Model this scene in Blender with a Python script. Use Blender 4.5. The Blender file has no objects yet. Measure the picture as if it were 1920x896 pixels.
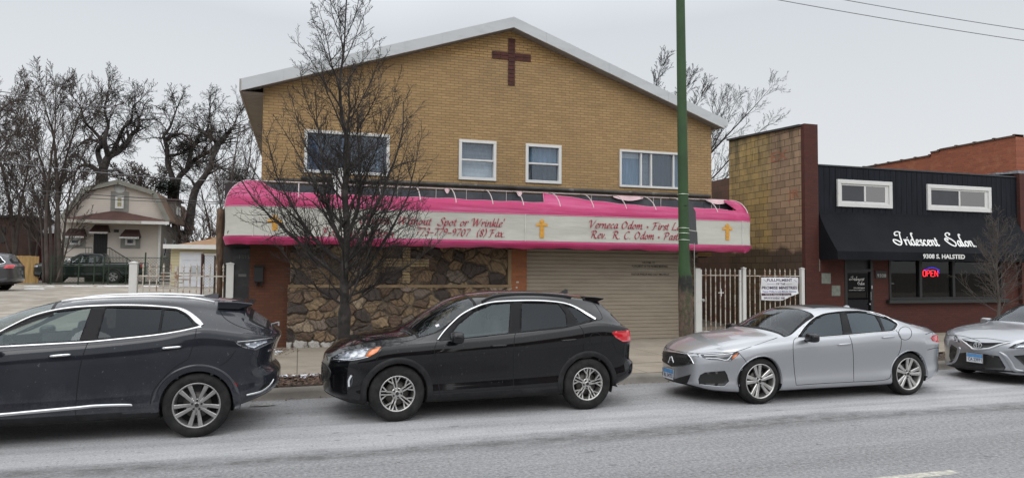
import bpy, bmesh, math, random
import numpy as np
from mathutils import Vector, Matrix, geometry
from mathutils.bvhtree import BVHTree

scene = bpy.context.scene
COL = scene.collection
R = math.radians
PI = math.pi

# ------------------------------------------------------------------ camera
CAM_H = 2.0
FPX = 1300.0
YAW, PITCH, ROLL = R(17.03), R(2.48), R(0.43)
_cy, _sy, _cp, _sp = math.cos(YAW), math.sin(YAW), math.cos(PITCH), math.sin(PITCH)
_r0 = Vector((_cy, -_sy, 0)); FWD = Vector((_sy*_cp, _cy*_cp, _sp)); _u0 = _r0.cross(FWD)
RGT = _r0*math.cos(ROLL) + _u0*math.sin(ROLL)
UPV = -_r0*math.sin(ROLL) + _u0*math.cos(ROLL)
CAM = Vector((0, 0, CAM_H))
cd = bpy.data.cameras.new('camera'); cam = bpy.data.objects.new('camera', cd); COL.objects.link(cam)
m3 = Matrix((RGT, UPV, -FWD)).transposed()
cam.matrix_world = Matrix.Translation(CAM) @ m3.to_4x4()
cd.sensor_width = 36; cd.lens = 36*FPX/1920; cd.clip_end = 3000; cd.clip_start = .05
scene.camera = cam

# ------------------------------------------------------------------ sky, sun, exposure (overcast winter day)
world = bpy.data.worlds.new('World'); scene.world = world; world.use_nodes = True
wn = world.node_tree; wn.nodes.clear()
def wnode(t, **k):
    n = wn.nodes.new(t)
    for a, b in k.items(): setattr(n, a, b)
    return n
sky = wnode('ShaderNodeTexSky', sky_type='NISHITA', sun_disc=False)
sky.sun_elevation = R(38); sky.sun_rotation = R(150); sky.air_density = 1.0; sky.dust_density = 4.0
hs = wnode('ShaderNodeHueSaturation'); hs.inputs['Saturation'].default_value = .12; hs.inputs['Value'].default_value = .10
tc = wnode('ShaderNodeTexCoord'); sep = wnode('ShaderNodeSeparateXYZ')
nz = wnode('ShaderNodeTexNoise'); nz.inputs['Scale'].default_value = 1.6; nz.inputs['Detail'].default_value = 3
mr = wnode('ShaderNodeMapRange'); mr.inputs['From Min'].default_value = -.02; mr.inputs['From Max'].default_value = 1.0
ma = wnode('ShaderNodeMath', operation='MULTIPLY_ADD'); ma.inputs[1].default_value = .18; ma.inputs[2].default_value = -.09
ad = wnode('ShaderNodeMath', operation='ADD')
rp = wnode('ShaderNodeValToRGB')
rp.color_ramp.elements[0].position = 0; rp.color_ramp.elements[0].color = (.63, .645, .655, 1)
rp.color_ramp.elements[1].position = .36; rp.color_ramp.elements[1].color = (.505, .535, .57, 1)
e = rp.color_ramp.elements.new(.62); e.color = (1.0, 1.03, 1.08, 1)
e = rp.color_ramp.elements.new(1.0); e.color = (1.6, 1.63, 1.67, 1)
mx = wnode('ShaderNodeMix', data_type='RGBA', blend_type='ADD'); mx.inputs['Factor'].default_value = .15
bg = wnode('ShaderNodeBackground'); bg.inputs['Strength'].default_value = 1.0
out = wnode('ShaderNodeOutputWorld')
L = wn.links.new
L(tc.outputs['Generated'], sep.inputs[0]); L(sep.outputs['Z'], mr.inputs['Value'])
L(tc.outputs['Generated'], nz.inputs['Vector']); L(nz.outputs['Fac'], ma.inputs[0])
L(mr.outputs['Result'], ad.inputs[0]); L(ma.outputs[0], ad.inputs[1]); L(ad.outputs[0], rp.inputs['Fac'])
L(sky.outputs['Color'], hs.inputs['Color']); L(rp.outputs['Color'], mx.inputs['A']); L(hs.outputs['Color'], mx.inputs['B'])
L(mx.outputs['Result'], bg.inputs['Color']); L(bg.outputs['Background'], out.inputs['Surface'])
sd = bpy.data.lights.new('sun', 'SUN'); sun = bpy.data.objects.new('sun', sd); COL.objects.link(sun)
sd.energy = .55; sd.angle = R(35); sd.color = (1, .97, .93)
sun.rotation_euler = (R(52), 0, R(-30))
scene.view_settings.view_transform = 'Standard'; scene.view_settings.look = 'None'
scene.view_settings.exposure = 0.27; scene.view_settings.gamma = 1
scene.render.engine = 'CYCLES'
scene.cycles.max_bounces = 6; scene.cycles.transparent_max_bounces = 12

# ------------------------------------------------------------------ helpers: points
def ray(px, py): return (FWD + RGT*((px-960)/FPX) + UPV*((448-py)/FPX))
def P(px, py, Y):
    d = ray(px, py); return CAM + d*(Y/d.y)
def G(px, py, z=0.0):
    d = ray(px, py); return CAM + d*((z-CAM_H)/d.z)

# ------------------------------------------------------------------ helpers: objects
def tag(o, label=None, cat=None, group=None, kind=None):
    if label: o['label'] = label
    if cat: o['category'] = cat
    if group: o['group'] = group
    if kind: o['kind'] = kind
    return o
def empty(name, loc=(0, 0, 0), rz=0, label=None, cat=None, group=None):
    o = bpy.data.objects.new(name, None); COL.objects.link(o); o.location = loc; o.rotation_euler = (0, 0, rz)
    o.empty_display_size = .2
    bpy.context.view_layer.update()
    return tag(o, label, cat, group)
def link(name, me, mats, parent=None):
    o = bpy.data.objects.new(name, me); COL.objects.link(o)
    if mats is not None:
        for m in (mats if isinstance(mats, (list, tuple)) else [mats]): me.materials.append(m)
    if parent is not None:
        o.parent = parent
        # vertices are given in world coordinates: keep them there
        o.matrix_parent_inverse = world_of(parent).inverted()
    return o
def world_of(o):
    m = Matrix.LocRotScale(o.location, o.rotation_euler, o.scale)
    if o.parent is not None: m = world_of(o.parent) @ o.matrix_parent_inverse @ m
    return m
class MB:
    def __init__(s): s.v = []; s.f = []; s.mi = []
    def add(s, vs, fs, mi=0):
        k = len(s.v); s.v += [tuple(v) for v in vs]; s.f += [tuple(i+k for i in f) for f in fs]; s.mi += [mi]*len(fs)
    def box(s, x0, x1, y0, y1, z0, z1, mi=0):
        vs = [(x, y, z) for x in (x0, x1) for y in (y0, y1) for z in (z0, z1)]
        s.add(vs, [(0, 1, 3, 2), (4, 6, 7, 5), (0, 4, 5, 1), (2, 3, 7, 6), (0, 2, 6, 4), (1, 5, 7, 3)], mi); return s
    def bar(s, a, b, w, h=None, mi=0):
        a = Vector(a); b = Vector(b); h = h or w; d = (b-a).normalized()
        u = d.cross(Vector((0, 0, 1))); u = u.normalized() if u.length > 1e-3 else Vector((1, 0, 0)); v = u.cross(d)
        vs = [p + u*(i*w/2) + v*(j*h/2) for p in (a, b) for i, j in ((-1, -1), (1, -1), (1, 1), (-1, 1))]
        s.add(vs, [(3, 2, 1, 0), (4, 5, 6, 7), (0, 1, 5, 4), (1, 2, 6, 5), (2, 3, 7, 6), (3, 0, 4, 7)], mi); return s
    def tube(s, pts, rad, n=6, mi=0, cap=True):
        pts = [Vector(p) for p in pts]
        if not isinstance(rad, (list, tuple, np.ndarray)): rad = [rad]*len(pts)
        k = len(s.v); ref = None
        for i, p in enumerate(pts):
            d = pts[min(i+1, len(pts)-1)] - pts[max(i-1, 0)]
            if d.length < 1e-9: d = Vector((0, 0, 1))
            d.normalize()
            if ref is None: ref = d.orthogonal().normalized()
            else:
                ref = ref - d*ref.dot(d)
                ref = ref.normalized() if ref.length > 1e-6 else d.orthogonal().normalized()
            w = d.cross(ref)
            for j in range(n):
                a = 2*PI*j/n; q = p + (ref*math.cos(a) + w*math.sin(a))*rad[i]; s.v.append((q.x, q.y, q.z))
        for i in range(len(pts)-1):
            for j in range(n):
                s.f.append((k+i*n+j, k+i*n+(j+1) % n, k+(i+1)*n+(j+1) % n, k+(i+1)*n+j)); s.mi.append(mi)
        if cap:
            s.f.append(tuple(k+j for j in range(n))[::-1]); s.mi.append(mi)
            s.f.append(tuple(k+(len(pts)-1)*n+j for j in range(n))); s.mi.append(mi)
        return s
    def lathe(s, prof, c, axis='y', n=32, mi=0, close=False):
        # prof: list of (radius, offset along the axis)
        k = len(s.v); c = Vector(c)
        for r, t in prof:
            for j in range(n):
                a = 2*PI*j/n
                if axis == 'y': q = (c.x+r*math.cos(a), c.y+t, c.z+r*math.sin(a))
                elif axis == 'z': q = (c.x+r*math.cos(a), c.y+r*math.sin(a), c.z+t)
                else: q = (c.x+t, c.y+r*math.cos(a), c.z+r*math.sin(a))
                s.v.append(q)
        for i in range(len(prof)-1):
            for j in range(n):
                s.f.append((k+i*n+j, k+i*n+(j+1) % n, k+(i+1)*n+(j+1) % n, k+(i+1)*n+j)); s.mi.append(mi)
        if close:
            s.f.append(tuple(k+j for j in range(n))); s.mi.append(mi)
            s.f.append(tuple(k+(len(prof)-1)*n+j for j in range(n))); s.mi.append(mi)
        return s
    def prism(s, poly, y0, y1, mi=0):
        # poly in (x, z), extruded along y
        n = len(poly); vs = [(x, y0, z) for x, z in poly] + [(x, y1, z) for x, z in poly]
        fs = [tuple(range(n)), tuple(range(2*n-1, n-1, -1))] + [(i, i+n, (i+1) % n+n, (i+1) % n) for i in range(n)]
        s.add(vs, fs, mi); return s
    def mesh(s, name, smooth=False):
        me = bpy.data.meshes.new(name); me.from_pydata(s.v, [], s.f); me.update()
        if any(s.mi): me.polygons.foreach_set('material_index', s.mi)
        if smooth: me.polygons.foreach_set('use_smooth', [True]*len(me.polygons))
        return me
    def build(s, name, mats, parent=None, smooth=False, bevel=0):
        me = s.mesh(name, smooth)
        bm = bmesh.new(); bm.from_mesh(me); bmesh.ops.recalc_face_normals(bm, faces=bm.faces)
        if bevel: bmesh.ops.bevel(bm, geom=bm.edges[:], offset=bevel, segments=1, affect='EDGES', clamp_overlap=True)
        bm.to_mesh(me); bm.free()
        if smooth: me.polygons.foreach_set('use_smooth', [True]*len(me.polygons))
        return link(name, me, mats, parent)

def tri2d(outer, holes=(), step=None):
    """triangulate a 2D polygon with holes; returns points and triangles"""
    def inside(p, poly):
        c = False; n = len(poly); x, y = p; j = n-1
        for i in range(n):
            xi, yi = poly[i]; xj, yj = poly[j]
            if (yi > y) != (yj > y) and x < (xj-xi)*(y-yi)/(yj-yi)+xi: c = not c
            j = i
        return c
    pts = []; edges = []
    for poly in [outer]+list(holes):
        if step:
            q = []
            for i in range(len(poly)):
                a, b = poly[i], poly[(i+1) % len(poly)]
                n = max(1, int(math.hypot(b[0]-a[0], b[1]-a[1])/step))
                q += [(a[0]+(b[0]-a[0])*t/n, a[1]+(b[1]-a[1])*t/n) for t in range(n)]
        else: q = list(poly)
        k = len(pts); pts += q; edges += [(k+i, k+(i+1) % len(q)) for i in range(len(q))]
    if step:
        xs = [p[0] for p in outer]; ys = [p[1] for p in outer]
        bnd = np.array(pts)
        for x in np.arange(min(xs)+step/2, max(xs), step):
            for y in np.arange(min(ys)+step/2, max(ys), step):
                if inside((x, y), outer) and not any(inside((x, y), h) for h in holes):
                    if np.min((bnd[:, 0]-x)**2+(bnd[:, 1]-y)**2) > (step*.45)**2: pts.append((float(x), float(y)))
    r = geometry.delaunay_2d_cdt([Vector(p) for p in pts], edges, [], 0, 1e-6)
    vs = [(v.x, v.y) for v in r[0]]; ts = []
    for f in r[2]:
        c = (sum(vs[i][0] for i in f)/len(f), sum(vs[i][1] for i in f)/len(f))
        if inside(c, outer) and not any(inside(c, h) for h in holes): ts.append(tuple(f))
    return vs, ts, edges
def pip(p, poly):
    c = False; x, y = p; j = len(poly)-1
    for i in range(len(poly)):
        xi, yi = poly[i]; xj, yj = poly[j]
        if (yi > y) != (yj > y) and x < (xj-xi)*(y-yi)/(yj-yi)+xi: c = not c
        j = i
    return c
def rect(x0, x1, z0, z1): return [(x0, z0), (x1, z0), (x1, z1), (x0, z1)]
def plate(mb, outer, holes, y0, y1, mi=0, axis='xz'):
    """a wall with openings: polygon in (x, z) with depth y0..y1 and reveals"""
    vs, ts, _ = tri2d(outer, holes)
    mp = (lambda a, b, y: (a, y, b)) if axis == 'xz' else (lambda a, b, y: (y, a, b))
    k = len(vs)
    mb.add([mp(a, b, y0) for a, b in vs]+[mp(a, b, y1) for a, b in vs],
           [t for t in ts]+[tuple(i+k for i in t[::-1]) for t in ts], mi)
    for poly in [outer]+list(holes):
        n = len(poly)
        mb.add([mp(a, b, y0) for a, b in poly]+[mp(a, b, y1) for a, b in poly], [(i, (i+1) % n, (i+1) % n+n, i+n) for i in range(n)], mi)
    return mb
def catmull(pts, n=6, closed=False):
    pts = [Vector(p) for p in pts]; out = []; m = len(pts)
    rng = range(m) if closed else range(m-1)
    for i in rng:
        p0 = pts[(i-1) % m] if closed or i > 0 else pts[0]*2-pts[1]
        p1 = pts[i]; p2 = pts[(i+1) % m]
        p3 = pts[(i+2) % m] if closed or i+2 < m else pts[-1]*2-pts[-2]
        for k in range(n):
            t = k/n
            out.append(.5*((2*p1)+(p2-p0)*t+(2*p0-5*p1+4*p2-p3)*t*t+(3*p1-p0-3*p2+p3)*t**3))
    if not closed: out.append(pts[-1])
    return out

# ------------------------------------------------------------------ helpers: materials
def newmat(name):
    m = bpy.data.materials.new(name); m.use_nodes = True; nt = m.node_tree
    b = nt.nodes['Principled BSDF']; return m, nt, b
def nd(nt, t, ins=None, **k):
    n = nt.nodes.new(t)
    for a, b in k.items(): setattr(n, a, b)
    if ins:
        for a, b in ins.items():
            if isinstance(b, bpy.types.NodeSocket): nt.links.new(b, n.inputs[a])
            else: n.inputs[a].default_value = b
    return n
def c4(c): return (c[0], c[1], c[2], 1)
def mixc(nt, f, a, b, bt='MIX'):
    n = nd(nt, 'ShaderNodeMix', data_type='RGBA', blend_type=bt)
    for k, v in (('Factor', f), ('A', a), ('B', b)):
        s = [i for i in n.inputs if i.name == k and (i.type == 'VALUE' if k == 'Factor' else i.type == 'RGBA')][0]
        if isinstance(v, bpy.types.NodeSocket): nt.links.new(v, s)
        else: s.default_value = v if k == 'Factor' else (c4(v) if len(v) == 3 else v)
    return [o for o in n.outputs if o.type == 'RGBA'][0]
def wpos(nt): return nd(nt, 'ShaderNodeNewGeometry').outputs['Position']
def vmul(nt, v, s): return nd(nt, 'ShaderNodeVectorMath', {0: v, 1: s}, operation='MULTIPLY').outputs[0]
def noise(nt, v, scale, detail=4, rough=.55, out='Fac'):
    return nd(nt, 'ShaderNodeTexNoise', {'Vector': v, 'Scale': scale, 'Detail': detail, 'Roughness': rough}).outputs[out]
def ramp(nt, f, a, b, lo=0., hi=1.):
    n = nd(nt, 'ShaderNodeMapRange', {'Value': f, 'From Min': a, 'From Max': b, 'To Min': lo, 'To Max': hi}); return n.outputs['Result']
def bumpn(nt, b, h, strength=.3, dist=.01):
    n = nd(nt, 'ShaderNodeBump', {'Height': h, 'Strength': strength, 'Distance': dist}); nt.links.new(n.outputs['Normal'], b.inputs['Normal'])
def M(name, col, rough=.6, metal=0., var=.15, vs=3., dirt=None, ds=2., dth=(.5, .7), damt=1., bump=0., bs=40., bd=.01, coat=0., spec=.5, stretch=(1, 1, 1), emit=None):
    m, nt, b = newmat(name); p = wpos(nt)
    if stretch != (1, 1, 1): p = vmul(nt, p, stretch)
    c = mixc(nt, ramp(nt, noise(nt, p, vs), .3, .7), tuple(x*(1-var) for x in col), tuple(min(1, x*(1+var)) for x in col))
    if dirt: c = mixc(nt, ramp(nt, noise(nt, p, ds, 6, .65), dth[0], dth[1], 0, damt), c, dirt)
    nt.links.new(c, b.inputs['Base Color'])
    b.inputs['Roughness'].default_value = rough; b.inputs['Metallic'].default_value = metal
    b.inputs['Coat Weight'].default_value = coat; b.inputs['Specular IOR Level'].default_value = spec
    if bump: bumpn(nt, b, noise(nt, p, bs, 5, .6), bump, bd)
    if emit: b.inputs['Emission Color'].default_value = c4(emit[0]); b.inputs['Emission Strength'].default_value = emit[1]
    return m
def brick(name, c1, c2, mortar, bw=.2, bh=.067, axis='x', msize=.008, grime=(.05, .045, .04), gamt=.5, gs=.5, gth=(.5, .8), rough=.85, bump=.5, offs=.5, zone=None):
    m, nt, b = newmat(name); p = wpos(nt)
    s = nd(nt, 'ShaderNodeSeparateXYZ', {0: p})
    v = nd(nt, 'ShaderNodeCombineXYZ', {0: s.outputs['X' if axis == 'x' else 'Y'], 1: s.outputs['Z']}).outputs[0]
    t = nd(nt, 'ShaderNodeTexBrick', {'Vector': v, 'Color1': c4(c1), 'Color2': c4(c2), 'Mortar': c4(mortar), 'Scale': 1., 'Mortar Size': msize, 'Mortar Smooth': .3, 'Bias': 0., 'Brick Width': bw, 'Row Height': bh}, offset=offs)
    c = t.outputs['Color']
    c = mixc(nt, ramp(nt, noise(nt, vmul(nt, v, (6, 14, 1)), 1., 3), .3, .7, 0, .55), c, tuple(x*.72 for x in c1))
    if zone:  # another shade of brick used below a given height
        h = ramp(nt, s.outputs['Z'], zone[0], zone[0]+.03)
        c = mixc(nt, h, mixc(nt, zone[2], c, zone[1]), c)
    c = mixc(nt, ramp(nt, noise(nt, p, gs, 6, .65), gth[0], gth[1], 0, gamt), c, grime)
    nt.links.new(c, b.inputs['Base Color']); b.inputs['Roughness'].default_value = rough
    h = nd(nt, 'ShaderNodeMath', {0: noise(nt, p, 60, 3), 1: .35, 2: t.outputs['Fac']}, operation='MULTIPLY_ADD')
    inv = nd(nt, 'ShaderNodeMath', {0: 1., 1: h.outputs[0]}, operation='SUBTRACT').outputs[0]
    bumpn(nt, b, inv, bump, .012)
    return m
def glassmat(name, tint=(.35, .42, .42), refl=(1, 1, 1), opaque=0., body=(.02, .025, .028), f0=.06, rough=.02, dust=0.):
    """window glass: tinted see-through with a mirror part that grows at a glance; some panes are partly opaque"""
    m, nt, b = newmat(name); nt.nodes.remove(b)
    tr = nd(nt, 'ShaderNodeBsdfTransparent', {'Color': c4(tint)})
    di = nd(nt, 'ShaderNodeBsdfDiffuse', {'Color': c4(body)})
    gl = nd(nt, 'ShaderNodeBsdfGlossy', {'Color': c4(refl), 'Roughness': rough})
    a = nd(nt, 'ShaderNodeMixShader', {0: opaque, 1: tr.outputs[0], 2: di.outputs[0]})
    if dust:
        nt.links.new(ramp(nt, noise(nt, wpos(nt), 3., 5), .35, .75, opaque, min(1, opaque+dust)), a.inputs[0])
    ge = nd(nt, 'ShaderNodeNewGeometry')
    dp = nd(nt, 'ShaderNodeVectorMath', {0: ge.outputs['Incoming'], 1: ge.outputs['Normal']}, operation='DOT_PRODUCT').outputs['Value']
    dp = nd(nt, 'ShaderNodeMath', {0: dp}, operation='ABSOLUTE').outputs[0]
    dp = nd(nt, 'ShaderNodeMath', {0: 1., 1: dp}, operation='SUBTRACT', use_clamp=True).outputs[0]
    dp = nd(nt, 'ShaderNodeMath', {0: dp, 1: 5.}, operation='POWER').outputs[0]
    fm = nd(nt, 'ShaderNodeMath', {0: dp, 1: 1-f0, 2: f0}, operation='MULTIPLY_ADD', use_clamp=True)
    x = nd(nt, 'ShaderNodeMixShader', {0: fm.outputs[0], 1: a.outputs[0], 2: gl.outputs[0]})
    nt.links.new(x.outputs[0], nt.nodes['Material Output'].inputs['Surface'])
    return m

# ------------------------------------------------------------------ lettering: a broad-nib italic drawn as strokes (x-height 1)
GL = {
'a': (.95, [[(.78,.92),(.5,1.02),(.18,.65),(.1,.22),(.3,.0),(.6,.35),(.8,.95)],[(.82,1),(.68,.3),(.76,.02),(.98,.18)]]),
'b': (.95, [[(.25,1.85),(.14,1),(.08,.2),(.35,0),(.7,.3),(.78,.75),(.55,1.0),(.25,.8)]]),
'c': (.8, [[(.72,.86),(.5,1.02),(.2,.7),(.12,.3),(.32,.0),(.72,.2)]]),
'd': (1.0, [[(.76,.9),(.5,1.02),(.18,.65),(.1,.22),(.3,.0),(.6,.35),(.8,.95)],[(.98,1.9),(.82,1),(.7,.3),(.78,.02),(1.0,.18)]]),
'e': (.82, [[(.16,.45),(.5,.58),(.72,.82),(.5,1.02),(.2,.7),(.12,.3),(.32,.0),(.74,.2)]]),
'f': (.7, [[(.85,1.8),(.6,1.9),(.45,1.4),(.3,.2),(.15,-.6),(-.1,-.7)],[(.1,1),(.7,1)]]),
'g': (.95, [[(.78,.92),(.5,1.02),(.18,.65),(.1,.22),(.3,.0),(.6,.35),(.8,.95)],[(.84,1),(.74,.1),(.6,-.55),(.25,-.72),(-.08,-.55)]]),
'h': (1.0, [[(.32,1.9),(.18,1),(.06,.0)],[(.12,.35),(.4,.9),(.66,1.0),(.7,.7),(.62,.15),(.76,.0),(.96,.18)]]),
'i': (.5, [[(.05,.85),(.22,1.0),(.16,.3),(.26,.0),(.46,.18)],[(.28,1.42),(.32,1.34)]]),
'k': (.9, [[(.32,1.9),(.18,1),(.06,.0)],[(.15,.45),(.5,.95),(.72,.9),(.5,.55),(.2,.5)],[(.35,.5),(.6,.1),(.88,.05)]]),
'l': (.5, [[(.3,1.9),(.2,1),(.12,.3),(.24,.0),(.46,.18)]]),
'm': (1.5, [[(.05,.85),(.2,1.0),(.16,.5),(.06,.0)],[(.12,.35),(.4,.92),(.6,1.0),(.62,.7),(.52,.0)],[(.6,.35),(.9,.92),(1.1,1.0),(1.14,.7),(1.06,.15),(1.2,.0),(1.42,.18)]]),
'n': (1.0, [[(.05,.85),(.2,1.0),(.16,.5),(.06,.0)],[(.12,.35),(.4,.92),(.66,1.0),(.7,.7),(.62,.15),(.76,.0),(.96,.18)]]),
'o': (.95, [[(.5,1.0),(.2,.72),(.1,.3),(.32,.0),(.68,.3),(.78,.72),(.5,1.0)]]),
'p': (.98, [[(.1,.9),(.22,1.0),(.12,.2),(.0,-.8)],[(.16,.35),(.42,.9),(.68,1.0),(.78,.7),(.66,.2),(.4,.0),(.18,.12)]]),
'r': (.72, [[(.05,.85),(.2,1.0),(.16,.5),(.06,.0)],[(.12,.35),(.38,.9),(.58,1.0),(.68,.86)]]),
's': (.72, [[(.66,.88),(.45,1.02),(.22,.8),(.38,.55),(.56,.25),(.35,.0),(.05,.12)]]),
't': (.6, [[(.36,1.45),(.24,.8),(.16,.25),(.28,.0),(.52,.16)],[(.02,1.0),(.56,1.02)]]),
'u': (1.0, [[(.05,.88),(.2,1.0),(.16,.4),(.28,.0),(.55,.25),(.76,1.0)],[(.78,1),(.68,.3),(.76,.0),(.98,.18)]]),
'v': (.9, [[(.03,.9),(.2,1.0),(.3,.0),(.6,.4),(.76,1.0)]]),
'x': (.9, [[(.1,.9),(.25,1.0),(.5,.0),(.8,.1)],[(.8,1.0),(.0,-.0)]]),
'y': (.95, [[(.05,.88),(.2,1.0),(.16,.4),(.28,.0),(.55,.25),(.76,1.0)],[(.8,1),(.66,.0),(.4,-.65),(.0,-.6)]]),
'C': (1.35, [[(1.2,1.45),(.95,1.7),(.55,1.5),(.2,.8),(.3,.1),(.7,-.02),(1.15,.3)]]),
'W': (2.0, [[(-.15,1.3),(.05,1.65),(.35,1.7),(.4,1.2),(.4,.0)],[(.4,.0),(1.1,1.7)],[(1.1,1.7),(1.1,.0)],[(1.1,.0),(1.5,.8),(1.95,1.75)]]),
'S': (1.15, [[(1.2,1.45),(.85,1.72),(.5,1.35),(.7,.9),(.9,.4),(.5,-.02),(-.05,.1),(-.1,.35)]]),
'V': (1.4, [[(-.1,1.3),(.1,1.65),(.4,1.7),(.42,1.2),(.45,.0)],[(.45,.0),(.95,.9),(1.4,1.75)]]),
'O': (1.5, [[(.8,1.7),(.35,1.3),(.15,.6),(.45,.0),(1.0,.35),(1.25,1.1),(.8,1.7)]]),
'F': (1.2, [[(.5,1.65),(.35,.8),(.15,.0),(-.15,-.15)],[(-.1,1.3),(.1,1.6),(.7,1.62),(1.25,1.75)],[(.3,.85),(.85,.88)]]),
'R': (1.5, [[(.45,1.65),(.3,.8),(.15,.0)],[(-.1,1.3),(.2,1.65),(.8,1.72),(1.1,1.35),(.8,.9),(.4,.85)],[(.6,.88),(.9,.2),(1.25,-.1),(1.45,.05)]]),
'P': (1.3, [[(.45,1.65),(.3,.8),(.1,-.05)],[(-.1,1.3),(.2,1.65),(.8,1.72),(1.15,1.35),(.85,.85),(.4,.8)]]),
'L': (1.2, [[(.75,1.7),(.5,1.6),(.35,.8),(.1,.05),(.5,.1),(1.05,.0)]]),
'7': (.95, [[(.1,1.45),(.2,1.55),(.9,1.5),(.5,.7),(.25,.0)]]),
'3': (.95, [[(.2,1.35),(.5,1.6),(.8,1.3),(.45,.9),(.75,.5),(.4,.0),(.05,.15)]]),
'9': (.95, [[(.8,1.3),(.5,1.6),(.2,1.2),(.4,.8),(.78,1.2)],[(.82,1.3),(.7,.6),(.3,.0)]]),
'0': (1.0, [[(.6,1.6),(.25,1.2),(.15,.4),(.4,.0),(.75,.5),(.82,1.2),(.6,1.6)]]),
'8': (.95, [[(.5,.85),(.25,1.2),(.55,1.6),(.8,1.25),(.5,.85),(.15,.4),(.4,.0),(.72,.35),(.5,.85)]]),
'-': (.85, [[(.05,.62),(.75,.62)]]), '(': (.6, [[(.6,1.8),(.2,.9),(.25,-.2)]]), ')': (.6, [[(.3,1.8),(.5,.9),(.0,-.2)]]),
'.': (.45, [[(.1,.06),(.18,.0)]]), "'": (.35, [[(.25,1.9),(.15,1.4)]]), '*': (.9, [[(.3,.55),(.42,.5),(.3,.45),(.2,.5),(.3,.55)]]), ' ': (.7, []),
}
def nibtext(text, xh, nib=.2, ang=38, shear=.16, cond=1., minw=.035, special=None):
    """returns quads in 2D (start at 0,0; baseline y = 0) and the width"""
    quads = []; x = 0; nv = Vector((math.cos(R(ang)), math.sin(R(ang))))*nib/2
    for ch in text:
        w, strokes = (special or {}).get(ch) or GL[ch]
        if ch == '*':   # a round bullet, drawn as a fan of quads
            for k_ in range(8):
                a0, a1 = 2*PI*k_/8, 2*PI*(k_+1)/8; quads.append([((.42+x+r_*math.cos(a_))*xh*cond, (.52+r_*math.sin(a_))*xh) for r_, a_ in ((.01, a0), (.2, a0), (.2, a1), (.01, a1))])
            x += w; continue
        for st in strokes:
            pl = catmull([Vector((a, b)) for a, b in st], 5) if len(st) > 2 else [Vector(st[0]), Vector(st[1])]
            k = nib*1.4 if ch == '*' else 0
            for a, b in zip(pl, pl[1:]):
                if (b-a).length < 1e-4: continue
                d = (b-a).normalized(); n = Vector((-d.y, d.x))
                off = n*max(abs(n.dot(nv)), minw)+(n*k)
                aa, bb = a-d*.015, b+d*.015
                quads.append([((q.x+q.y*shear+x)*xh*cond, q.y*xh) for q in (aa-off, bb-off, bb+off, aa+off)])
        x += w
    return quads, x*xh*cond
def text_obj(name, quads, mp, mat, parent, thick=.006):
    """mp(u, v, d) maps letter coordinates to a 3D point, d metres in front of the surface"""
    mb = MB()
    for i, q in enumerate(quads):
        e = .0004*(i % 7)
        mb.add([mp(u, v, thick+e) for u, v in q]+[mp(u, v, .001) for u, v in q], [(0, 1, 2, 3), (0, 1, 5, 4), (1, 2, 6, 5), (2, 3, 7, 6), (3, 0, 4, 7)])
    return mb.build(name, mat, parent)
def plain_text(name, s, size, width, mp, mat, parent, weight=0., thick=.006):
    """built-in sans lettering, squeezed or stretched to a given width"""
    cu = bpy.data.curves.new('t', 'FONT'); cu.body = s; cu.size = 1; cu.offset = weight; cu.resolution_u = 3
    o = bpy.data.objects.new('t', cu); COL.objects.link(o); bpy.context.view_layer.update()
    me = bpy.data.meshes.new_from_object(o); bpy.data.objects.remove(o)
    xs = [v.co.x for v in me.vertices]; x0, x1 = min(xs), max(xs); kx = width/(x1-x0)
    for v in me.vertices: v.co = mp((v.co.x-x0)*kx, v.co.y*size, thick)
    ob = link(name, me, mat, parent); return ob
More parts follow.
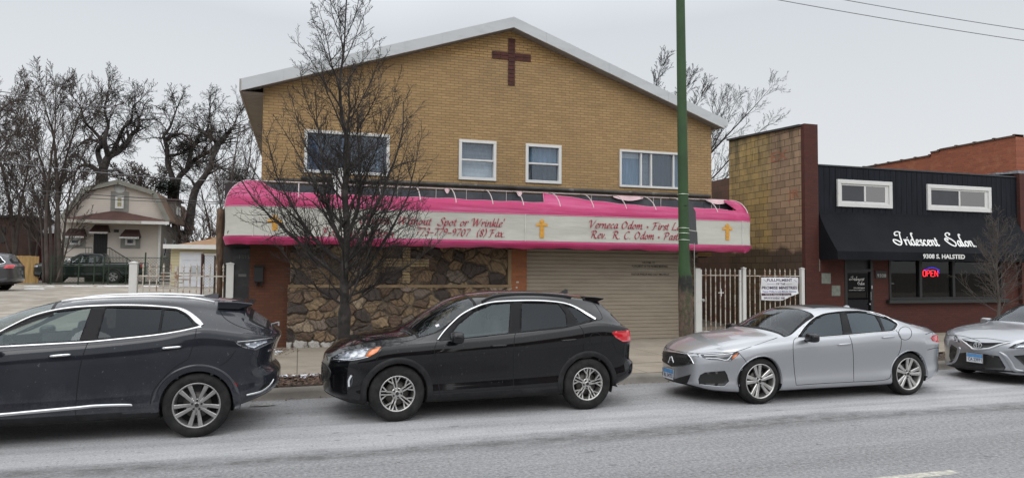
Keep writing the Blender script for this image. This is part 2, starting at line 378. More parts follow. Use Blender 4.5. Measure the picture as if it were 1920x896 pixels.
# ================================================================== MATERIALS OF THE PLACE
def road_mat():
    m, nt, b = newmat('asphalt'); p = wpos(nt); s = nd(nt, 'ShaderNodeSeparateXYZ', {0: p})
    long_ = vmul(nt, p, (.35, 1.0, 1))
    base = mixc(nt, ramp(nt, noise(nt, p, 24, 7, .85), .38, .62), (.11, .11, .112), (.40, .40, .405))
    # dried road salt in long streaks, most by the parked cars
    salt = ramp(nt, noise(nt, long_, .8, 8, .7), .34, .60, .42, .95)
    y = nd(nt, 'ShaderNodeMath', {0: noise(nt, vmul(nt, p, (.25, 1, 1)), .8, 4), 1: 1.0, 2: s.outputs['Y']}, operation='MULTIPLY_ADD').outputs[0]
    lane = ramp(nt, y, 8.3, 8.7, .35, 1.)
    far = ramp(nt, y, 10.9, 11.6, 1., .35)
    sf = nd(nt, 'ShaderNodeMath', {0: salt, 1: lane}, operation='MULTIPLY').outputs[0]
    sf = nd(nt, 'ShaderNodeMath', {0: sf, 1: far}, operation='MULTIPLY').outputs[0]
    fine = ramp(nt, noise(nt, p, 42, 6, .85), .38, .60, .30, 1)
    sf = nd(nt, 'ShaderNodeMath', {0: sf, 1: fine}, operation='MULTIPLY').outputs[0]
    stk = ramp(nt, noise(nt, vmul(nt, p, (.06, 1.7, 1)), 1.6, 6, .6), .36, .62, .55, 1.0)
    sf = nd(nt, 'ShaderNodeMath', {0: sf, 1: stk}, operation='MULTIPLY').outputs[0]
    d2 = nd(nt, 'ShaderNodeMath', {0: nd(nt, 'ShaderNodeMath', {0: y, 1: 6.55}, operation='SUBTRACT').outputs[0]}, operation='ABSOLUTE').outputs[0]
    sf = nd(nt, 'ShaderNodeMath', {0: sf, 1: ramp(nt, d2, .1, .6, .55, 1)}, operation='MULTIPLY').outputs[0]
    c = mixc(nt, sf, base, (.74, .74, .76))
    # the wheel track: a bare darker strip along the road
    d = nd(nt, 'ShaderNodeMath', {0: y, 1: 8.28}, operation='SUBTRACT').outputs[0]
    d = nd(nt, 'ShaderNodeMath', {0: d}, operation='ABSOLUTE').outputs[0]
    tr = nd(nt, 'ShaderNodeMath', {0: ramp(nt, d, .08, .34, 1, 0), 1: ramp(nt, noise(nt, vmul(nt, p, (.6, 1.2, 1)), 5, 8, .8), .38, .6, .1, .8)}, operation='MULTIPLY').outputs[0]
    c = mixc(nt, tr, c, (.12, .12, .118))
    spot = ramp(nt, noise(nt, vmul(nt, p, (1, 2.2, 1)), 3.4, 2, .4), .70, .74)
    c = mixc(nt, nd(nt, 'ShaderNodeMath', {0: spot, 1: .5}, operation='MULTIPLY').outputs[0], c, (.13, .13, .13))
    sp2 = ramp(nt, noise(nt, vmul(nt, p, (1, 1.6, 1)), 13, 2, .4), .715, .735, 0, .7)
    c = mixc(nt, sp2, c, (.07, .065, .06))
    scr = ramp(nt, noise(nt, vmul(nt, p, (.35, 9, 1)), 2.2, 5, .7), .66, .72, 0, .5)
    c = mixc(nt, scr, c, (.55, .55, .56))
    nt.links.new(c, b.inputs['Base Color']); b.inputs['Roughness'].default_value = .93; b.inputs['Specular IOR Level'].default_value = .25
    h = nd(nt, 'ShaderNodeMath', {0: noise(nt, p, 110, 3, .7), 1: noise(nt, p, 32, 4, .7)}, operation='ADD').outputs[0]
    bumpn(nt, b, h, 1., .016); return m
def concrete_mat(name, c1, c2, joint=None, stain=(.12, .10, .08)):
    m, nt, b = newmat(name); p = wpos(nt)
    c = mixc(nt, ramp(nt, noise(nt, p, 1.3, 5), .3, .7), c1, c2)
    c = mixc(nt, ramp(nt, noise(nt, p, 90, 3, .7), .35, .7, 0, .35), c, tuple(x*.6 for x in c1))
    c = mixc(nt, ramp(nt, noise(nt, p, .7, 6, .7), .5, .75, 0, .55), c, stain)
    if joint:
        t = nd(nt, 'ShaderNodeTexBrick', {'Vector': p, 'Color1': (1, 1, 1, 1), 'Color2': (1, 1, 1, 1), 'Mortar': (0, 0, 0, 1), 'Scale': 1., 'Mortar Size': .008, 'Brick Width': joint, 'Row Height': joint}, offset=0.)
        c = mixc(nt, t.outputs['Fac'], c, (.07, .06, .05))
    nt.links.new(c, b.inputs['Base Color']); b.inputs['Roughness'].default_value = .9
    bumpn(nt, b, noise(nt, p, 60, 4, .7), .4, .006); return m
MAT = {}
MAT['road'] = road_mat()
MAT['walk'] = concrete_mat('sidewalk_concrete', (.285, .245, .19), (.37, .325, .26), 1.52)
MAT['kerb'] = concrete_mat('kerb_concrete', (.17, .155, .135), (.30, .275, .24), None, (.06, .052, .045))
MAT['gravel'] = M('gravel_lot', (.33, .30, .255), .95, var=.3, vs=.6, dirt=(.21, .18, .145), ds=1.6, dth=(.42, .62), damt=.7, bump=.6, bs=25)
MAT['soil'] = M('soil', (.075, .055, .042), .95, var=.4, vs=14, bump=.8, bs=40, bd=.02)
MAT['earth'] = M('winter_ground', (.12, .105, .085), .95, var=.3, vs=.5)
MAT['snow'] = M('snow', (.74, .76, .8), .8, var=.08, vs=8, dirt=(.35, .34, .33), ds=9, dth=(.55, .7), damt=.7, bump=.5, bs=30)
MAT['leaf'] = M('dead_leaf', (.13, .08, .055), .8, var=.6, vs=9)
YB1, YB2, YM = (.515, .325, .135), (.35, .21, .08), (.105, .075, .045)
MAT['ybrick'] = brick('yellow_brick', YB1, YB2, YM, .215, .068, 'x', .0075, grime=(.15, .11, .07), gamt=.40, gs=.55, zone=(7.36, (.30, .21, .115), .40), bump=.8)
MAT['ybrick_y'] = brick('yellow_brick_side', YB1, YB2, YM, .215, .068, 'y', .0055)
MAT['rbrick'] = brick('brown_red_brick', (.13, .046, .023), (.092, .034, .018), (.055, .033, .024), .215, .068, 'x', .006, grime=(.05, .03, .025), gamt=.5)
MAT['obrick'] = brick('orange_brick', (.36, .125, .05), (.24, .085, .038), (.20, .14, .10), .215, .068, 'x', .006, grime=(.2, .12, .08), gamt=.4)
MAT['trim'] = M('white_paint', (.66, .66, .64), .5, var=.04, vs=3, dirt=(.35, .31, .26), ds=5, dth=(.6, .8), damt=.5)
MAT['fascia'] = M('grey_white_metal', (.50, .52, .53), .45, var=.05, vs=.8, dirt=(.33, .33, .33), ds=1.5, dth=(.5, .8), damt=.5, stretch=(1, 1, 3))
MAT['soffit'] = M('soffit', (.30, .28, .255), .7, var=.12, vs=2)
MAT['roof'] = M('shingle_grey', (.12, .11, .10), .9, var=.2, vs=6)
MAT['dark'] = M('dark_void', (.018, .018, .02), .8, var=.1)
MAT['slate'] = M('slate_panel', (.055, .062, .075), .6, var=.15, vs=1.2, dirt=(.1, .1, .11), ds=2)
MAT['black'] = M('black_plastic', (.015, .015, .016), .5, var=.15, vs=5)
MAT['iron'] = M('weathered_white_iron', (.52, .49, .43), .55, var=.12, vs=6, dirt=(.22, .10, .045), ds=7, dth=(.47, .6), damt=.85)
MAT['post'] = M('white_post', (.62, .62, .60), .5, var=.05, vs=3, dirt=(.32, .2, .12), ds=4, dth=(.62, .75), damt=.6)

# ================================================================== GROUND
def strip(name, x0, x1, y0, y1, z, mat, nx=1, ny=1):
    mb = MB(); xs = np.linspace(x0, x1, nx+1); ys = np.linspace(y0, y1, ny+1)
    mb.add([(x, y, z(x, y) if callable(z) else z) for y in ys for x in xs], [(j*(nx+1)+i, j*(nx+1)+i+1, (j+1)*(nx+1)+i+1, (j+1)*(nx+1)+i) for j in range(ny) for i in range(nx)])
    me = mb.mesh(name); o = link(name, me, mat); return tag(o, kind='structure')
def gz(x, y):
    pts = [(-500, -.05), (17.2, -.06), (17.6, .12), (33, .80), (46, .95), (120, 1.05), (3000, 1.05)]
    for (a, za), (b, zb) in zip(pts, pts[1:]):
        if y <= b: return za+(zb-za)*(y-a)/(b-a)
mb = MB(); ys = [-900, -300, -60, 0, 17.2, 17.6, 20, 25, 33, 40, 46, 60, 120, 400, 1500]; xs = [-1200, -300, -90, -40, -20, 0, 20, 60, 200, 1200]
mb.add([(x, y, gz(x, y)-.06) for y in ys for x in xs], [(j*len(xs)+i, j*len(xs)+i+1, (j+1)*len(xs)+i+1, (j+1)*len(xs)+i) for j in range(len(ys)-1) for i in range(len(xs)-1)])
tag(link('ground', mb.mesh('ground'), MAT['earth']), kind='structure')
strip('road', -150, 150, -7.2, 11.22, 0, MAT['road'])
def lotz(x, y): return gz(x, y)+.0
strip('gravel_lot', -60, -1.62, 17.2, 45.2, lambda x, y: gz(x, y)+.012*math.sin(x*3.1+y)+.02, MAT['gravel'], 30, 60)
strip('passage_ground', 11.3, 13.88, 17.0, 40, .16, MAT['walk'])
# the kerb with a worn gutter, the planted strip and the sidewalk
mb = MB(); xs = np.linspace(-60, 60, 241)
prof = [(11.13, -.02), (11.16, .018), (11.20, .022), (11.215, .09), (11.25, .125), (11.40, .145)]
rnd = random.Random(5)
vs = []
for x in xs:
    j = .012*math.sin(x*1.7)+.008*math.sin(x*5.3)+rnd.uniform(-.004, .004)
    vs += [(x, y+j, z+(j*.4 if z > 0 else 0)) for y, z in prof]
mb.add(vs, [(i*6+k, (i+1)*6+k, (i+1)*6+k+1, i*6+k+1) for i in range(len(xs)-1) for k in range(5)])
tag(link('kerb', mb.mesh('kerb', True), MAT['kerb']), kind='structure')
for k, (a, b) in enumerate(((-60, -1.35), (1.75, 12.4), (14.6, 60))):
    strip('sidewalk_apron', a, b, 11.40, 12.60, .145, MAT['walk'])
for a, b in ((-1.35, 1.75), (12.4, 14.6)):
    strip('planting_bed', a, b, 11.40, 12.60, lambda x, y: .12+.03*math.sin(x*7)*math.cos(y*9), MAT['soil'], 40, 16)
strip('sidewalk', -60, 60, 12.60, 17.05, .150, MAT['walk'])
strip('sidewalk_back', 11.0, 60, 17.05, 17.2, .15, MAT['walk'])
# dead leaves and wood chips lying in the beds, along the kerb and at the foot of the wall
rnd = random.Random(11); mb = MB()
def leaf(x, y, z, s):
    a = rnd.uniform(0, 6.28); t = rnd.uniform(-.6, .6); u = Vector((math.cos(a), math.sin(a), t*.5))*s; w = Vector((-math.sin(a), math.cos(a), rnd.uniform(-.5, .5)))*s*.55
    c = Vector((x, y, z)); mb.add([c-u, c+w, c+u, c-w+Vector((0, 0, s*.3))], [(0, 1, 2, 3)])
for i in range(2600): leaf(rnd.uniform(-1.3, 1.7), rnd.uniform(11.45, 12.55), .15+rnd.uniform(0, .03), rnd.uniform(.012, .04))
for i in range(500): leaf(rnd.uniform(12.4, 14.6), rnd.uniform(11.45, 12.55), .15+rnd.uniform(0, .03), rnd.uniform(.012, .04))
for i in range(500): leaf(rnd.gauss(-.75, .35), 16.2+rnd.gauss(0, .45), .16+rnd.uniform(0, .02), rnd.uniform(.012, .04))
for i in range(420): leaf(rnd.uniform(-2.5, 12), 11.1+rnd.gauss(0, .06), .01+rnd.uniform(0, .01), rnd.uniform(.008, .025))
for i in range(260): leaf(rnd.uniform(11.2, 13.8), rnd.uniform(17.1, 18.4), .18+rnd.uniform(0, .04), rnd.uniform(.02, .06))
tag(link('leaf_litter', mb.mesh('leaf_litter'), MAT['leaf']), 'brown dead leaves and wood chips strewn over the tree bed and kerb', 'leaves', kind='stuff')
# thin leftover snow
def snow_patch(name, x, y, z, rx, ry, h, seed):
    r = random.Random(seed); n = 26; mb = MB(); ph = [r.uniform(0, 6) for _ in range(4)]
    rad = lambda a: 1+.22*math.sin(2*a+ph[0])+.16*math.sin(5*a+ph[1])+.1*math.sin(9*a+ph[2])
    rings = [(1., 0.), (.86, .7), (.5, 1.), (.0, 1.05)]
    vs = [(x+rx*q*rad(2*PI*i/n)*math.cos(2*PI*i/n), y+ry*q*rad(2*PI*i/n)*math.sin(2*PI*i/n), z+h*k*(1 if q == 0 else r.uniform(.7, 1.2))) for q, k in rings for i in range(n)]
    mb.add(vs, [(k*n+i, k*n+(i+1) % n, (k+1)*n+(i+1) % n, (k+1)*n+i) for k in range(3) for i in range(n)])
    return mb
mb = MB()
rnd = random.Random(3)
spots = [(-.62, 15.6, .2, .16), (-.5, 16.1, .15, .2), (-.8, 15.2, .12, .1), (.05, 12.45, .25, .05), (.35, 12.5, .28, .04), (-.2, 12.5, .15, .05), (.55, 12.35, .12, .05), (1.2, 12.5, .3, .05), (-1.0, 12.5, .3, .05), (5.1, 11.5, .2, .04), (4.7, 11.45, .12, .03), (.1, 12.2, .07, .04), (-.3, 12.15, .05, .03), (.7, 12.0, .08, .03), (-.62, 12.3, .1, .05)]
for i, (x, y, a, b) in enumerate(spots):
    q = snow_patch('s', x, y, .15, a, b, .025, i); mb.add(q.v, q.f)
for i in range(26):
    x = -13+i*.42+rnd.uniform(-.1, .1)
    if rnd.random() < .3: continue
    q = snow_patch('s', x-8.5*0, 41.5+rnd.uniform(-.7, .7), gz(0, 41.5)+.02, rnd.uniform(.1, .55), .09, .025, 50+i); mb.add(q.v, q.f)
for i in range(0, 12, 6):
    q = snow_patch('s', -18+i*1.0, 37.5+.12*i+rnd.uniform(-.1, .1), gz(0, 37.5)+.03, rnd.uniform(.3, .7), .1, .04, 90+i); mb.add(q.v, q.f)
tag(link('snow', mb.mesh('snow', True), MAT['snow']), 'thin dirty leftover snow in patches on the sidewalk and along the lot', 'snow', kind='stuff')
# centre line dash of the road: worn pale paint
mb = MB(); mb.box(4.9, 6.35, 5.38, 5.5, .0, .004)
tag(mb.build('road_marking', M('worn_line_paint', (.52, .50, .42), .8, var=.15, vs=8, dirt=(.27, .27, .27), ds=14, dth=(.42, .58), damt=.9)), kind='structure')

# ================================================================== CHURCH BUILDING
YF = 17.0
CX0, CX1, RX, RZ = -.88, 11.09, 5.12, 8.17
church = empty('church_building', (5.1, 17, .15), label='two-storey yellow brick church with a white gable edge and a torn pink awning', cat='building')
def wz(px, py): q = P(px, py, YF); return q.x, q.z
zt, zb = 5.255, 4.235
W = []
for (a, b) in ((570, 730), (860, 930), (985, 1052), (1161, 1281)):
    x0 = P(a, 300, YF).x; x1 = P(b, 300, YF).x; W.append((x0, x1))
mb = MB()
plate(mb, [(CX0, 2.4), (CX1, 2.4), (CX1, 6.06), (RX, RZ), (CX0, 6.16)], [rect(a, b, zb, zt) for a, b in W], YF, YF+.22)
mb.build('wall', MAT['ybrick'], church)
mb = MB(); mb.box(CX0, CX0+.2, YF+.23, 33, 0, 6.1); mb.box(CX1-.2, CX1, YF+.23, 33, 2.4, 6.03); mb.box(CX0+.2, CX1-.2, 32.8, 33, 0, 6.0)
mb.build('side_wall', MAT['ybrick_y'], church)
# interior floors and a dark room behind the panes
mb = MB(); mb.box(CX0+.21, CX1-.21, 19.2, 19.3, 2.6, 5.9); mb.box(CX0+.21, CX1-.21, YF+.24, 19.2, 2.55, 2.62)
mb.build('interior', M('dim_interior', (.09, .085, .08), .9), church)
# windows
glass_up = glassmat('upstairs_glass', (.84, .87, .90), (.82, .90, 1), 0, f0=.07, rough=.03)
curtain = {'blue': M('blue_drape', (.035, .07, .135), .9, var=.35, vs=6, stretch=(4, 1, .3)), 'grey': M('grey_blind', (.22, .225, .235), .9, var=.2, vs=3, stretch=(.4, 1, 5)),
           'white': M('white_blind', (.66, .67, .66), .9, var=.12, vs=6, stretch=(.3, 1, 4)), 'dark': M('dark_drape', (.028, .034, .045), .9, var=.3, vs=5, stretch=(4, 1, .4)),
           'pale': M('pale_blue_drape', (.17, .25, .33), .9, var=.25, vs=5, stretch=(3, 1, .4))}
def window(parent, x0, x1, z0, z1, y, cols, rows=(), f=.06, pane=None, panes=(), label=None):
    mb = MB(); d0, d1 = y-.045, y+.09
    mb.box(x0, x1, d0, d1, z0, z0+f); mb.box(x0, x1, d0, d1, z1-f, z1)
    mb.box(x0, x0+f, d0+.002, d1, z0+f, z1-f); mb.box(x1-f, x1, d0+.002, d1, z0+f, z1-f)
    for c in cols: mb.box(c-.022, c+.022, d0+.03, d1, z0+f, z1-f)
    for r in rows: mb.box(x0+f, x1-f, d0+.02, d1-.01, r-.022, r+.022)
    w = mb.build('window', MAT['trim'], parent, bevel=.004)
    if label: w['label'] = label
    mb = MB(); mb.box(x0+f*.8, x1-f*.8, y+.05, y+.056, z0+f*.8, z1-f*.8); mb.build('pane', pane or glass_up, w)
    for (a, b, c, d, k) in panes:
        mb = MB(); xs_ = np.linspace(a, b, 24); yy = y+.14
        mb.add([(x, yy+.012*math.sin(x*45), z) for z in (c, d) for x in xs_], [(i, i+1, 24+i+1, 24+i) for i in range(23)])
        link('curtain', mb.mesh('curtain', True), curtain[k], w)
    return w
(a, b) = W[0]; s = P(648, 300, YF).x
window(church, a, b, zb, zt, YF, (s,), (), .07, None, ((a+.05, a+.42, zb, zt, 'blue'), (a+.42, s-.1, zb, zt, 'dark'), (s-.12, s+.02, zb, zt, 'pale'), (s+.05, b-.05, zb, zt, 'dark'), (b-.33, b-.2, zb+.2, zb+.65, 'pale')))
(a, b) = W[1]; mz = (zb+zt)/2
window(church, a, b, zb, zt, YF, (), (mz,), .075, None, ((a+.04, b-.04, mz, zt, 'grey'), (a+.04, b-.04, zb, mz, 'white')))
(a, b) = W[2]
window(church, a, b, zb, zt, YF, (), (mz,), .075, None, ((a+.04, b-.04, mz, zt, 'pale'), (a+.04, a+.2, zb, mz, 'grey'), (a+.2, b-.04, zb, mz, 'dark')))
(a, b) = W[3]; s1 = P(1202, 300, YF).x; s2 = P(1221, 300, YF).x; s3 = P(1263, 300, YF).x
window(church, a, b, zb, zt, YF, (s1, s2, s3), (), .06, None, ((a+.04, s1, zb, zt-.2, 'pale'), (a+.04, s1, zt-.2, zt, 'white'), (s1, s2, zb, zt, 'grey'), (s2, s3, zb, zt, 'dark'), (s3, b-.04, zb, zt, 'pale')))
# brick cross on the gable
mb = MB(); cxc = P(959, 115, YF).x; hw = .088
zt_c, zb_c = P(960, 73, YF).z, P(959, 161, YF).z; n = 12
for i in range(n):
    z = zb_c+(zt_c-zb_c)*i/n; mb.box(cxc-hw, cxc+hw, YF-.025, YF+.01, z+.006, z+(zt_c-zb_c)/n-.006)
zc = P(924, 103, YF).z
for sgn in (-1, 1):
    for k in range(2):
        for r_ in range(2):
            xa = cxc+sgn*(hw+.01+k*.215); mb.box(min(xa, xa+sgn*.205), max(xa, xa+sgn*.205), YF-.025, YF+.01, zc-.1+r_*.1+.006, zc+r_*.1-.006)
mb.build('cross', M('dark_red_brick', (.070, .020, .015), .8, var=.3, vs=8), church)
mb = MB(); mb.box(cxc-hw, cxc+hw, YF-.004, YF+.01, zb_c, zt_c); mb.box(cxc-.53, cxc+.53, YF-.005, YF+.01, zc-.1, zc+.1)
mb.build('cross_mortar', M('mortar', (.20, .14, .09), .9), church)
# roof slabs, rake boards, soffits
YO = YF-.32; LX, RXX = -1.36, 11.32
def roofz(x): return RZ+.13-(RX-x)*(RZ-6.16)/(RX-CX0) if x < RX else RZ+.13-(x-RX)*(RZ-6.06)/(CX1-RX)
mb = MB()
for xa, xb in ((LX, RX), (RX, RXX)):
    za, zb2 = roofz(xa), roofz(xb)
    mb.add([(xa, YO+.03, za), (xb, YO+.03, zb2), (xb, 33.4, zb2), (xa, 33.4, za), (xa, YO+.03, za+.1), (xb, YO+.03, zb2+.1), (xb, 33.4, zb2+.1), (xa, 33.4, za+.1)],
           [(0, 3, 2, 1), (4, 5, 6, 7), (0, 1, 5, 4), (2, 3, 7, 6), (0, 4, 7, 3), (1, 2, 6, 5)])
mb.build('roof', MAT['roof'], church)
mb = MB(); hf = .27
for xa, xb, n in ((LX, RX, 7), (RX, RXX, 7)):
    for i in range(n):
        x0 = xa+(xb-xa)*i/n+(.0015 if i else 0); x1 = xa+(xb-xa)*(i+1)/n
        z0, z1 = roofz(x0)+.13, roofz(x1)+.13
        y_ = YO-(.004 if i % 2 else 0)
        mb.add([(x0, y_, z0-hf), (x1, y_, z1-hf), (x1, y_, z1), (x0, y_, z0), (x0, YO+.05, z0-hf), (x1, YO+.05, z1-hf), (x1, YO+.05, z1), (x0, YO+.05, z0)],
               [(0, 1, 2, 3), (0, 4, 5, 1), (3, 2, 6, 7), (0, 3, 7, 4), (1, 5, 6, 2), (5, 4, 7, 6)])
z0 = roofz(RXX); mb.box(RXX-.03, RXX+.1, YO-.005, 33.3, z0-.07, z0+.12)
mb.build('rake_board', MAT['fascia'], church)
mb = MB()
for xa, xb in ((LX+.02, RX), (RX, RXX-.02)):
    za, zb2 = roofz(xa)-.12, roofz(xb)-.12
    mb.add([(xa, YO+.05, za), (xb, YO+.05, zb2), (xb, YF+.02, zb2), (xa, YF+.02, za)], [(0, 1, 2, 3)])
    for i in range(60):
        x = xa+(xb-xa)*(i+.5)/60; z = za+(zb2-za)*(i+.5)/60-.006
        mb.box(x-.012, x+.012, YO+.07, YF, z-.01, z+.004)
mb.build('rake_soffit', MAT['soffit'], church)
mb = MB(); z0 = roofz(LX)-.14
mb.add([(LX+.02, YO+.04, z0), (CX0+.02, YO+.04, z0), (CX0+.02, 33.2, z0), (LX+.02, 33.2, z0)], [(0, 1, 2, 3)])
for i in range(110):
    y = YO+.1+i*.15; mb.box(LX+.03, CX0, y, y+.012, z0-.008, z0+.001)
mb.box(LX-.02, LX+.02, YO-.004, 33.3, z0-.01, z0+.27)
mb.build('eave_soffit', MAT['soffit'], church)
# ledge pipe and the slate boarding behind the torn awning
mb = MB(); mb.tube([(.0, 16.93, 4.10), (11.0, 16.93, 4.085)], .042, 8); mb.box(-.6, 11.05, 16.955, 17.0, 4.035, 4.075)
mb.build('ledge', M('weathered_ledge', (.085, .08, .072), .8, var=.4, vs=3, dirt=(.3, .29, .27), ds=4, dth=(.6, .75)), church)
mb = MB(); mb.box(-1.35, 11.75, 16.945, 16.985, 2.52, 3.93)
for i in range(17): mb.box(-1.2+i*.8, -1.18+i*.8, 16.935, 16.945, 2.6, 3.92)
mb.build('boarding', MAT['slate'], church)
mb = MB(); mb.box(-1.66, CX0, 17.03, 18.2, .1, 2.5); mb.box(-1.66, CX0, 17.0, 18.2, 2.5, 3.92)
mb.build('annex_wall', M('dark_boarding', (.035, .033, .033), .8, var=.3, vs=2), church)
# entrance: black door, brick pier, letter box
mb = MB(); x0, x1 = P(436, 500, 17).x, P(468, 500, 17).x
mb.box(x0, x1, 16.985, 17.03, .15, 2.42)
d = mb.build('door', M('black_door', (.022, .023, .026), .4, var=.2, vs=2, dirt=(.06, .06, .06), ds=3), church)
mb = MB(); mb.box(x0+.13, x0+.3, 16.975, 16.985, 1.78, 1.84); mb.build('door_plate', M('worn_label', (.11, .11, .11), .6), d)
text_obj('scrawl', nibtext('vuvuc', .07, .3)[0], lambda u, v, d_: (x0+.12+u, 16.984-d_, 2.2+v), M('faded_scrawl', (.09, .09, .09), .7), d, .002)
mb = MB(); xb0, xb1 = P(468, 500, 17).x, P(540, 500, 17).x
mb.box(xb0, xb1+.05, 16.97, 17.2, .15, 2.6); mb.build('brick_pier', MAT['rbrick'], church)
mb = MB(); xa = P(477, 510, 17).x; mb.box(xa, xa+.2, 16.86, 16.972, 1.66, 2.0); mb.box(xa-.02, xa+.22, 16.84, 16.972, 2.0, 2.03); mb.box(xa+.05, xa+.07, 16.85, 16.96, 1.55, 1.66); mb.box(xa+.15, xa+.17, 16.85, 16.96, 1.55, 1.66)
mb.build('letter_box', MAT['black'], church, bevel=.008)
# garage door of ribbed tan sheet
gx0, gx1 = P(986, 560, 17).x, P(1292, 560, 17).x
mb = MB(); z = .15; k = 0
while z < 2.52:
    prof_ = [(17.0, 0), (16.985, .012), (16.985, .082), (17.0, .094)]
    mb.add([(x, y, z+dz) for y, dz in prof_ for x in (gx0, gx1)], [(0, 1, 3, 2), (2, 3, 5, 4), (4, 5, 7, 6)])
    mb.add([(x, y, z+dz) for y, dz in ((17.0, .094), (17.0, .1)) for x in (gx0, gx1)], [(0, 1, 3, 2)]); z += .1
gd = mb.build('roller_door', M('tan_sheet', (.31, .265, .205), .55, var=.07, vs=.6, dirt=(.16, .13, .10), ds=1.6, dth=(.5, .8), damt=.5, stretch=(.5, 1, 2)), church)
mb = MB(); mb.box(gx0, gx1, 17.02, 17.2, .1, 2.6); mb.build('door_backing', MAT['dark'], church)
tx = M('black_door_lettering', (.02, .02, .02), .6); tg = M('grey_door_lettering', (.38, .37, .35), .6)
def gtext(s, pxa, pxb, py, h, mt):
    a = P(pxa, py, 16.98); b = P(pxb, py, 16.98)
    plain_text('lettering', s, h, b.x-a.x, lambda u, v, d_: (a.x+u, 16.982-d_, a.z+v), mt, gd, .012, .002)
gtext('WELCOME  TO', 1204, 1228, 494, .075, tx); gtext('FULFILLMENT OF THE PROMISE MINISTRIES', 1185, 1252, 501, .085, tx)
gtext('9310 S. HALSTED', 1197, 1241, 508, .06, tg); gtext('PASTOR PHILLIP AND LADY MICHELLE', 1184, 1254, 516, .085, tx)
# orange brick pillar with spalled spots
mb = MB(); px0, px1 = P(958, 540, 16.9).x, P(987, 540, 16.9).x
mb.box(px0, px1, 16.88, 17.2, .15, 2.52); mb.build('brick_pillar', MAT['obrick'], church)
mb = MB(); rnd = random.Random(4)
for i in range(9):
    z = .9+rnd.randrange(16)*.068; x = px0+.12+rnd.uniform(0, .14); mb.box(x, x+rnd.uniform(.03, .09), 16.875, 16.89, z, z+rnd.uniform(.02, .05))
mb.build('mortar_patch', M('pale_mortar', (.5, .45, .4), .9), church)

# ---- rubble stone cladding: every stone stands out of the mortar by itself
def stone_wall(name, x0, x1, z0, z1, y, parent, seed, sw=.35, sh=.235, depth=.055, holes=None, palebase=False):
    rg = np.random.default_rng(seed); st = .013
    nx, nz_ = int((x1-x0)/st), int((z1-z0)/st)
    X, Z = np.meshgrid(np.linspace(x0, x1, nx), np.linspace(z0, z1, nz_))
    seeds = []
    j = 0; zz = z0-sh/2
    while zz < z1+sh:
        xx = x0-sw+(j % 2)*sw*.5
        while xx < x1+sw:
            seeds.append((xx+rg.uniform(-.42, .42)*sw, zz+rg.uniform(-.42, .42)*sh)); xx += sw*rg.uniform(.55, 1.45)
        zz += sh*rg.uniform(.75, 1.2); j += 1
    if palebase: seeds = [s for s in seeds if s[1] > z0+.17]+[(x0+i*.3+rg.uniform(-.08, .08), z0+.05) for i in range(int((x1-x0)/.3)+2)]
    S = np.array(seeds); wx_ = X+.014*np.sin(Z*23+X*5)+.008*np.sin(Z*51+3); wz_ = Z+.012*np.sin(X*19+Z*7)+.008*np.sin(X*53)
    F1 = np.full(X.shape, 9.); F2 = np.full(X.shape, 9.); ID = np.zeros(X.shape, int)
    asp = rg.uniform(.65, 1.15, len(S))
    for i, (a, b) in enumerate(S):
        d = np.hypot((wx_-a)*asp[i], (wz_-b)*1.1); c = d < F1
        F2 = np.where(c, F1, np.minimum(F2, d)); ID = np.where(c, i, ID); F1 = np.where(c, d, F1)
    e = np.clip((F2-F1)/.05, 0, 1); e = e*e*(3-2*e)
    tilt = rg.uniform(-1, 1, (len(S), 2)); hgt = rg.uniform(.55, 1.3, len(S)); fr = rg.uniform(20, 70, len(S)); an = rg.uniform(0, 3.1, len(S))
    loc = tilt[ID, 0]*(X-S[ID, 0])*.16+tilt[ID, 1]*(Z-S[ID, 1])*.16
    ridg = .004*np.sin(fr[ID]*((X*np.cos(an[ID])+Z*np.sin(an[ID])))+1.5*np.sin(X*9+ID)+1.2*np.sin(Z*17))
    rough = .004*np.sin(X*131+Z*57+ID)+.004*np.sin(X*71-Z*113)
    D = e*(depth*hgt[ID]+loc+ridg+rough)
    me = bpy.data.meshes.new(name)
    V = np.stack([X, y-D, Z], -1).reshape(-1, 3)
    idx = np.arange(nx*nz_).reshape(nz_, nx)
    Fc = np.stack([idx[:-1, :-1], idx[:-1, 1:], idx[1:, 1:], idx[1:, :-1]], -1).reshape(-1, 4)
    me.from_pydata(V.tolist(), [], Fc.tolist()); me.update()
    pal = np.array([(.36, .245, .13), (.30, .195, .105), (.25, .165, .10), (.42, .31, .19), (.20, .125, .075), (.13, .09, .065), (.34, .22, .12), (.28, .21, .15), (.10, .075, .06)])
    ci = pal[rg.integers(0, len(pal), len(S))]*np.array([.76, .80, .90])*rg.uniform(.8, 1.1, (len(S), 1))
    c = ci[ID]; n1 = (np.sin(X*37+ID*3)*np.sin(Z*29+ID)+np.sin(X*83+Z*61+ID))*.5
    c = c*(1+.22*n1[..., None])
    vein = (np.sin(fr[ID]*(X*np.cos(an[ID])+Z*np.sin(an[ID]))+1.5*np.sin(X*9+ID)+1.2*np.sin(Z*17)) < -.80)[..., None]
    c = np.where(vein, c*.55, c)
    if palebase: c = np.where((S[ID, 1] < z0+.12)[..., None], np.array([.5, .48, .45])*(1+.1*n1[..., None]), c)
    c = c*e[..., None]+np.array([.12, .095, .07])*(1-e[..., None])
    at = me.color_attributes.new('stone', 'FLOAT_COLOR', 'POINT')
    at.data.foreach_set('color', np.concatenate([np.clip(c, 0, 1), np.ones(c.shape[:2]+(1,))], -1).reshape(-1).astype(np.float32))
    me.polygons.foreach_set('use_smooth', [True]*len(me.polygons))
    return link(name, me, STONE, parent)
STONE, nt, b = newmat('rubble_stone'); at = nd(nt, 'ShaderNodeAttribute', attribute_name='stone')
pp = wpos(nt)
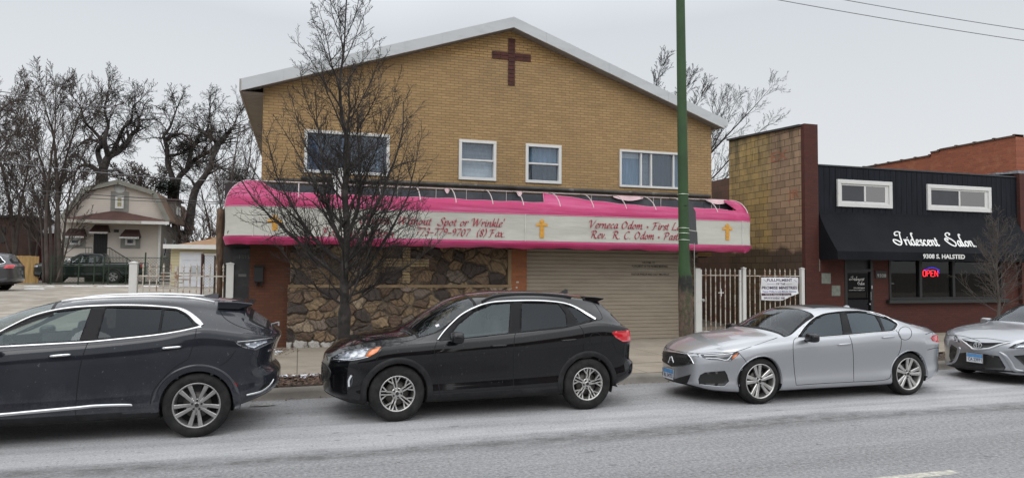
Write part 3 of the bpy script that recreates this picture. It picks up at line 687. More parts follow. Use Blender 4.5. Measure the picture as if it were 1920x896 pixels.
c = mixc(nt, ramp(nt, noise(nt, pp, 4.5, 7, .75), .50, .66, 0, .75), at.outputs['Color'], (.045, .034, .026))
nt.links.new(c, b.inputs['Base Color']); b.inputs['Roughness'].default_value = .85
bumpn(nt, b, noise(nt, pp, 45, 5, .7), .7, .015)
sx0, sx1 = P(538, 600, 16.9).x, px0
stone_wall('stone_cladding', sx0, sx1, .15, 1.53, 16.88, church, 7, palebase=True)
mb = MB(); mb.box(sx0, sx1, 16.885, 17.1, .1, 1.53); mb.box(sx0+.01, sx1, 16.84, 17.05, 1.532, 1.60); mb.box(px0-.09, px0-.002, 16.86, 17, 1.6, 2.5)
mb.build('stone_ledge', M('sandstone_ledge', (.24, .17, .10), .85, var=.25, vs=4, bump=.4), church)
stone_wall('stone_panel', xb1+.05, px0-.09, 1.60, 2.52, 16.98, church, 21, sw=.42, sh=.27)
# pier of the same stone right of the roller door
stone_wall('stone_pier', gx1+.01, gx1+.2, .15, 2.5, 16.9, church, 3, sw=.2, sh=.2)
mb = MB(); mb.box(gx1+.01, gx1+.2, 16.905, 17.4, .15, 2.52); mb.build('pier_core', MAT['soffit'], church)
# pale brick cross set into the stone panel
mb = MB(); xv = P(762, 500, 16.9)
for i in range(13): mb.box(xv.x-.09, xv.x+.09, 16.885, 16.97, 1.64+i*.068, 1.64+i*.068+.056)
xl, xr = P(716, 490, 16.9).x, P(803, 490, 16.9).x; zc = P(760, 492, 16.9).z
for r_ in range(3):
    for k in range(2):
        for sgn in (-1, 1):
            w = (xr-xl)/2-.1; a0 = xv.x+sgn*(.1+k*w/2); a1 = xv.x+sgn*(.1+(k+1)*w/2-.01)
            mb.box(min(a0, a1), max(a0, a1), 16.885, 16.97, zc-.1+r_*.068, zc-.1+r_*.068+.056)
mb.build('stone_cross', M('pale_brick', (.38, .29, .165), .85, var=.2, vs=5), church, bevel=.004)
# dark recess at the right corner, leading into the passage
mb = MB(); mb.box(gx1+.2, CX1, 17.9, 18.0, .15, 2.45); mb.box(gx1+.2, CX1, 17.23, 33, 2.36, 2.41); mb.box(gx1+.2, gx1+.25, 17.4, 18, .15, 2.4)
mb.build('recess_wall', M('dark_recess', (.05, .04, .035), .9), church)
mb = MB(); mb.box(CX1-.18, CX1-.01, 18.01, 33, 0, 2.36); mb.build('side_wall_lower', MAT['rbrick'], church)

# ---- the awning: barrel top torn open along its length, white lettered band, pink valance
pink = M('pink_canvas', (.45, .030, .130), .6, var=.14, vs=1.4, dirt=(.62, .16, .32), ds=1.3, dth=(.45, .70), damt=.6, stretch=(.3, 1, 4), bump=.4, bs=3, bd=.06)
pinkfade = M('faded_pink_canvas', (.66, .24, .36), .6, var=.12, vs=2)
cream = M('cream_canvas', (.55, .545, .49), .6, var=.07, vs=1.5, dirt=(.36, .35, .31), ds=1.2, dth=(.42, .75), damt=.6, stretch=(.5, 1, 3), bump=.2, bs=3, bd=.04)
pipe = M('awning_pipe', (.60, .52, .52), .5, var=.1)
YA, ZB, ZS, ZW, ZT = 16.015, 2.505, 2.675, 3.335, 3.985
foot = [(-1.62, 17.0), (-1.625, 16.75), (-1.56, 16.42), (-1.35, 16.15), (-1.02, YA+.02)]
nfr = 90
foot = [tuple(v) for v in catmull([Vector(p) for p in foot], 4)][:-1]
left_n = len(foot)
foot += [(-1.0+(11.43+1.0)*i/nfr, YA) for i in range(nfr+1)]
rt = [(11.46, YA+.005), (11.70, YA+.10), (11.82, 16.3), (11.86, 16.65), (11.86, 17.0)]
foot += [tuple(v) for v in catmull([Vector(p) for p in rt], 4)]
def topq(x): return (min(max(x, -1.08), 11.55), 16.985)
def tend(i):
    x, y = foot[i]
    if i < left_n or x < -.98: return 90
    if i > left_n+nfr or x > 11.38: return 90
    xj = 5.77
    if x < xj: return 29+55*math.exp(-((x+.98)/.22)**2)+5*math.exp(-((x+.98)/.8)**2)
    return 27+46*math.exp(-(x-xj)/1.0)+1.5*math.sin(x*2)
def asurf(i, t, off=0):
    x, y = foot[i]; qx, qy = topq(x); a = R(t)
    sag = .012*math.sin(x*7.8)*math.sin(2*a)+.011*math.sin(a*24+x*.9+1.1*math.sin(x*1.7))*(.25+math.exp(-((x-8.3)/1.3)**2)+math.exp(-((x-3.6)/1.5)**2))*math.sin(2*a)
    return (qx+(x-qx)*math.cos(a), qy+(y-qy)*math.cos(a)+sag, ZW+(ZT-ZW)*math.sin(a)+sag)
nt_ = 30
def top_mesh(f):
    mb = MB(); n = len(foot)
    for i in range(n):
        te = tend(i)
        for k in range(nt_+1): mb.v.append(asurf(i, te*k/nt_))
    for i in range(n-1):
        if not f(i): continue
        for k in range(nt_): mb.f.append((i*(nt_+1)+k, (i+1)*(nt_+1)+k, (i+1)*(nt_+1)+k+1, i*(nt_+1)+k+1)); mb.mi.append(0)
    return mb
# the white band is the part; the rest are its sub-parts
mb = MB(); n = len(foot); rnd = random.Random(8)
for i, (x, y) in enumerate(foot):
    for k in range(5):
        z = ZS+(ZW-ZS)*k/4; bow = .018*math.sin(PI*k/4)*(1+.4*math.sin(x*2.1))
        nx_, ny_ = (0, -1) if left_n <= i <= left_n+nfr else ((-.8, -.6) if i < left_n else (.8, -.6))
        mb.v.append((x-nx_*bow, y-ny_*bow*.6, z))
mb.f = [(i*5+k, (i+1)*5+k, (i+1)*5+k+1, i*5+k+1) for i in range(n-1) for k in range(4)]; mb.mi = [0]*len(mb.f)
aw = link('awning', mb.mesh('awning', True), cream, church)
o = link('canopy', top_mesh(lambda i: True).mesh('canopy', True), pink, aw)
mb = MB()
for i, (x, y) in enumerate(foot):
    s = .012*math.sin(x*3.3)+.01*math.sin(x*9.1+1)
    side = i < left_n or i > left_n+nfr
    ins = .05 if not side else .03
    dy = 1 if not side else .6
    cx = 0 if not side else (1 if x < 0 else -1)
    pr_ = [(-.02, ZS+.004), (-.035, ZS-.03), (-.03, ZS-.07), (-.01, ZS-.12), (ins, ZB+s)] if not side else [(-.02, ZS+.004), (-.02, ZS-.04), (0, ZS-.1), (.015+s, ZB+.03), (.03+s*2, ZB-.02+s)]
    for a, z in pr_: mb.v.append((x+cx*a, y+a*dy, z))
mb.f = [(i*5+k, (i+1)*5+k, (i+1)*5+k+1, i*5+k+1) for i in range(n-1) for k in range(4)]; mb.mi = [0]*len(mb.f)
link('valance', mb.mesh('valance', True), pink, aw)
mb = MB(); mb.tube([(x, y-.004, ZS+.002) for x, y in foot], .011, 5); mb.build('seam', M('grimy_seam', (.10, .09, .085), .8, var=.5, vs=6), aw)
mb = MB(); mb.tube([(x, y-.006, ZW) for x, y in foot], .008, 5); mb.build('top_seam', pinkfade, aw)
welt = M('white_welt', (.7, .69, .66), .6)
for xs_ in (P(474, 420, YA).x, P(985, 420, YA).x, P(1392, 430, YA).x): MB().tube([(xs_, YA-.012, ZS), (xs_, YA-.012, ZW)], .008, 5).build('welt', welt, aw)
# torn edge hem and hoops
mb = MB(); mb.tube([asurf(i, tend(i)) for i in range(left_n+2, left_n+nfr-2)], .009, 5); mb.build('torn_hem', pinkfade, aw)
mb = MB()
xh = -.45
hoops = [P(a, 360, 16.6).x for a in (560, 636, 710, 782, 847, 914, 970, 1037, 1098, 1158, 1212, 1268, 1325, 1380)]
for k, hx in enumerate(hoops):
    pts = [(hx, 16.985+(YA-16.985)*math.cos(R(t)), ZW+(ZT-ZW)*math.sin(R(t))) for t in range(20, 91, 7)]; MB().tube(pts, .013, 6).build('hoop', pipe, aw)
mb.tube([(-1.08, 16.96, ZT), (11.55, 16.96, ZT)], .020, 6)
mb.build('header_pipe', pipe, aw)
pts = [(-1.08+(-1.62+1.08)*math.cos(R(t))-.03, 16.99, ZW+(ZT-ZW)*math.sin(R(t))+.02) for t in range(0, 91, 6)]; MB().tube(pts, .012, 6).build('hoop', pipe, aw)
for a in (596, 746, 818, 875, 950, 1110, 1226, 1240, 1335, 1350):
    hx = P(a, 360, 16.9).x; MB().tube([(hx, 16.93, ZT), (hx, 16.93, 3.5)], .009, 5).build('strut', pipe, aw)
# rags of canvas left on the frame
ragm = M('bleached_canvas', (.66, .46, .48), .7)
for a, b_ in ((847, 838), (1158, 1215), (985, 975), (1335, 1378)):
    x0 = P(a, 360, 16.6).x; x1 = P(b_, 360, 16.6).x; m_ = 8; mb = MB()
    for i in range(m_+1):
        t = i/m_; x = x0+(x1-x0)*t; sg = .08*math.sin(PI*t)
        mb.v += [(x, 16.95-.02, ZT+.01), (x, 16.86, ZT-.05-sg)]
    k = len(mb.v)-2*(m_+1); mb.f += [(k+2*i, k+2*i+2, k+2*i+3, k+2*i+1) for i in range(m_)]; mb.mi += [0]*m_
    link('canvas_rag', mb.mesh('canvas_rag', True), ragm, aw)
# loose white tarp hanging in front of the left window
mb = MB(); a = P(622, 322, 16.7); b_ = P(646, 312, 16.7); c_ = P(652, 352, 16.55); d_ = P(630, 372, 16.45)
g8 = 8
for i in range(g8+1):
    for j in range(g8+1):
        u, v = i/g8, j/g8; q = (a*(1-u)+b_*u)*(1-v)+(d_*(1-u)+c_*u)*v; mb.v.append((q.x, q.y+.04*math.sin(u*9)+.02*math.sin(v*5), q.z))
mb.f = [(i*(g8+1)+j, (i+1)*(g8+1)+j, (i+1)*(g8+1)+j+1, i*(g8+1)+j+1) for i in range(g8) for j in range(g8)]; mb.mi = [0]*len(mb.f)
link('loose_flap', mb.mesh('loose_flap', True), M('white_tarp', (.6, .6, .57), .6), aw)
# rotten hole at the lower left corner of the band
mb = MB()
for i in range(9):
    x = -1.52+i*.055; mb.v += [(x, 16.35-.035*i, ZS+.03), (x, 16.33-.035*i, ZS+.10+.04*math.sin(i*1.3))]
mb.f = [(2*i, 2*i+2, 2*i+3, 2*i+1) for i in range(8)]; mb.mi = [0]*8
link('rot_patch', mb.mesh('rot_patch'), M('rotten_edge', (.09, .075, .05), .9, var=.5, vs=20), aw)
mb = MB(); k = 0  # unseen dark sheet added inside the awning to block light from the torn top
for x, y in foot: mb.v += [(x, y+.02, ZS+.03), (min(max(x, -1.5), 11.7), 16.93, ZS+.03)]
mb.f = [(2*i, 2*i+2, 2*i+3, 2*i+1) for i in range(len(foot)-1)]; mb.mi = [0]*len(mb.f)
link('awning_light_block', mb.mesh('awning_light_block'), MAT['dark'], aw)
# lettering
red = M('dark_red_lettering', (.36, .012, .045), .6); gold = M('gold_cross_paint', (.72, .36, .045), .6, var=.2, vs=14)
def awtext(s, px, py, pxe, xh, **k):
    a = P(px, py, YA-.02); q, w = nibtext(s, xh, .23, 40, .16, **k); we = P(pxe, py, YA-.02).x-a.x; f = we/w
    text_obj('lettering', q, lambda u, v, d_: (a.x+u*f, YA-.006-d_, a.z+v), red, aw, .006)
awtext("Church  Without  Spot or Wrinkle'", 673, 418.3, 945, .105)
awtext("For Counseling", 603, 442, 738, .105); awtext("773-779-9707  (8) Fax.", 779, 440.5, 948, .105)
awtext("Verneca Odom * First Lady", 1104, 426.8, 1292, .108); awtext("Rev.  R. C. Odom * Pastor", 1108, 446, 1284, .108)
def gold_cross(px, py0, py1):
    a = P(px, py0, YA-.02); b2 = P(px, py1, YA-.02); h = a.z-b2.z; mb = MB(); x = a.x
    n = 13
    for i in range(n):
        z0 = b2.z+h*i/n; w = .055*(1+.12*math.sin(i*2.2)); mb.box(x-w, x+w, YA-.014, YA-.004, z0+.003, z0+h/n-.003)
    for sgn in (-1, 1): mb.add([(x+sgn*.055, YA-.013, a.z-.07), (x+sgn*.15, YA-.013, a.z-.085), (x+sgn*.15, YA-.013, a.z-.15), (x+sgn*.055, YA-.013, a.z-.13)], [(0, 1, 2, 3)])
    mb.add([(x-.05, YA-.015, a.z), (x+.05, YA-.015, a.z), (x, YA-.015, a.z+.035)], [(0, 1, 2)])
    mb.build('gold_cross', gold, aw)
gold_cross(515.5, 405, 432); gold_cross(1016.5, 413, 446); gold_cross(1364.5, 421, 450)
# ================================================================== SALON BUILDING
YS = 16.6
salon = empty('salon_building', (18, YS, .15), label='low black-boarded salon with a black awning, red brick base and tall block side wall', cat='building')
SX0 = 13.9; PX1 = 14.37; SXR = 22.15
MAT['dred'] = brick('dark_red_brick_wall', (.092, .023, .016), (.066, .018, .013), (.044, .021, .016), .215, .068, 'x', .006, grime=(.04, .02, .018), gamt=.5)
MAT['dred_y'] = brick('dark_red_brick_side', (.20, .045, .028), (.15, .035, .022), (.08, .035, .025), .215, .068, 'y', .006)
def block_mat():
    m, nt, b = newmat('painted_block'); p = wpos(nt); s = nd(nt, 'ShaderNodeSeparateXYZ', {0: p})
    v = nd(nt, 'ShaderNodeCombineXYZ', {0: s.outputs['Y'], 1: s.outputs['Z']}).outputs[0]
    t = nd(nt, 'ShaderNodeTexBrick', {'Vector': v, 'Color1': (1, 1, 1, 1), 'Color2': (.72, .72, .72, 1), 'Mortar': (.16, .13, .1, 1), 'Scale': 1., 'Mortar Size': .008, 'Mortar Smooth': .2, 'Brick Width': .41, 'Row Height': .205})
    yel = mixc(nt, ramp(nt, noise(nt, p, 1.6, 5, .7), .35, .65), (.52, .36, .125), (.34, .25, .13))
    tan = mixc(nt, ramp(nt, noise(nt, p, 1.1, 5, .7), .35, .65), (.42, .285, .18), (.33, .22, .14))
    yy = nd(nt, 'ShaderNodeMath', {0: noise(nt, p, 1.2, 5), 1: .8, 2: s.outputs['Y']}, operation='MULTIPLY_ADD').outputs[0]
    c = mixc(nt, ramp(nt, yy, 18.3, 18.75), tan, yel)
    # mould and rain streaks below the coping, old red lettering ghosts
    st = ramp(nt, noise(nt, vmul(nt, p, (1, 2.2, .35)), 1.5, 6, .7), .46, .62)
    hz = ramp(nt, s.outputs['Z'], 4.3, 6.2, .12, .8)
    c = mixc(nt, nd(nt, 'ShaderNodeMath', {0: st, 1: hz}, operation='MULTIPLY').outputs[0], c, (.06, .058, .035))
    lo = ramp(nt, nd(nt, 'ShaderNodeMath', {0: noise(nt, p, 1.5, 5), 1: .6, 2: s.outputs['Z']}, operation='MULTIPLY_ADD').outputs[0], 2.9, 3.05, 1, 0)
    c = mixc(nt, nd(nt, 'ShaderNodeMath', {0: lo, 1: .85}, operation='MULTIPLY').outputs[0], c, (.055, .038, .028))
    c = mixc(nt, 1.0, c, t.outputs['Color'], 'MULTIPLY')
    nt.links.new(c, b.inputs['Base Color']); b.inputs['Roughness'].default_value = .85
    bumpn(nt, b, nd(nt, 'ShaderNodeMath', {0: 1., 1: t.outputs['Fac']}, operation='SUBTRACT').outputs[0], .6, .012); return m
BYE = 20.25
mb = MB()
# block side wall: the front part stands higher than the long rear part
mb.add([(SX0, YS+.12, .1), (SX0, BYE, .1), (SX0, BYE, 6.40), (SX0, YS+.12, 6.2), (SX0+.25, YS+.12, .1), (SX0+.25, BYE, .1), (SX0+.25, BYE, 6.40), (SX0+.25, YS+.12, 6.2)],
       [(0, 3, 2, 1), (4, 5, 6, 7), (1, 2, 6, 5), (3, 7, 6, 2), (0, 1, 5, 4), (0, 4, 7, 3)])
mb.build('block_wall', block_mat(), salon)
mb = MB(); mb.bar((SX0+.1, YS+.1, 6.24), (SX0+.1, BYE+.03, 6.44), .36, .06); mb.build('coping', M('dark_coping', (.045, .045, .045), .8), salon)
rd = M('faded_red_lettering', (.30, .12, .07), .9, var=.3, vs=6)
for s_, y0, z0, h, w in (('EX', 18.05, 5.35, .42, .75), ('JR', 17.3, 4.15, .36, .5)):
    plain_text('painted_letters', s_, h, w, lambda u, v, d_: (SX0-.004, y0-u, z0+v), rd, salon, .01)
mb = MB(); mb.box(SX0, SX0+.25, BYE+.01, 36, .1, 5.15); mb.build('rear_wall', brick('rear_block', (.15, .085, .06), (.115, .065, .05), (.06, .045, .04), .41, .205, 'y', .008), salon)
mb = MB(); mb.box(SX0-.003, PX1, YS-.03, YS+.115, .1, 6.27); mb.build('brick_pillar', MAT['dred'], salon)
mb = MB(); mb.box(PX1+.002, SXR, YS+.01, YS+.1, 3.0, 5.08)
rnd = random.Random(9); x = PX1+.01
while x < SXR-.05:
    w = .203; mb.box(x+.006, x+w-.006, YS-.012-rnd.uniform(0, .003), YS+.012, 3.6, 5.04); x += w
mb.build('boarding', M('black_stained_board', (.008, .010, .015), .7, var=.3, vs=4, dirt=(.018, .021, .028), ds=3, dth=(.5, .75), damt=.7, stretch=(3, 1, .4), spec=.2), salon)
mb = MB(); mb.box(PX1+.002, SXR, YS-.03, YS+.5, 5.075, 5.115); mb.build('roof_edge', M('dark_metal_edge', (.05, .055, .06), .4, .3), salon)
mb = MB(); mb.box(PX1, SXR, YS+.5, 34, 4.7, 4.75); mb.build('roof', MAT['roof'], salon)
# brick front under the awning, with openings
wx0, wx1 = P(1667, 540, YS).x, 21.45
dx0, dx1 = P(1584, 540, YS).x, P(1637, 540, YS).x
mb = MB(); plate(mb, [(PX1+.002, .1), (SXR, .1), (SXR, 2.99), (PX1+.002, 2.99)], [rect(dx0, dx1, .16, 2.42), rect(wx0, wx1, 1.17, 2.42)], YS+.005, YS+.25)
mb.build('wall', MAT['dred'], salon)
mb = MB(); mb.box(PX1, SXR, YS+2.6, YS+2.7, 0, 4); mb.box(PX1, SXR, YS+.26, YS+2.6, 0, .16); mb.box(PX1, SXR, YS+.26, YS+2.6, 2.6, 2.7)
mb.build('interior', M('salon_interior', (.10, .09, .08), .9, var=.4, vs=1.2), salon)
mb = MB(); rnd = random.Random(2)
for i in range(9):
    x = wx0+.3+i*.52; mb.box(x, x+.32, YS+.9, YS+1.3, .2, 1.25+rnd.uniform(0, .35)); mb.box(x+.05, x+.27, YS+1.0, YS+1.1, 1.3, 1.8)
mb.build('interior_furniture', M('salon_furniture', (.16, .15, .15), .6, var=.5, vs=2), salon)
sg = glassmat('shop_glass', (.30, .31, .32), (.7, .7, .7), .25, (.02, .02, .02), f0=.045, rough=.02)
mb = MB(); fr = .07
mb.box(wx0, wx1, YS-.02, YS+.1, 1.17, 1.17+fr); mb.box(wx0, wx1, YS-.02, YS+.1, 2.42-fr, 2.42)
for x in (wx0, P(1725, 540, YS).x, P(1787, 540, YS).x, wx1-fr): mb.box(x-(.03 if wx0 < x < wx1-.2 else 0), x+fr, YS-.018, YS+.098, 1.17+fr, 2.42-fr)
w = mb.build('shop_window', MAT['black'], salon)
mb = MB(); mb.box(wx0+.02, wx1-.02, YS+.05, YS+.056, 1.2, 2.4); mb.build('pane', sg, w)
mb = MB(); mb.box(wx0-.12, wx1+.12, YS-.14, YS+.003, 1.06, 1.17); mb.build('sill', M('black_sill', (.02, .022, .022), .4), w, bevel=.01)
q = P(1671, 531, YS+.04); plain_text('window_sticker', 'VISA', .035, .12, lambda u, v, d_: (q.x+u, q.y, q.z-.02+v), M('pale_sticker', (.4, .5, .5), .6), w)
# door
mb = MB(); mb.box(dx0, dx1, YS+.06, YS+.1, .16, 2.42); mb.box(dx0, dx0+.09, YS-.01, YS+.06, .16, 2.42); mb.box(dx1-.09, dx1, YS-.01, YS+.06, .16, 2.42); mb.box(dx0+.09, dx1-.09, YS-.01, YS+.06, 2.0, 2.08)
d = mb.build('door', MAT['black'], salon)
mb = MB(); mb.box(dx0+.1, dx1-.1, YS+.045, YS+.052, .45, 2.0); mb.build('door_pane', glassmat('door_glass', (.1, .1, .11), (1, 1, 1), .8, (.006, .006, .008), f0=.03), d)
mb = MB(); hx = P(1631, 552, YS).x; z0, z1 = P(1631, 562, YS).z, P(1631, 547, YS).z
mb.tube([(hx, YS-.04, z0), (hx, YS-.04, z1)], .012, 6); mb.tube([(hx-.01, YS-.02, z0-.12), (hx-.01, YS-.0, z0-.12)], .025, 8)
mb.box(hx+.04, hx+.07, YS-.03, YS-.01, P(1634, 541, YS).z, P(1634, 535, YS).z); mb.build('door_handle', M('steel', (.6, .6, .6), .3, 1), d)
wh = M('white_lettering', (.78, .78, .76), .6)
SPEC = {
'I': (1.75, [[(1.95,2.3),(1.3,2.45),(.7,2.2),(.6,1.75),(1.1,1.8)],[(1.75,2.35),(1.45,1.6),(1.15,.5),(.6,.0),(.05,.1),(-.35,.5),(-.2,.95),(.4,.85),(.95,.5)]]),
'S': (1.75, [[(1.0,2.05),(1.35,2.3),(.9,2.5),(.35,2.2),(.4,1.7),(1.1,1.2),(1.45,.6),(1.05,.02),(.4,.2),(-.1,.7),(-.35,1.2),(-.05,1.45),(.3,1.1)]]),
'd': (1.05, [[(.8,.85),(.5,1.05),(.15,.65),(.12,.2),(.35,.0),(.68,.3)],[(1.3,2.15),(1.0,2.2),(.85,1.5),(.75,.5),(.85,.02),(1.05,.1)]]),
'l': (.6, [[(.75,2.15),(.45,2.25),(.25,1.6),(.18,.4),(.3,.0),(.5,.15)]]),
}
q0 = P(1608, 529, YS+.03)
def doortxt(s, px, py, pxe, xh, plain=False):
    a = P(px, py, YS+.03); we = P(pxe, py, YS+.03).x-a.x
    if plain: plain_text('door_lettering', s, xh, we, lambda u, v, d_: (a.x+u, YS+.044-d_*.3, a.z+v), wh, d); return
    qs, w_ = nibtext(s, xh, .22, 30, .1, special=SPEC); f = we/w_
    text_obj('door_lettering', qs, lambda u, v, d_: (a.x+u*f, YS+.044-d_, a.z+v), wh, d, .003)
doortxt('Iridescent', 1594, 525.5, 1621, .05); doortxt('Salon', 1609, 534, 1621.5, .05)
doortxt('773.253.8024', 1601, 541, 1622, .055, True); doortxt('www.iridescent-salon.com', 1592, 544.5, 1622, .035, True)
# number plate, glass blocks
mb = MB(); a = P(1641, 522, YS); b_ = P(1662, 508, YS); mb.box(a.x, b_.x, YS-.02, YS+.01, a.z, b_.z); npl = mb.build('number_plate', M('dark_plate', (.03, .025, .025), .6), salon)
a = P(1643.5, 519.5, YS); plain_text('house_number', '9308', .14, P(1660, 518, YS).x-a.x, lambda u, v, d_: (a.x+u, YS-.022-d_, a.z+v), M('silver_numeral', (.5, .5, .48), .4), npl)
for px, py, w_, h_ in ((1535, 497, 5, 24), (1549, 522, 17, 20), (1567.5, 545, 16, 20)):
    mb = MB(); a = P(px-w_/2, py+h_/2, YS); b_ = P(px+w_/2, py-h_/2, YS)
    mb.box(a.x, b_.x, YS-.012, YS+.03, a.z, b_.z); mb.build('glass_block', M('glass_block', (.17, .19, .16), .2, var=.2, vs=12, bump=.3, bs=14), salon, bevel=.01)
# high windows in deep white surrounds
hg = glassmat('reflecting_glass', (.3, .3, .3), (.75, .73, .72), .55, (.05, .048, .048), f0=.28, rough=.06)
scr = M('insect_screen', (.055, .057, .065), .7, var=.1)
for (pa, pt, pc, pb) in ((1568, 337, 1670, 393), (1736, 345, 1855, 399)):
    x0, x1 = P(pa, 360, YS).x, P(pc, 360, YS).x; z1, z0 = 4.70, 3.90
    mb = MB(); o_ = .12
    for (a, b_, c_, d_) in ((x0, x1, z0, z0+o_), (x0, x1, z1-o_, z1), (x0, x0+o_, z0+o_, z1-o_), (x1-o_, x1, z0+o_, z1-o_)): mb.box(a, b_, YS-.075, YS+.02, c_, d_)
    i0, i1, j0, j1 = x0+o_, x1-o_, z0+o_, z1-o_; f = .05
    for (a, b_, c_, d_) in ((i0, i1, j0, j0+f), (i0, i1, j1-f, j1), (i0, i0+f, j0+f, j1-f), (i1-f-.08, i1, j0+f, j1-f)): mb.box(a, b_, YS-.04, YS+.01, c_, d_)
    xm = i0+(i1-i0)*.5; mb.box(xm-.03, xm+.03, YS-.05, YS+.01, j0+f, j1-f)
    wv = mb.build('high_window', MAT['trim'], salon, bevel=.006)
    mb = MB(); mb.box(i0+f, xm-.03, YS-.03, YS-.024, j0+f, j1-f); mb.build('screen', scr, wv)
    mb = MB(); mb.box(xm+.03, i1-f-.08, YS-.025, YS-.022, j0+f, j1-f); mb.build('pane', hg, wv)
    mb = MB(); mb.box(i0, i1, YS-.018, YS-.014, j0, j1); mb.build('backing', MAT['soffit'], wv)
# the black awning: sloping sheet with a hollow curve, valance, side
YV, ZV0, ZV1, ZTOP = 15.88, 2.335, 2.575, 3.74
blk = M('black_canvas', (.009, .010, .013), .8, var=.15, vs=1.5, dirt=(.017, .018, .022), ds=.8, dth=(.45, .75), damt=.6, bump=.25, bs=2.5, bd=.06, spec=.15)
def sal(x, t):
    y = YS-.02-(YS-.02-YV)*(t**1.35); z = ZTOP+(ZV1-ZTOP)*t; return y+.006*math.sin(x*2.3+t*5), z
mb = MB(); nx = 60; nt2 = 14; xs = np.linspace(PX1+.03, SXR-.02, nx+1)
for x in xs:
    for k in range(nt2+1): y, z = sal(x, k/nt2); mb.v.append((x, y, z))
    mb.v.append((x, YV+.01*math.sin(x*3), ZV0+.006*math.sin(x*11)))
n2 = nt2+2; mb.f = [(i*n2+k, (i+1)*n2+k, (i+1)*n2+k+1, i*n2+k+1) for i in range(nx) for k in range(n2-1)]; mb.mi = [0]*len(mb.f)
for x in (xs[0], xs[-1]):
    k0 = len(mb.v); ring = [(x,)+sal(x, k/nt2) for k in range(nt2+1)]+[(x, YV, ZV0), (x, YS, ZV0), (x, YS, ZTOP)]
    mb.v += ring; mb.f.append(tuple(range(k0, k0+len(ring)))); mb.mi.append(0)
saw = link('awning', mb.mesh('awning'), blk, salon)
def sawtext(s, px, py, pxe, xh):
    # find the slope position the baseline lies on
    best = min((k/200 for k in range(201)), key=lambda t: abs(P(px, py, sal(0, t)[0]).z-sal(0, t)[1]))
    yb, zb2 = sal(0, best); a = P(px, py, yb); we = P(pxe, py, yb).x-a.x
    qs, w_ = nibtext(s, xh, .34, 28, .06, minw=.085, special=SPEC); f = we/w_
    def mp(u, v, d_):
        z = a.z+v; t = (z-ZTOP)/(ZV1-ZTOP); y, _ = sal(a.x+u*f, max(0, t)); return (a.x+u*f, y-.012-d_, z)
    text_obj('lettering', qs, mp, wh, saw, .006)
sawtext('Iridescent   Salon.', 1682, 459, 1832, .165)
a = P(1729.5, 484, YV); plain_text('lettering', '9308 S. HALSTED', .175, P(1808, 484, YV).x-a.x, lambda u, v, d_: (a.x+u, YV-.02-d_, a.z+v), wh, saw, .035)
# neon OPEN sign hanging in the shop window
q0 = P(1731, 518, YS+.02); q1 = P(1759, 507, YS+.02)
rn = M('red_neon', (.8, .05, .05), .5, emit=((1, .03, .05), 1.7)); bn = M('blue_neon', (.1, .1, .8), .5, emit=((.04, .03, .8), 1.1))
nw = (q1.x-q0.x); nh = q1.z-q0.z
neon = empty('open_sign', (q0.x+nw/2, YS+.02, q0.z), label='red neon OPEN sign with a blue arc hanging in the salon window', cat='neon sign')
lt = {'O': [[(0, .2), (0, .8), (.2, 1), (.6, 1), (.8, .8), (.8, .2), (.6, 0), (.2, 0), (0, .2)]], 'P': [[(0, 0), (0, 1), (.6, 1), (.8, .8), (.6, .5), (0, .5)]], 'E': [[(.8, 1), (0, 1), (0, 0), (.8, 0)], [(0, .5), (.6, .5)]], 'N': [[(0, 0), (0, 1), (.8, 0), (.8, 1)]]}
for i, ch in enumerate('OPEN'):
    mb = MB()
    for st in lt[ch]: mb.tube([(q0.x+(i*1.1+a)*nw/4.2, YS+.025, q0.z+b_*nh) for a, b_ in st], .0095, 6)
    mb.build('neon_letter', rn, neon)
mb = MB(); mb.tube([(q0.x+nw*.1+nw*t/12, YS+.03, q1.z+.01+.075*math.sin(PI*t/12)) for t in range(13)], .009, 6); mb.tube([(q1.x-.0, YS+.03, q1.z+.0), (q1.x+.06, YS+.03, q0.z+.1)], .008, 6)
mb.build('neon_arc', bn, neon)

# ================================================================== NEXT BUILDING (orange-red brick) behind the salon
rb = empty('brick_building', (24, YS, .15), label='tall orange-red brick building with a stepped parapet behind the salon', cat='building')
BX = 22.25
stp = []
for px, py in ((1920, 253), (1763, 281), (1762, 285), (1746, 287), (1745, 293), (1618, 313)):
    r_ = ray(px, py); t = BX/r_.x; q = CAM+r_*t; stp.append((q.y, q.z))
mb = MB(); tops = [(stp[0][0]-6, stp[0][1]+.0)]+[(stp[0][0], stp[0][1])]
za = stp[0][1]; zbp = stp[1][1]; zc_ = stp[4][1]
poly = [(YS, .1), (60, .1), (60, zc_-.05), (stp[4][0], zc_), (stp[4][0], stp[3][1]), (stp[2][0], stp[3][1]), (stp[2][0], za), (YS+.05, za), (YS+.05, 5.35), (YS, 5.35)]
mb.add([(BX, y, z) for y, z in poly]+[(BX+8, y, z) for y, z in poly], [tuple(range(len(poly)))[::-1], tuple(range(len(poly), 2*len(poly)))]+[(i, (i+1) % len(poly), (i+1) % len(poly)+len(poly), i+len(poly)) for i in range(len(poly))])
mb.build('wall', brick('orange_red_brick', (.35, .105, .05), (.25, .075, .04), (.17, .11, .08), .215, .072, 'y', .006, grime=(.42, .19, .10), gamt=.5, gs=2.5, gth=(.55, .75)), rb)
mb = MB()
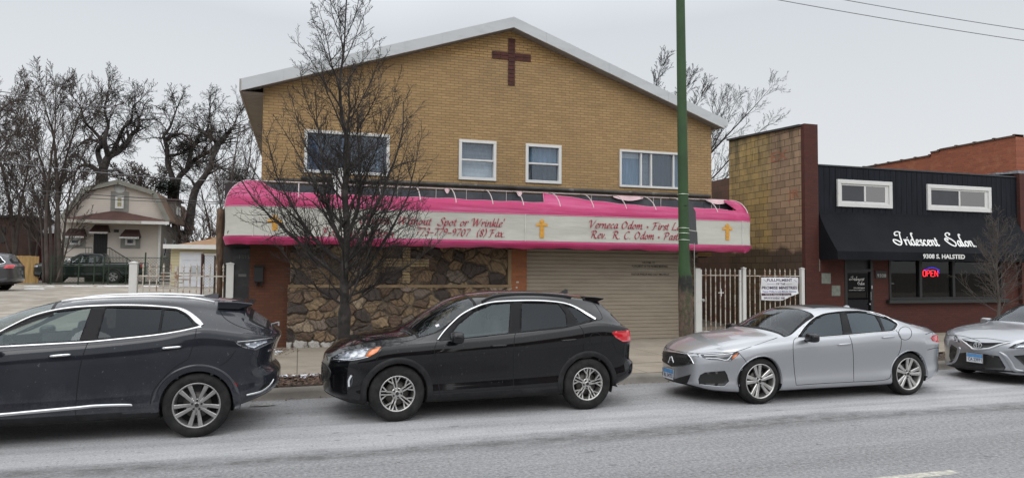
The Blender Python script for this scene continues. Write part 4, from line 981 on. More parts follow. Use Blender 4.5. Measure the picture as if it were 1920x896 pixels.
for ya, yb2, z in ((YS+.05, stp[2][0], za), (stp[2][0], stp[4][0], stp[3][1]), (stp[4][0], 60, zc_)):
    n = max(1, int((yb2-ya)/.62))
    for i in range(n): mb.box(BX-.04, BX+.35, ya+(yb2-ya)*i/n, ya+(yb2-ya)*(i+1)/n-.02, z, z+.05); mb.box(BX-.055, BX+.36, ya+(yb2-ya)*i/n, ya+(yb2-ya)*i/n+.07, z-.01, z+.075)
mb.build('coping', M('clay_coping', (.10, .065, .05), .8, var=.3, vs=3), rb)
mb = MB(); mb.box(BX-.10, BX+1.0, YS-.12, YS+.99, .1, 5.2); mb.build('front_pillar', MAT['dred'], rb)
mb = MB(); mb.bar((BX-.9, YS+.3, 5.17), (BX-.1, YS+.3, 5.25), .5, .06); mb.box(BX-.12, BX+.6, YS-.1, YS+.9, 5.205, 5.30); mb.build('flashing', M('torn_flashing', (.2, .21, .23), .6, .2, var=.4, vs=6), rb)

# ================================================================== IRON FENCES
def picket_fence(name, x0, x1, y, zb_, zt_, zr, posts, xs, label, cat, low=None, gate=None, pw=.1, caps=True, short=()):
    f = empty(name, ((x0+x1)/2, y, zb_), label=label, cat=cat)
    for px_ in posts:
        mb = MB(); mb.box(px_-pw/2, px_+pw/2, y-pw/2, y+pw/2, zb_, zt_+.02)
        if caps:
            c = (px_, y, zt_+.07); mb.box(px_-pw*.58, px_+pw*.58, y-pw*.58, y+pw*.58, zt_+.022, zt_+.045); mb.add([(px_-pw/2, y-pw/2, zt_+.046), (px_+pw/2, y-pw/2, zt_+.046), (px_+pw/2, y+pw/2, zt_+.046), (px_-pw/2, y+pw/2, zt_+.046), c], [(0, 1, 4), (1, 2, 4), (2, 3, 4), (3, 0, 4)])
        mb.build('post', MAT['post'], f)
    mb = MB(); mb.box(x0, x1, y-.012, y+.012, zr-.014, zr+.014); mb.build('rail', MAT['iron'], f)
    mb = MB(); zl = low if low else zb_+.12; mb.box(x0, x1, y-.012, y+.012, zl-.014, zl+.014); mb.build('rail', MAT['iron'], f)
    for i, x in enumerate(xs):
        mb = MB(); top = zt_-(.12 if i in short else 0)
        mb.box(x-.011, x+.011, y-.0115, y+.0115, zb_+.08, top-.06)
        if i not in short: mb.lathe([(.012, top-.16), (.021, top-.12), (.012, top-.09), (.024, top-.05), (.003, top+.03)], (x, y, 0), 'z', 8)
        mb.build('picket', MAT['iron'], f)
    return f
YG = 16.52
gx = lambda px: P(px, 560, YG).x
zg1 = P(1395, 505, YG).z; zr_ = P(1395, 517, YG).z
f = picket_fence('iron_fence', gx(1399), gx(1499), YG, .17, zg1, zr_, [gx(1394.5), gx(1504)], [gx(1406+i*9.45) for i in range(10)], 'white iron picket fence carrying the ministry banner beside the salon pillar', 'fence', short=(2,))
g = empty('iron_gate', (gx(1350), YG, .17), label='white iron gate with a small cross between the roller door and the banner fence', cat='gate')
for a, b_, nm in ((1303.5, 1312, 'post'), (1312.5, 1315.5, 'stile'), (1386, 1389.5, 'stile')):
    mb = MB(); mb.box(gx(a), gx(b_), YG-.04 if nm == 'post' else YG-.02, YG+.04 if nm == 'post' else YG+.02, .17, zg1+(.02 if nm == 'post' else -.01)); mb.build(nm, MAT['post'], g)
for z in (zr_+.01, .32):
    mb = MB(); mb.box(gx(1315.6), gx(1385.9), YG-.012, YG+.012, z-.013, z+.013); mb.build('rail', MAT['iron'], g)
for i in range(7):
    x = gx(1323.5+i*9.1); mb = MB(); mb.box(x-.011, x+.011, YG-.0115, YG+.0115, .33, zg1-.06); mb.lathe([(.012, zg1-.16), (.021, zg1-.12), (.012, zg1-.09), (.024, zg1-.05), (.003, zg1+.03)], (x, YG, 0), 'z', 8); mb.build('picket', MAT['iron'], g)
q = P(1351, 548.5, YG); mb = MB(); mb.box(q.x-.085, q.x+.085, YG-.03, YG-.013, q.z-.012, q.z+.012); mb.box(q.x-.014, q.x+.014, YG-.031, YG-.013, q.z-.10, q.z+.10); mb.build('cross', MAT['trim'], g)
q = P(1317.5, 562.5, YG); mb = MB(); mb.lathe([(.03, -.06), (.04, -.05), (.04, -.02), (.03, 0)], (q.x, YG, q.z), 'y', 14, close=True); mb.build('lock', M('steel_lock', (.5, .5, .48), .35, .8), g)
mb = MB(); mb.box(10.2, 13.88, 16.42, 16.66, .152, .20); mb.build('threshold', MAT['kerb'], g)
# banner
ban = M('white_vinyl', (.72, .73, .76), .45, var=.03, vs=2, bump=.2, bs=3, bd=.03)
bx0, bz1 = P(1425, 521, YG).x, P(1425, 520, YG).z; bx1 = P(1495, 540, YG).x; bz0 = P(1427, 562, YG).z; BW = bx1-bx0; BH = bz1-bz0
def bmap(u, v, d_=0):   # u, v in 0..1; the lower right corner is folded back
    y = YG-.05+.018*math.sin(u*7+v*3)-.01*math.sin(v*9)
    return (bx0+u*BW+.02*v*0, y-d_, bz1-BH*v-.02*math.sin(u*PI)*(1 if v > .9 else 0))
mb = MB(); n_ = 24; fold = lambda u: 1-max(0, (u-.55)/.45)*.28
for i in range(n_+1):
    for j in range(n_+1): mb.v.append(bmap(i/n_, j/n_*fold(i/n_)))
mb.f = [(i*(n_+1)+j, (i+1)*(n_+1)+j, (i+1)*(n_+1)+j+1, i*(n_+1)+j+1) for i in range(n_) for j in range(n_)]; mb.mi = [0]*len(mb.f)
bn_ = link('banner', mb.mesh('banner', True), ban, None); tag(bn_, 'white ministry banner with a curled corner tied to the iron fence', 'banner')
ink = M('dark_banner_ink', (.05, .03, .08), .6); ink2 = M('blue_banner_ink', (.08, .10, .28), .6)
def btext(s, u0, u1, v, h, mt=ink, wgt=.015):
    plain_text('lettering', s, h*BH, (u1-u0)*BW, lambda a, b_, d_: bmap(u0+a/BW, v-b_/BH, .006), mt, bn_, wgt)
btext('FULLFILMENT', .16, .82, .17, .17); btext('OF THE', .38, .62, .32, .12, ink, .01); btext('PROMISE MINISTRIES', .03, .97, .52, .18)
btext('Pastor Phillip & Lady Michelle Deveaux', .05, .95, .66, .11, ink2, .008)
mb = MB()
for i in range(17): 
    for v in (.70, .81): 
        u = .01+i/16*.80; vv = min(v, fold(u)-.01); mb.v.append(bmap(u, vv, .004))
mb.f = [(2*i, 2*i+2, 2*i+3, 2*i+1) for i in range(16)]; mb.mi = [0]*16
link('printed_band', mb.mesh('printed_band'), M('maroon_print', (.06, .02, .04), .5), bn_)
btext('9310 S. Halsted St. Chicago', .1, .78, .785, .07, M('white_print', (.7, .7, .7), .5), .008); btext('SERVICE SUNDAY 10:45', .06, .62, .93, .09)
mb = MB()
for u0, u1 in ((.16, .35), (.65, .82)):
    k = len(mb.v); mb.v += [bmap(u0, .275, .006), bmap(u1, .275, .006), bmap(u1, .29, .006), bmap(u0, .29, .006)]; mb.f.append((k, k+1, k+2, k+3)); mb.mi.append(0)
for u0 in (.055, .86):   # small dove-like marks in the corners
    for a in range(5):
        k = len(mb.v); uu = u0+a*.018; mb.v += [bmap(uu, .08+.02*a, .006), bmap(uu+.03, .10+.02*a, .006), bmap(uu+.022, .125+.02*a, .006)]; mb.f.append((k, k+1, k+2)); mb.mi.append(0)
link('printed_marks', mb.mesh('printed_marks'), M('grey_print', (.3, .32, .36), .6), bn_)
# left fence, at the corner of the gravel lot
YL = 17.0
gl = lambda px: P(px, 520, YL).x
zt1 = P(250, 494, YL).z; zr1 = P(300, 517.5, YL).z
picket_fence('iron_fence', gl(252), gl(429), YL, .12, zt1-.02, zr1, [gl(250.5), gl(431.5)], [gl(268+i*12.9) for i in range(5)]+[gl(344+i*12.4) for i in range(7)], 'rusty white iron picket fence between two white posts at the gravel lot', 'fence', low=.9, pw=.155)
mb = MB(); x = gl(331); mb.box(x-.035, x+.035, YL-.035, YL+.035, .12, zt1-.05)
mp_ = mb.build('fence_post', MAT['iron'], None); tag(mp_, 'short rusty white post in the middle of the left iron fence', 'post')
# chain-link gate with a dark red frame post behind that fence
YK = 19.5
cg = empty('chain_link_gate', (P(390, 560, YK).x, YK, .2), label='narrow chain-link gate with a dark red post in front of the yellow garage', cat='gate')
kx = lambda px: P(px, 520, YK).x
mb = MB(); mb.tube([(kx(379), YK, .2), (kx(379), YK, P(379, 476, YK).z)], .035, 8); mb.build('post', M('dark_red_metal', (.06, .025, .02), .7, var=.3), cg)
mb = MB(); zt3 = P(390, 479, YK).z
mb.tube([(kx(381.5), YK, .4), (kx(381.5), YK, zt3), (kx(402), YK, zt3), (kx(402), YK, .4)], .02, 6); mb.build('frame', MAT['black'], cg)
wire = M('galvanised_wire', (.42, .43, .44), .5, .6)
mb = MB(); w_ = kx(402)-kx(381.5)
for i in range(-30, 8):
    for sgn in (1, -1):
        a = i*.075; pts = []
        x0, z0 = (a, .4) if sgn == 1 else (w_-a, .4)
        t0 = max(0, -a); t1 = min(w_-a, zt3-.4)
        if t1 > t0: mb.bar((kx(381.5)+x0+sgn*t0, YK, z0+t0), (kx(381.5)+x0+sgn*t1, YK, z0+t1), .006)
mb.build('mesh', wire, cg)

# ================================================================== STREET POLES AND SIGNS
pg = empty('utility_pole', (7.33, 12.2, .15), label='green-painted street pole with peeling brown foot in front of the roller door', cat='pole')
def pole_mat():
    m, nt, b = newmat('peeling_green_paint'); p = wpos(nt); s = nd(nt, 'ShaderNodeSeparateXYZ', {0: p})
    grn = mixc(nt, ramp(nt, noise(nt, p, 3, 4), .3, .7), (.022, .058, .017), (.032, .080, .024))
    grn = mixc(nt, ramp(nt, noise(nt, p, 11, 4, .7), .66, .70), grn, (.012, .015, .01))
    rust = mixc(nt, ramp(nt, noise(nt, vmul(nt, p, (1, 1, .5)), 16, 6, .75), .35, .65), (.05, .04, .03), (.19, .13, .095))
    rust = mixc(nt, ramp(nt, noise(nt, vmul(nt, p, (1, 1, .4)), 6, 4, .7), .5, .58, 0, .7), rust, (.06, .075, .03))
    z = nd(nt, 'ShaderNodeMath', {0: noise(nt, vmul(nt, p, (1, 1, .3)), 14, 4), 1: .5, 2: s.outputs['Z']}, operation='MULTIPLY_ADD').outputs[0]
    c = mixc(nt, ramp(nt, z, 2.12, 2.16), rust, grn)
    dk = nd(nt, 'ShaderNodeMath', {0: ramp(nt, z, 1.75, 1.95), 1: ramp(nt, z, 2.2, 2.12)}, operation='MULTIPLY').outputs[0]
    c = mixc(nt, dk, c, (.012, .014, .010))
    nt.links.new(c, b.inputs['Base Color']); b.inputs['Roughness'].default_value = .62
    bumpn(nt, b, nd(nt, 'ShaderNodeMath', {0: noise(nt, p, 30, 5, .7), 1: ramp(nt, z, 2.2, 1.9, .1, 1)}, operation='MULTIPLY').outputs[0], 1.0, .03); return m
mb = MB(); zz = np.linspace(.1, 9.5, 90)
rad = [.142 if z < 1.75 else (.142-(z-1.75)*.09 if z < 2.15 else .106-.0035*(z-2.15)) for z in zz]
mb.tube([(7.34-.0125*(z-1)-(.0 if z > 1.9 else -.02), 12.2, z) for z in zz], rad, 22)
mb.build('shaft', pole_mat(), pg, smooth=True)
mb = MB()
for py in (365, 428, 437.5, 450):
    z = P(1283, py, 12.2).z; x = 7.34-.0125*(z-1); mb.tube([(x+.11*math.cos(a), 12.2+.11*math.sin(a), z+.004*math.sin(a*2)) for a in np.linspace(0, 2*PI, 25)], .006, 4)
z = P(1283, 360, 12.2).z
mb.build('strap', M('steel_strap', (.55, .6, .5), .4, .7), pg)
mb = MB(); z = P(1278, 386, 12.2).z
for dx in (-.03, .0, .03): mb.lathe([(.008, -.005), (.008, .005)], (7.30+dx, 12.2-.108, z), 'y', 8, close=True)
mb.build('bolt_hole', MAT['dark'], pg)
# two sheet signs on the back of the pole, seen nearly edge-on
sgm = M('grey_sign_back', (.075, .082, .085), .5, .3, var=.08); sg2 = M('dark_sign_channel', (.06, .03, .025), .6)
sgn_ = empty('street_sign', (7.45, 12.35, 2.6), label='grey backs of two street signs strapped behind the green pole', cat='sign')
A = P(1289, 368, 12.33); B_ = P(1306, 398, 12.95); C_ = P(1306, 455, 12.95); D_ = P(1289, 458, 12.33); E_ = P(1306, 432, 12.95)
def sheet(name, pts, t=.006, mat=sgm):
    mb = MB(); n = len(pts); mb.add(list(pts)+[Vector(p)+Vector((t, -t*.3, 0)) for p in pts], [tuple(range(n)), tuple(range(n, 2*n))[::-1]]+[(i, (i+1) % n, (i+1) % n+n, i+n) for i in range(n)]); return mb.build(name, mat, sgn_)
xs0, ys0 = 7.455, 12.34; xs1, ys1 = P(1305.5, 430, 12.78).x, 12.78
zt_a = P(1290, 366, 12.34).z; zt_b = P(1305, 397, 12.78).z; zm = P(1298, 432, 12.5).z; zl = P(1298, 457, 12.5).z
sheet('sign_panel', [(xs0, ys0, zt_a), (xs1-.02, ys1, zt_b), (xs1, ys1, zm+.01), (xs0, ys0, zm+.01)])
sheet('sign_panel', [(xs0, ys0, zm-.005), (xs1+.03, ys1+.02, zm-.005), (xs1+.04, ys1+.02, zl), (xs0, ys0, zl)])
mb = MB(); mb.bar((xs0+.0, ys0-.02, zt_a+.03), (xs0+.0, ys0-.02, .9), .035, .05); mb.build('channel', sg2, sgn_)
mb = MB(); mb.tube([(7.56, 12.2, .15), (7.555, 12.2, zl)], .008, 6); mb.build('conduit', M('grey_conduit', (.4, .4, .38), .5, .3), sgn_)
# short wooden pole at the left end of the awning
YW = 18.2; xw = P(413, 450, YW).x
mb = MB(); zz = np.linspace(.1, P(413, 392, YW).z, 16); rnd = random.Random(1)
mb.tube([(xw+rnd.uniform(-.01, .01), YW, z) for z in zz], [.098+rnd.uniform(-.008, .008) for _ in zz], 12)
o = mb.build('wooden_pole', M('rough_wood', (.115, .072, .045), .9, var=.45, vs=12, stretch=(1, 1, .3), bump=1., bs=20, bd=.03), None, smooth=True); tag(o, 'rough brown wooden pole beside the left end of the pink awning', 'pole')
# overhead cables
cab = M('black_cable', (.05, .05, .055), .7); cabl = M('grey_cable', (.16, .16, .17), .7)
def cable(pa, pb, Ya, Yb, sag, label, r=.012, mat=cab):
    a = P(*pa, Ya); b_ = P(*pb, Yb); a, b_ = a+(a-b_)*.35, b_+(b_-a)*.25
    mb = MB(); mb.tube([a+(b_-a)*t+Vector((0, 0, -sag*4*t*(1-t)+sag*.75)) for t in np.linspace(0, 1, 16)], r, 5)
    o = mb.build('overhead_cable', mat, None); tag(o, label, 'cable')
cable((1455, 0), (1920, 78), 11.5, 11.0, .06, 'lower of the two dark cables crossing the sky at top right', .008, cabl); cable((1580, 0), (1920, 57), 11.5, 11.0, .04, 'upper of the two dark cables crossing the sky at top right', .008, cabl)
cable((0, 172), (480, 238), 34, 36, .1, 'topmost cable strung over the bare trees on the left', .020, cabl); cable((0, 179), (470, 243), 34, 36, .1, 'cable just under the topmost one over the left trees', .016, cabl)
cable((87, 314), (447, 343), 32, 32, .15, 'cable passing just above the peak of the pale house', .015, cabl)
cable((0, 352), (425, 381), 31, 31, .1, 'cable crossing the gable of the pale house above its window', .018)
cable((60, 365), (430, 384), 33, 33, .12, 'lowest cable crossing the upper window of the pale house', .014)
# ================================================================== PALE HOUSE, GARAGE AND YARDS ON THE LEFT
YH = 50.0
H = lambda px, py, y=YH: P(px, py, y)
house = empty('gambrel_house', (-11, YH, 1), label='pale gambrel-roofed house with brown window awnings beyond the gravel lot', cat='house')
def siding(name, col, row=.13):
    m, nt, b = newmat(name); p = wpos(nt); s = nd(nt, 'ShaderNodeSeparateXYZ', {0: p})
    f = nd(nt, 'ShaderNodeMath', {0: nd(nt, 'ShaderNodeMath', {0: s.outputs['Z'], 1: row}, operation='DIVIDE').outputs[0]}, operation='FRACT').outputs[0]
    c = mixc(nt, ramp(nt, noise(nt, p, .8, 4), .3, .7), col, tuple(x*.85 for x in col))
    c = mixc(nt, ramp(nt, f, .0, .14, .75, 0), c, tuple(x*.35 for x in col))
    nt.links.new(c, b.inputs['Base Color']); b.inputs['Roughness'].default_value = .8; return m
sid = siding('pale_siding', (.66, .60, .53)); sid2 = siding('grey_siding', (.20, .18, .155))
hx0, hx1 = H(111, 420).x, H(301, 420).x
gp = [(hx0+.1, 1.0), (hx1, 1.0), (hx1, H(301, 416).z), (H(314, 414).x-.15, H(314, 414).z), (H(289, 366).x, H(289, 366).z), (H(224, 346).x, H(224, 346).z), (H(163, 360).x, H(163, 360).z), (H(122, 410).x, H(122, 410).z), (hx0+.1, H(122, 412).z)]
mb = MB(); mb.prism(gp, YH, YH+.3); mb.build('wall', sid, house)
YB = 62.0
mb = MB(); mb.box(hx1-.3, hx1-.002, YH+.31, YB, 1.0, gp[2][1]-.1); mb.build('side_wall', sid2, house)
rfm = M('brown_shingle', (.135, .085, .055), .9, var=.25, vs=1.5); rfd = M('dark_brown_shingle', (.085, .042, .034), .9, var=.2, vs=1.5)
pk = H(224, 342); l1, l2 = H(161, 356), H(117, 412); r1, r2 = H(291, 363), H(317, 416)
def roofslab(mb, a, b, y0, y1, t=.12):
    mb.add([(a[0], y0, a[1]), (b[0], y0, b[1]), (b[0], y1, b[1]), (a[0], y1, a[1]), (a[0], y0, a[1]+t), (b[0], y0, b[1]+t), (b[0], y1, b[1]+t), (a[0], y1, a[1]+t)], [(0, 3, 2, 1), (4, 5, 6, 7), (0, 1, 5, 4), (2, 3, 7, 6), (0, 4, 7, 3), (1, 2, 6, 5)])
mb = MB()
ch = [(l2.x, l2.z), (l1.x, l1.z), (pk.x, pk.z), (r1.x, r1.z), (r2.x, r2.z)]
for a, b in zip(ch, ch[1:]): roofslab(mb, a, b, YH-.3, YB+.3)
rf = mb.build('roof', rfm, house)
mb = MB()
for a, b in zip(ch, ch[1:]): mb.bar((a[0], YH-.34, a[1]+.0), (b[0], YH-.34, b[1]+.0), .06, .28)
mb.build('rake_board', M('grey_trim', (.22, .22, .19), .7), rf)
c0 = H(292, 340, 56); mb = MB(); mb.box(pk.x-1.3, pk.x-.6, 56, 56.8, pk.z-.6, pk.z+.5); mb.build('chimney', MAT['rbrick'], rf)
# dormer on the right slope
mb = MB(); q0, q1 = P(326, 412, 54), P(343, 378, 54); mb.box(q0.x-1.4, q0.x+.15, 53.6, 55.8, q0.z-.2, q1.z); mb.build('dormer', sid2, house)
mb = MB()
for a in (53.9, 55.0): mb.box(q0.x+.14, q0.x+.18, a, a+.7, q0.z+.35, q1.z-.35)
mb.build('dormer_window', MAT['trim'], house)
mb = MB(); mb.box(q0.x-1.5, q0.x+.35, 53.4, 56.0, q1.z, q1.z+.12); mb.build('dormer_roof', rfd, house)
# hipped porch roof across the front
z0, z1 = H(200, 415).z, H(220, 395).z
a, b, c_ = H(106, 413, 48.9), H(316, 416, 48.9), H(217, 396, 50)
mb = MB(); ez = (a.z+b.z)/2
mb.add([(a.x, 48.8, ez), (b.x, 48.8, ez), (b.x, 50.02, ez+.12), (a.x, 50.02, ez+.12), (c_.x-.25, 49.95, c_.z), (c_.x+.25, 49.95, c_.z)], [(0, 1, 5, 4), (1, 2, 5), (0, 4, 3), (2, 3, 4, 5), (0, 3, 2, 1)])
pr = mb.build('porch_roof', rfd, house)
mb = MB(); mb.box(a.x-.05, b.x+.05, 48.72, 48.8, ez-.16, ez+.04); mb.build('gutter', M('cream_gutter', (.42, .40, .35), .6), pr)
mb = MB(); mb.box(P(265, 415, 48.7).x, b.x+.07, 48.69, 48.715, ez-.15, ez+.03); mb.build('gutter_patch', MAT['trim'], pr)
gh = glassmat('house_glass', (.2, .2, .2), (.5, .52, .55), .75, (.02, .02, .02), f0=.08)
def hwin(pa, pt, pb, pbm, awning=None, cur=None):
    x0, x1, z1, z0 = H(pa, 400).x, H(pb, 400).x, H(pa, pt).z, H(pa, pbm).z
    mb = MB(); mb.box(x0-.28, x1+.28, YH-.04, YH+.02, z0-.2, z1+.28); w = mb.build('window', M('grey_casing', (.24, .24, .215), .7) if 'grey_casing' not in bpy.data.materials else bpy.data.materials['grey_casing'], house)
    mb = MB(); plate(mb, rect(x0, x1, z0, z1), [rect(x0+.13, x1-.13, z0+.13, (z0+z1)/2-.03), rect(x0+.13, x1-.13, (z0+z1)/2+.03, z1-.13)] if cur else [rect(x0+.12, x1-.12, z0+.12, z1-.1)], YH-.12, YH-.045); mb.build('frame', MAT['trim'], w)
    mb = MB(); mb.box(x0+.1, x1-.1, YH-.07, YH-.06, z0+.1, z1-.1); mb.build('pane', cur or gh, w)
hwin(216, 367, 232, 391, cur=M('yellow_shade', (.36, .33, .17), .5, var=.15))
hwin(133, 447, 153, 459); hwin(237, 446, 256, 459.5)
mb = MB(); q = H(225, 353); mb.lathe([(.28, -.06), (.33, -.05), (.33, 0)], (q.x, YH, q.z), 'y', 20, close=True); mb.build('round_vent', M('pale_vent', (.45, .46, .45), .6), house)
awm = M('brown_sheet_awning', (.085, .048, .042), .6, var=.15, vs=2)
for pa, pb, pt, pbm in ((120, 160, 428, 442.5), (168.5, 204, 421, 434.5), (226, 262.5, 430, 444)):
    x0, x1 = H(pa, 430, 49.5).x, H(pb, 430, 49.5).x; zt_, zb2 = H(pa, pt).z, H(pa, pbm, 49.3).z
    mb = MB(); mb.add([(x0+.15, YH-.02, zt_), (x1-.15, YH-.02, zt_), (x1, 49.25, zb2), (x0, 49.25, zb2), (x0, YH-.02, zb2), (x1, YH-.02, zb2)], [(0, 1, 2, 3), (0, 3, 4), (1, 5, 2)])
    aa = mb.build('window_awning', awm, house)
    mb = MB(); n = 14
    for i in range(n): u0 = x0+(x1-x0)*i/n; u1 = x0+(x1-x0)*(i+1)/n; mb.add([(u0, 49.24, zb2), (u1, 49.24, zb2), (u1-.02, 49.24, zb2-.09), ((u0+u1)/2, 49.24, zb2-.13), (u0+.02, 49.24, zb2-.09)], [(0, 1, 2, 3, 4)])
    mb.build('scalloped_edge', MAT['trim'], aa)
mb = MB(); mb.box(H(176, 440).x, H(202, 440).x, YH-.03, YH+.1, 1.9, H(176, 437).z); d = mb.build('door', M('black_security_door', (.012, .012, .014), .5, var=.3), house)
mb = MB()
for i in range(8): x = H(178+i*3.1, 440).x; mb.box(x, x+.03, YH-.06, YH-.035, 1.95, H(176, 438).z)
mb.build('door_grille', MAT['black'], d)
x0, x1 = H(161, 470, 48.6).x, H(206, 470, 48.6).x
mb = MB(); mb.box(x0, x1, 48.5, 50, 1.0, 1.85)
for i in range(5): mb.box(x1+i*.3+.002, x1+(i+1)*.3, 48.5, 49.6, 1.0, 1.85-.17*(i+1))
mb.build('porch', MAT['kerb'], house)
mb = MB(); rl = H(161, 464, 48.5).z
for xa, xb in ((x0, H(172, 470, 48.5).x), (H(199, 470, 48.5).x, x1)):
    mb.bar((xa, 48.55, rl), (xb, 48.55, rl), .05)
    n = int((xb-xa)/.12)
    for i in range(n+1): mb.box(xa+(xb-xa)*i/n-.01, xa+(xb-xa)*i/n+.01, 48.54, 48.56, 1.85, rl)
b2 = H(245, 489, 48.5); mb.bar((x1, 48.55, rl), (b2.x, 48.55, b2.z), .05)
for i in range(16): t = i/15; x = x1+(b2.x-x1)*t; z = rl+(b2.z-rl)*t; mb.box(x-.01, x+.01, 48.54, 48.56, z-.85, z)
mb.build('railing', M('black_railing', (.02, .018, .018), .5), house)
q = H(219, 433); mb = MB(); mb.box(q.x-.12, q.x+.12, YH-.2, YH, q.z-.08, q.z+.08); mb.build('porch_lamp', MAT['black'], house)
mb = MB(); mb.box(hx1-.1, hx1+.02, YH-.08, YH, 1, gp[2][1]-.2); mb.build('downpipe', MAT['trim'], house)
mb = MB()
for y, w_ in ((51.2, .8), (54.5, 1.0), (57.5, .9)): mb.box(hx1-.01, hx1+.04, y, y+w_, 2.6, 3.9)
mb.build('side_window', M('grey_casing_side', (.3, .3, .28), .7), house)
mb = MB()
for y, w_ in ((51.2, .8), (54.5, 1.0), (57.5, .9)): mb.box(hx1+.035, hx1+.05, y+.12, y+w_-.12, 2.72, 3.78)
mb.build('side_pane', gh, house)
# yellow garage
YGR = 41.0; Gp = lambda px, py: P(px, py, YGR)
gar = empty('yellow_garage', (Gp(390, 500).x, YGR, 1), label='small pale yellow garage with white doors and a brown roof beside the house', cat='garage')
x0, x1 = Gp(320, 480).x, Gp(455, 480).x; ze = Gp(330, 463).z
mb = MB(); mb.box(x0, x1, YGR, YGR+6, .7, ze); mb.build('wall', siding('yellow_siding', (.55, .49, .31), .16), gar)
mb = MB(); zr2 = Gp(412, 441).z; xm = (x0+x1)/2
mb.add([(x0-.25, YGR-.35, ze), (x1+.25, YGR-.35, ze), (x1+.25, YGR+6.3, ze), (x0-.25, YGR+6.3, ze), (x0+2.1, YGR+3, zr2), (x1-2.1, YGR+3, zr2)], [(0, 1, 5, 4), (1, 2, 5), (2, 3, 4, 5), (3, 0, 4), (0, 3, 2, 1)])
rr = mb.build('roof', M('tan_shingle', (.27, .16, .085), .9, var=.2, vs=2.5), gar)
mb = MB(); mb.box(x0-.32, x1+.3, YGR-.42, YGR-.35, ze-.1, ze+.13); mb.build('fascia', MAT['trim'], rr)
wd = M('white_garage_door', (.60, .62, .66), .5, var=.04)
for pa, pb, pt in ((340.5, 377, 475), (381, 404, 478)):
    a, b = Gp(pa, pt), Gp(pb, pt); mb = MB()
    mb.box(a.x-.09, b.x+.09, YGR-.05, YGR, .9, a.z+.09); d = mb.build('garage_door', MAT['trim'], gar)
    mb = MB(); n = 5 if pa < 380 else 1
    for i in range(n): mb.box(a.x, b.x, YGR-.075, YGR-.051, .92+(a.z-.92)*i/n, .92+(a.z-.92)*(i+1)/n-.03)
    mb.build('door_panel', wd, d)
mb = MB(); q = Gp(366, 508); mb.box(q.x-.25, q.x+.25, YGR-.079, YGR-.076, q.z-.28, q.z+.28); mb.build('notice', M('pale_notice', (.4, .42, .44), .6), gar)
# white sill-like fence boards and rubbish strip behind the iron fence
mb = MB()
for i in range(5): z = gz(0, 38)+.15+i*.16; mb.box(P(298, 520, 38).x, P(330, 520, 38).x+i*.3, 38+i*.1, 38.05+i*.1, z, z+.06)
o = mb.build('wooden_pallets', M('weathered_board', (.32, .30, .27), .8, var=.3), None); tag(o, 'stack of pale weathered boards lying before the yellow garage', 'boards')
# brick house and red shed far left
bh = empty('brick_house', (-20, 62, 1), label='dark brown brick house half hidden by bare branches at the far left', cat='house')
B2 = lambda px, py: P(px, py, 58)
mb = MB(); mb.box(B2(-60, 450).x, B2(56, 450).x, 58, 66, .9, B2(30, 408).z); mb.build('wall', M('dark_weathered_brick', (.06, .034, .026), .9, var=.3, vs=2), bh)
mb = MB(); mb.box(B2(-64, 450).x, B2(58, 450).x, 57.8, 66.2, B2(30, 408).z, B2(30, 404).z); mb.build('roof', M('dark_flat_roof', (.05, .045, .045), .8), bh)
mb = MB(); mb.box(B2(2, 450).x, B2(9, 450).x, 57.95, 58, B2(2, 455).z, B2(2, 425).z); mb.build('window', MAT['black'], bh)
rh = empty('red_house', (-18, 64, 1), label='low dark red house with one white-framed window behind the tree clump', cat='house')
B3 = lambda px, py: P(px, py, 60)
mb = MB(); mb.box(B3(56.5, 450).x, B3(118, 450).x, 60, 66, .9, B3(30, 436).z); mb.build('wall', M('dark_red_siding', (.13, .025, .03), .8, var=.2), rh)
mb = MB(); za, zb2 = B3(30, 436).z, B3(30, 414).z
mb.add([(B3(52, 450).x, 59.7, za), (B3(122, 450).x, 59.7, za), (B3(122, 450).x, 66.3, za), (B3(52, 450).x, 66.3, za), (B3(60, 450).x, 63, zb2), (B3(112, 450).x, 63, zb2)], [(0, 1, 5, 4), (1, 2, 5), (2, 3, 4, 5), (3, 0, 4), (0, 3, 2, 1)]); mb.build('roof', M('pale_shed_roof', (.33, .33, .33), .8), rh)
mb = MB(); x0, x1 = B3(57, 450).x, B3(71, 450).x; z0, z1 = B3(57, 473).z, B3(57, 453).z; plate(mb, rect(x0, x1, z0, z1), [rect(x0+.12, x1-.12, z0+.12, z1-.12)], 59.93, 59.99); w = mb.build('window', MAT['trim'], rh)
mb = MB(); mb.box(x0+.1, x1-.1, 59.96, 59.97, z0+.1, z1-.1); mb.build('pane', gh, w)
# tan plank fence
YP = 47.0; pf = empty('plank_fence', (P(35, 500, YP).x, YP, 1), label='tan wooden plank fence behind the grey car at the far left', cat='fence')
x = P(-60, 500, YP).x; xe = P(71, 500, YP).x; zt_, zb2 = P(30, 479.5, YP).z, gz(0, 47); mb = MB(); rnd = random.Random(6)
while x < xe: mb.box(x, x+.135, YP+rnd.uniform(0, .01), YP+.03, zb2, zt_+rnd.uniform(-.02, .02)); x += .14
mb.build('planks', M('tan_plank', (.40, .255, .10), .85, var=.25, vs=2.5, stretch=(3, 1, .4)), pf)
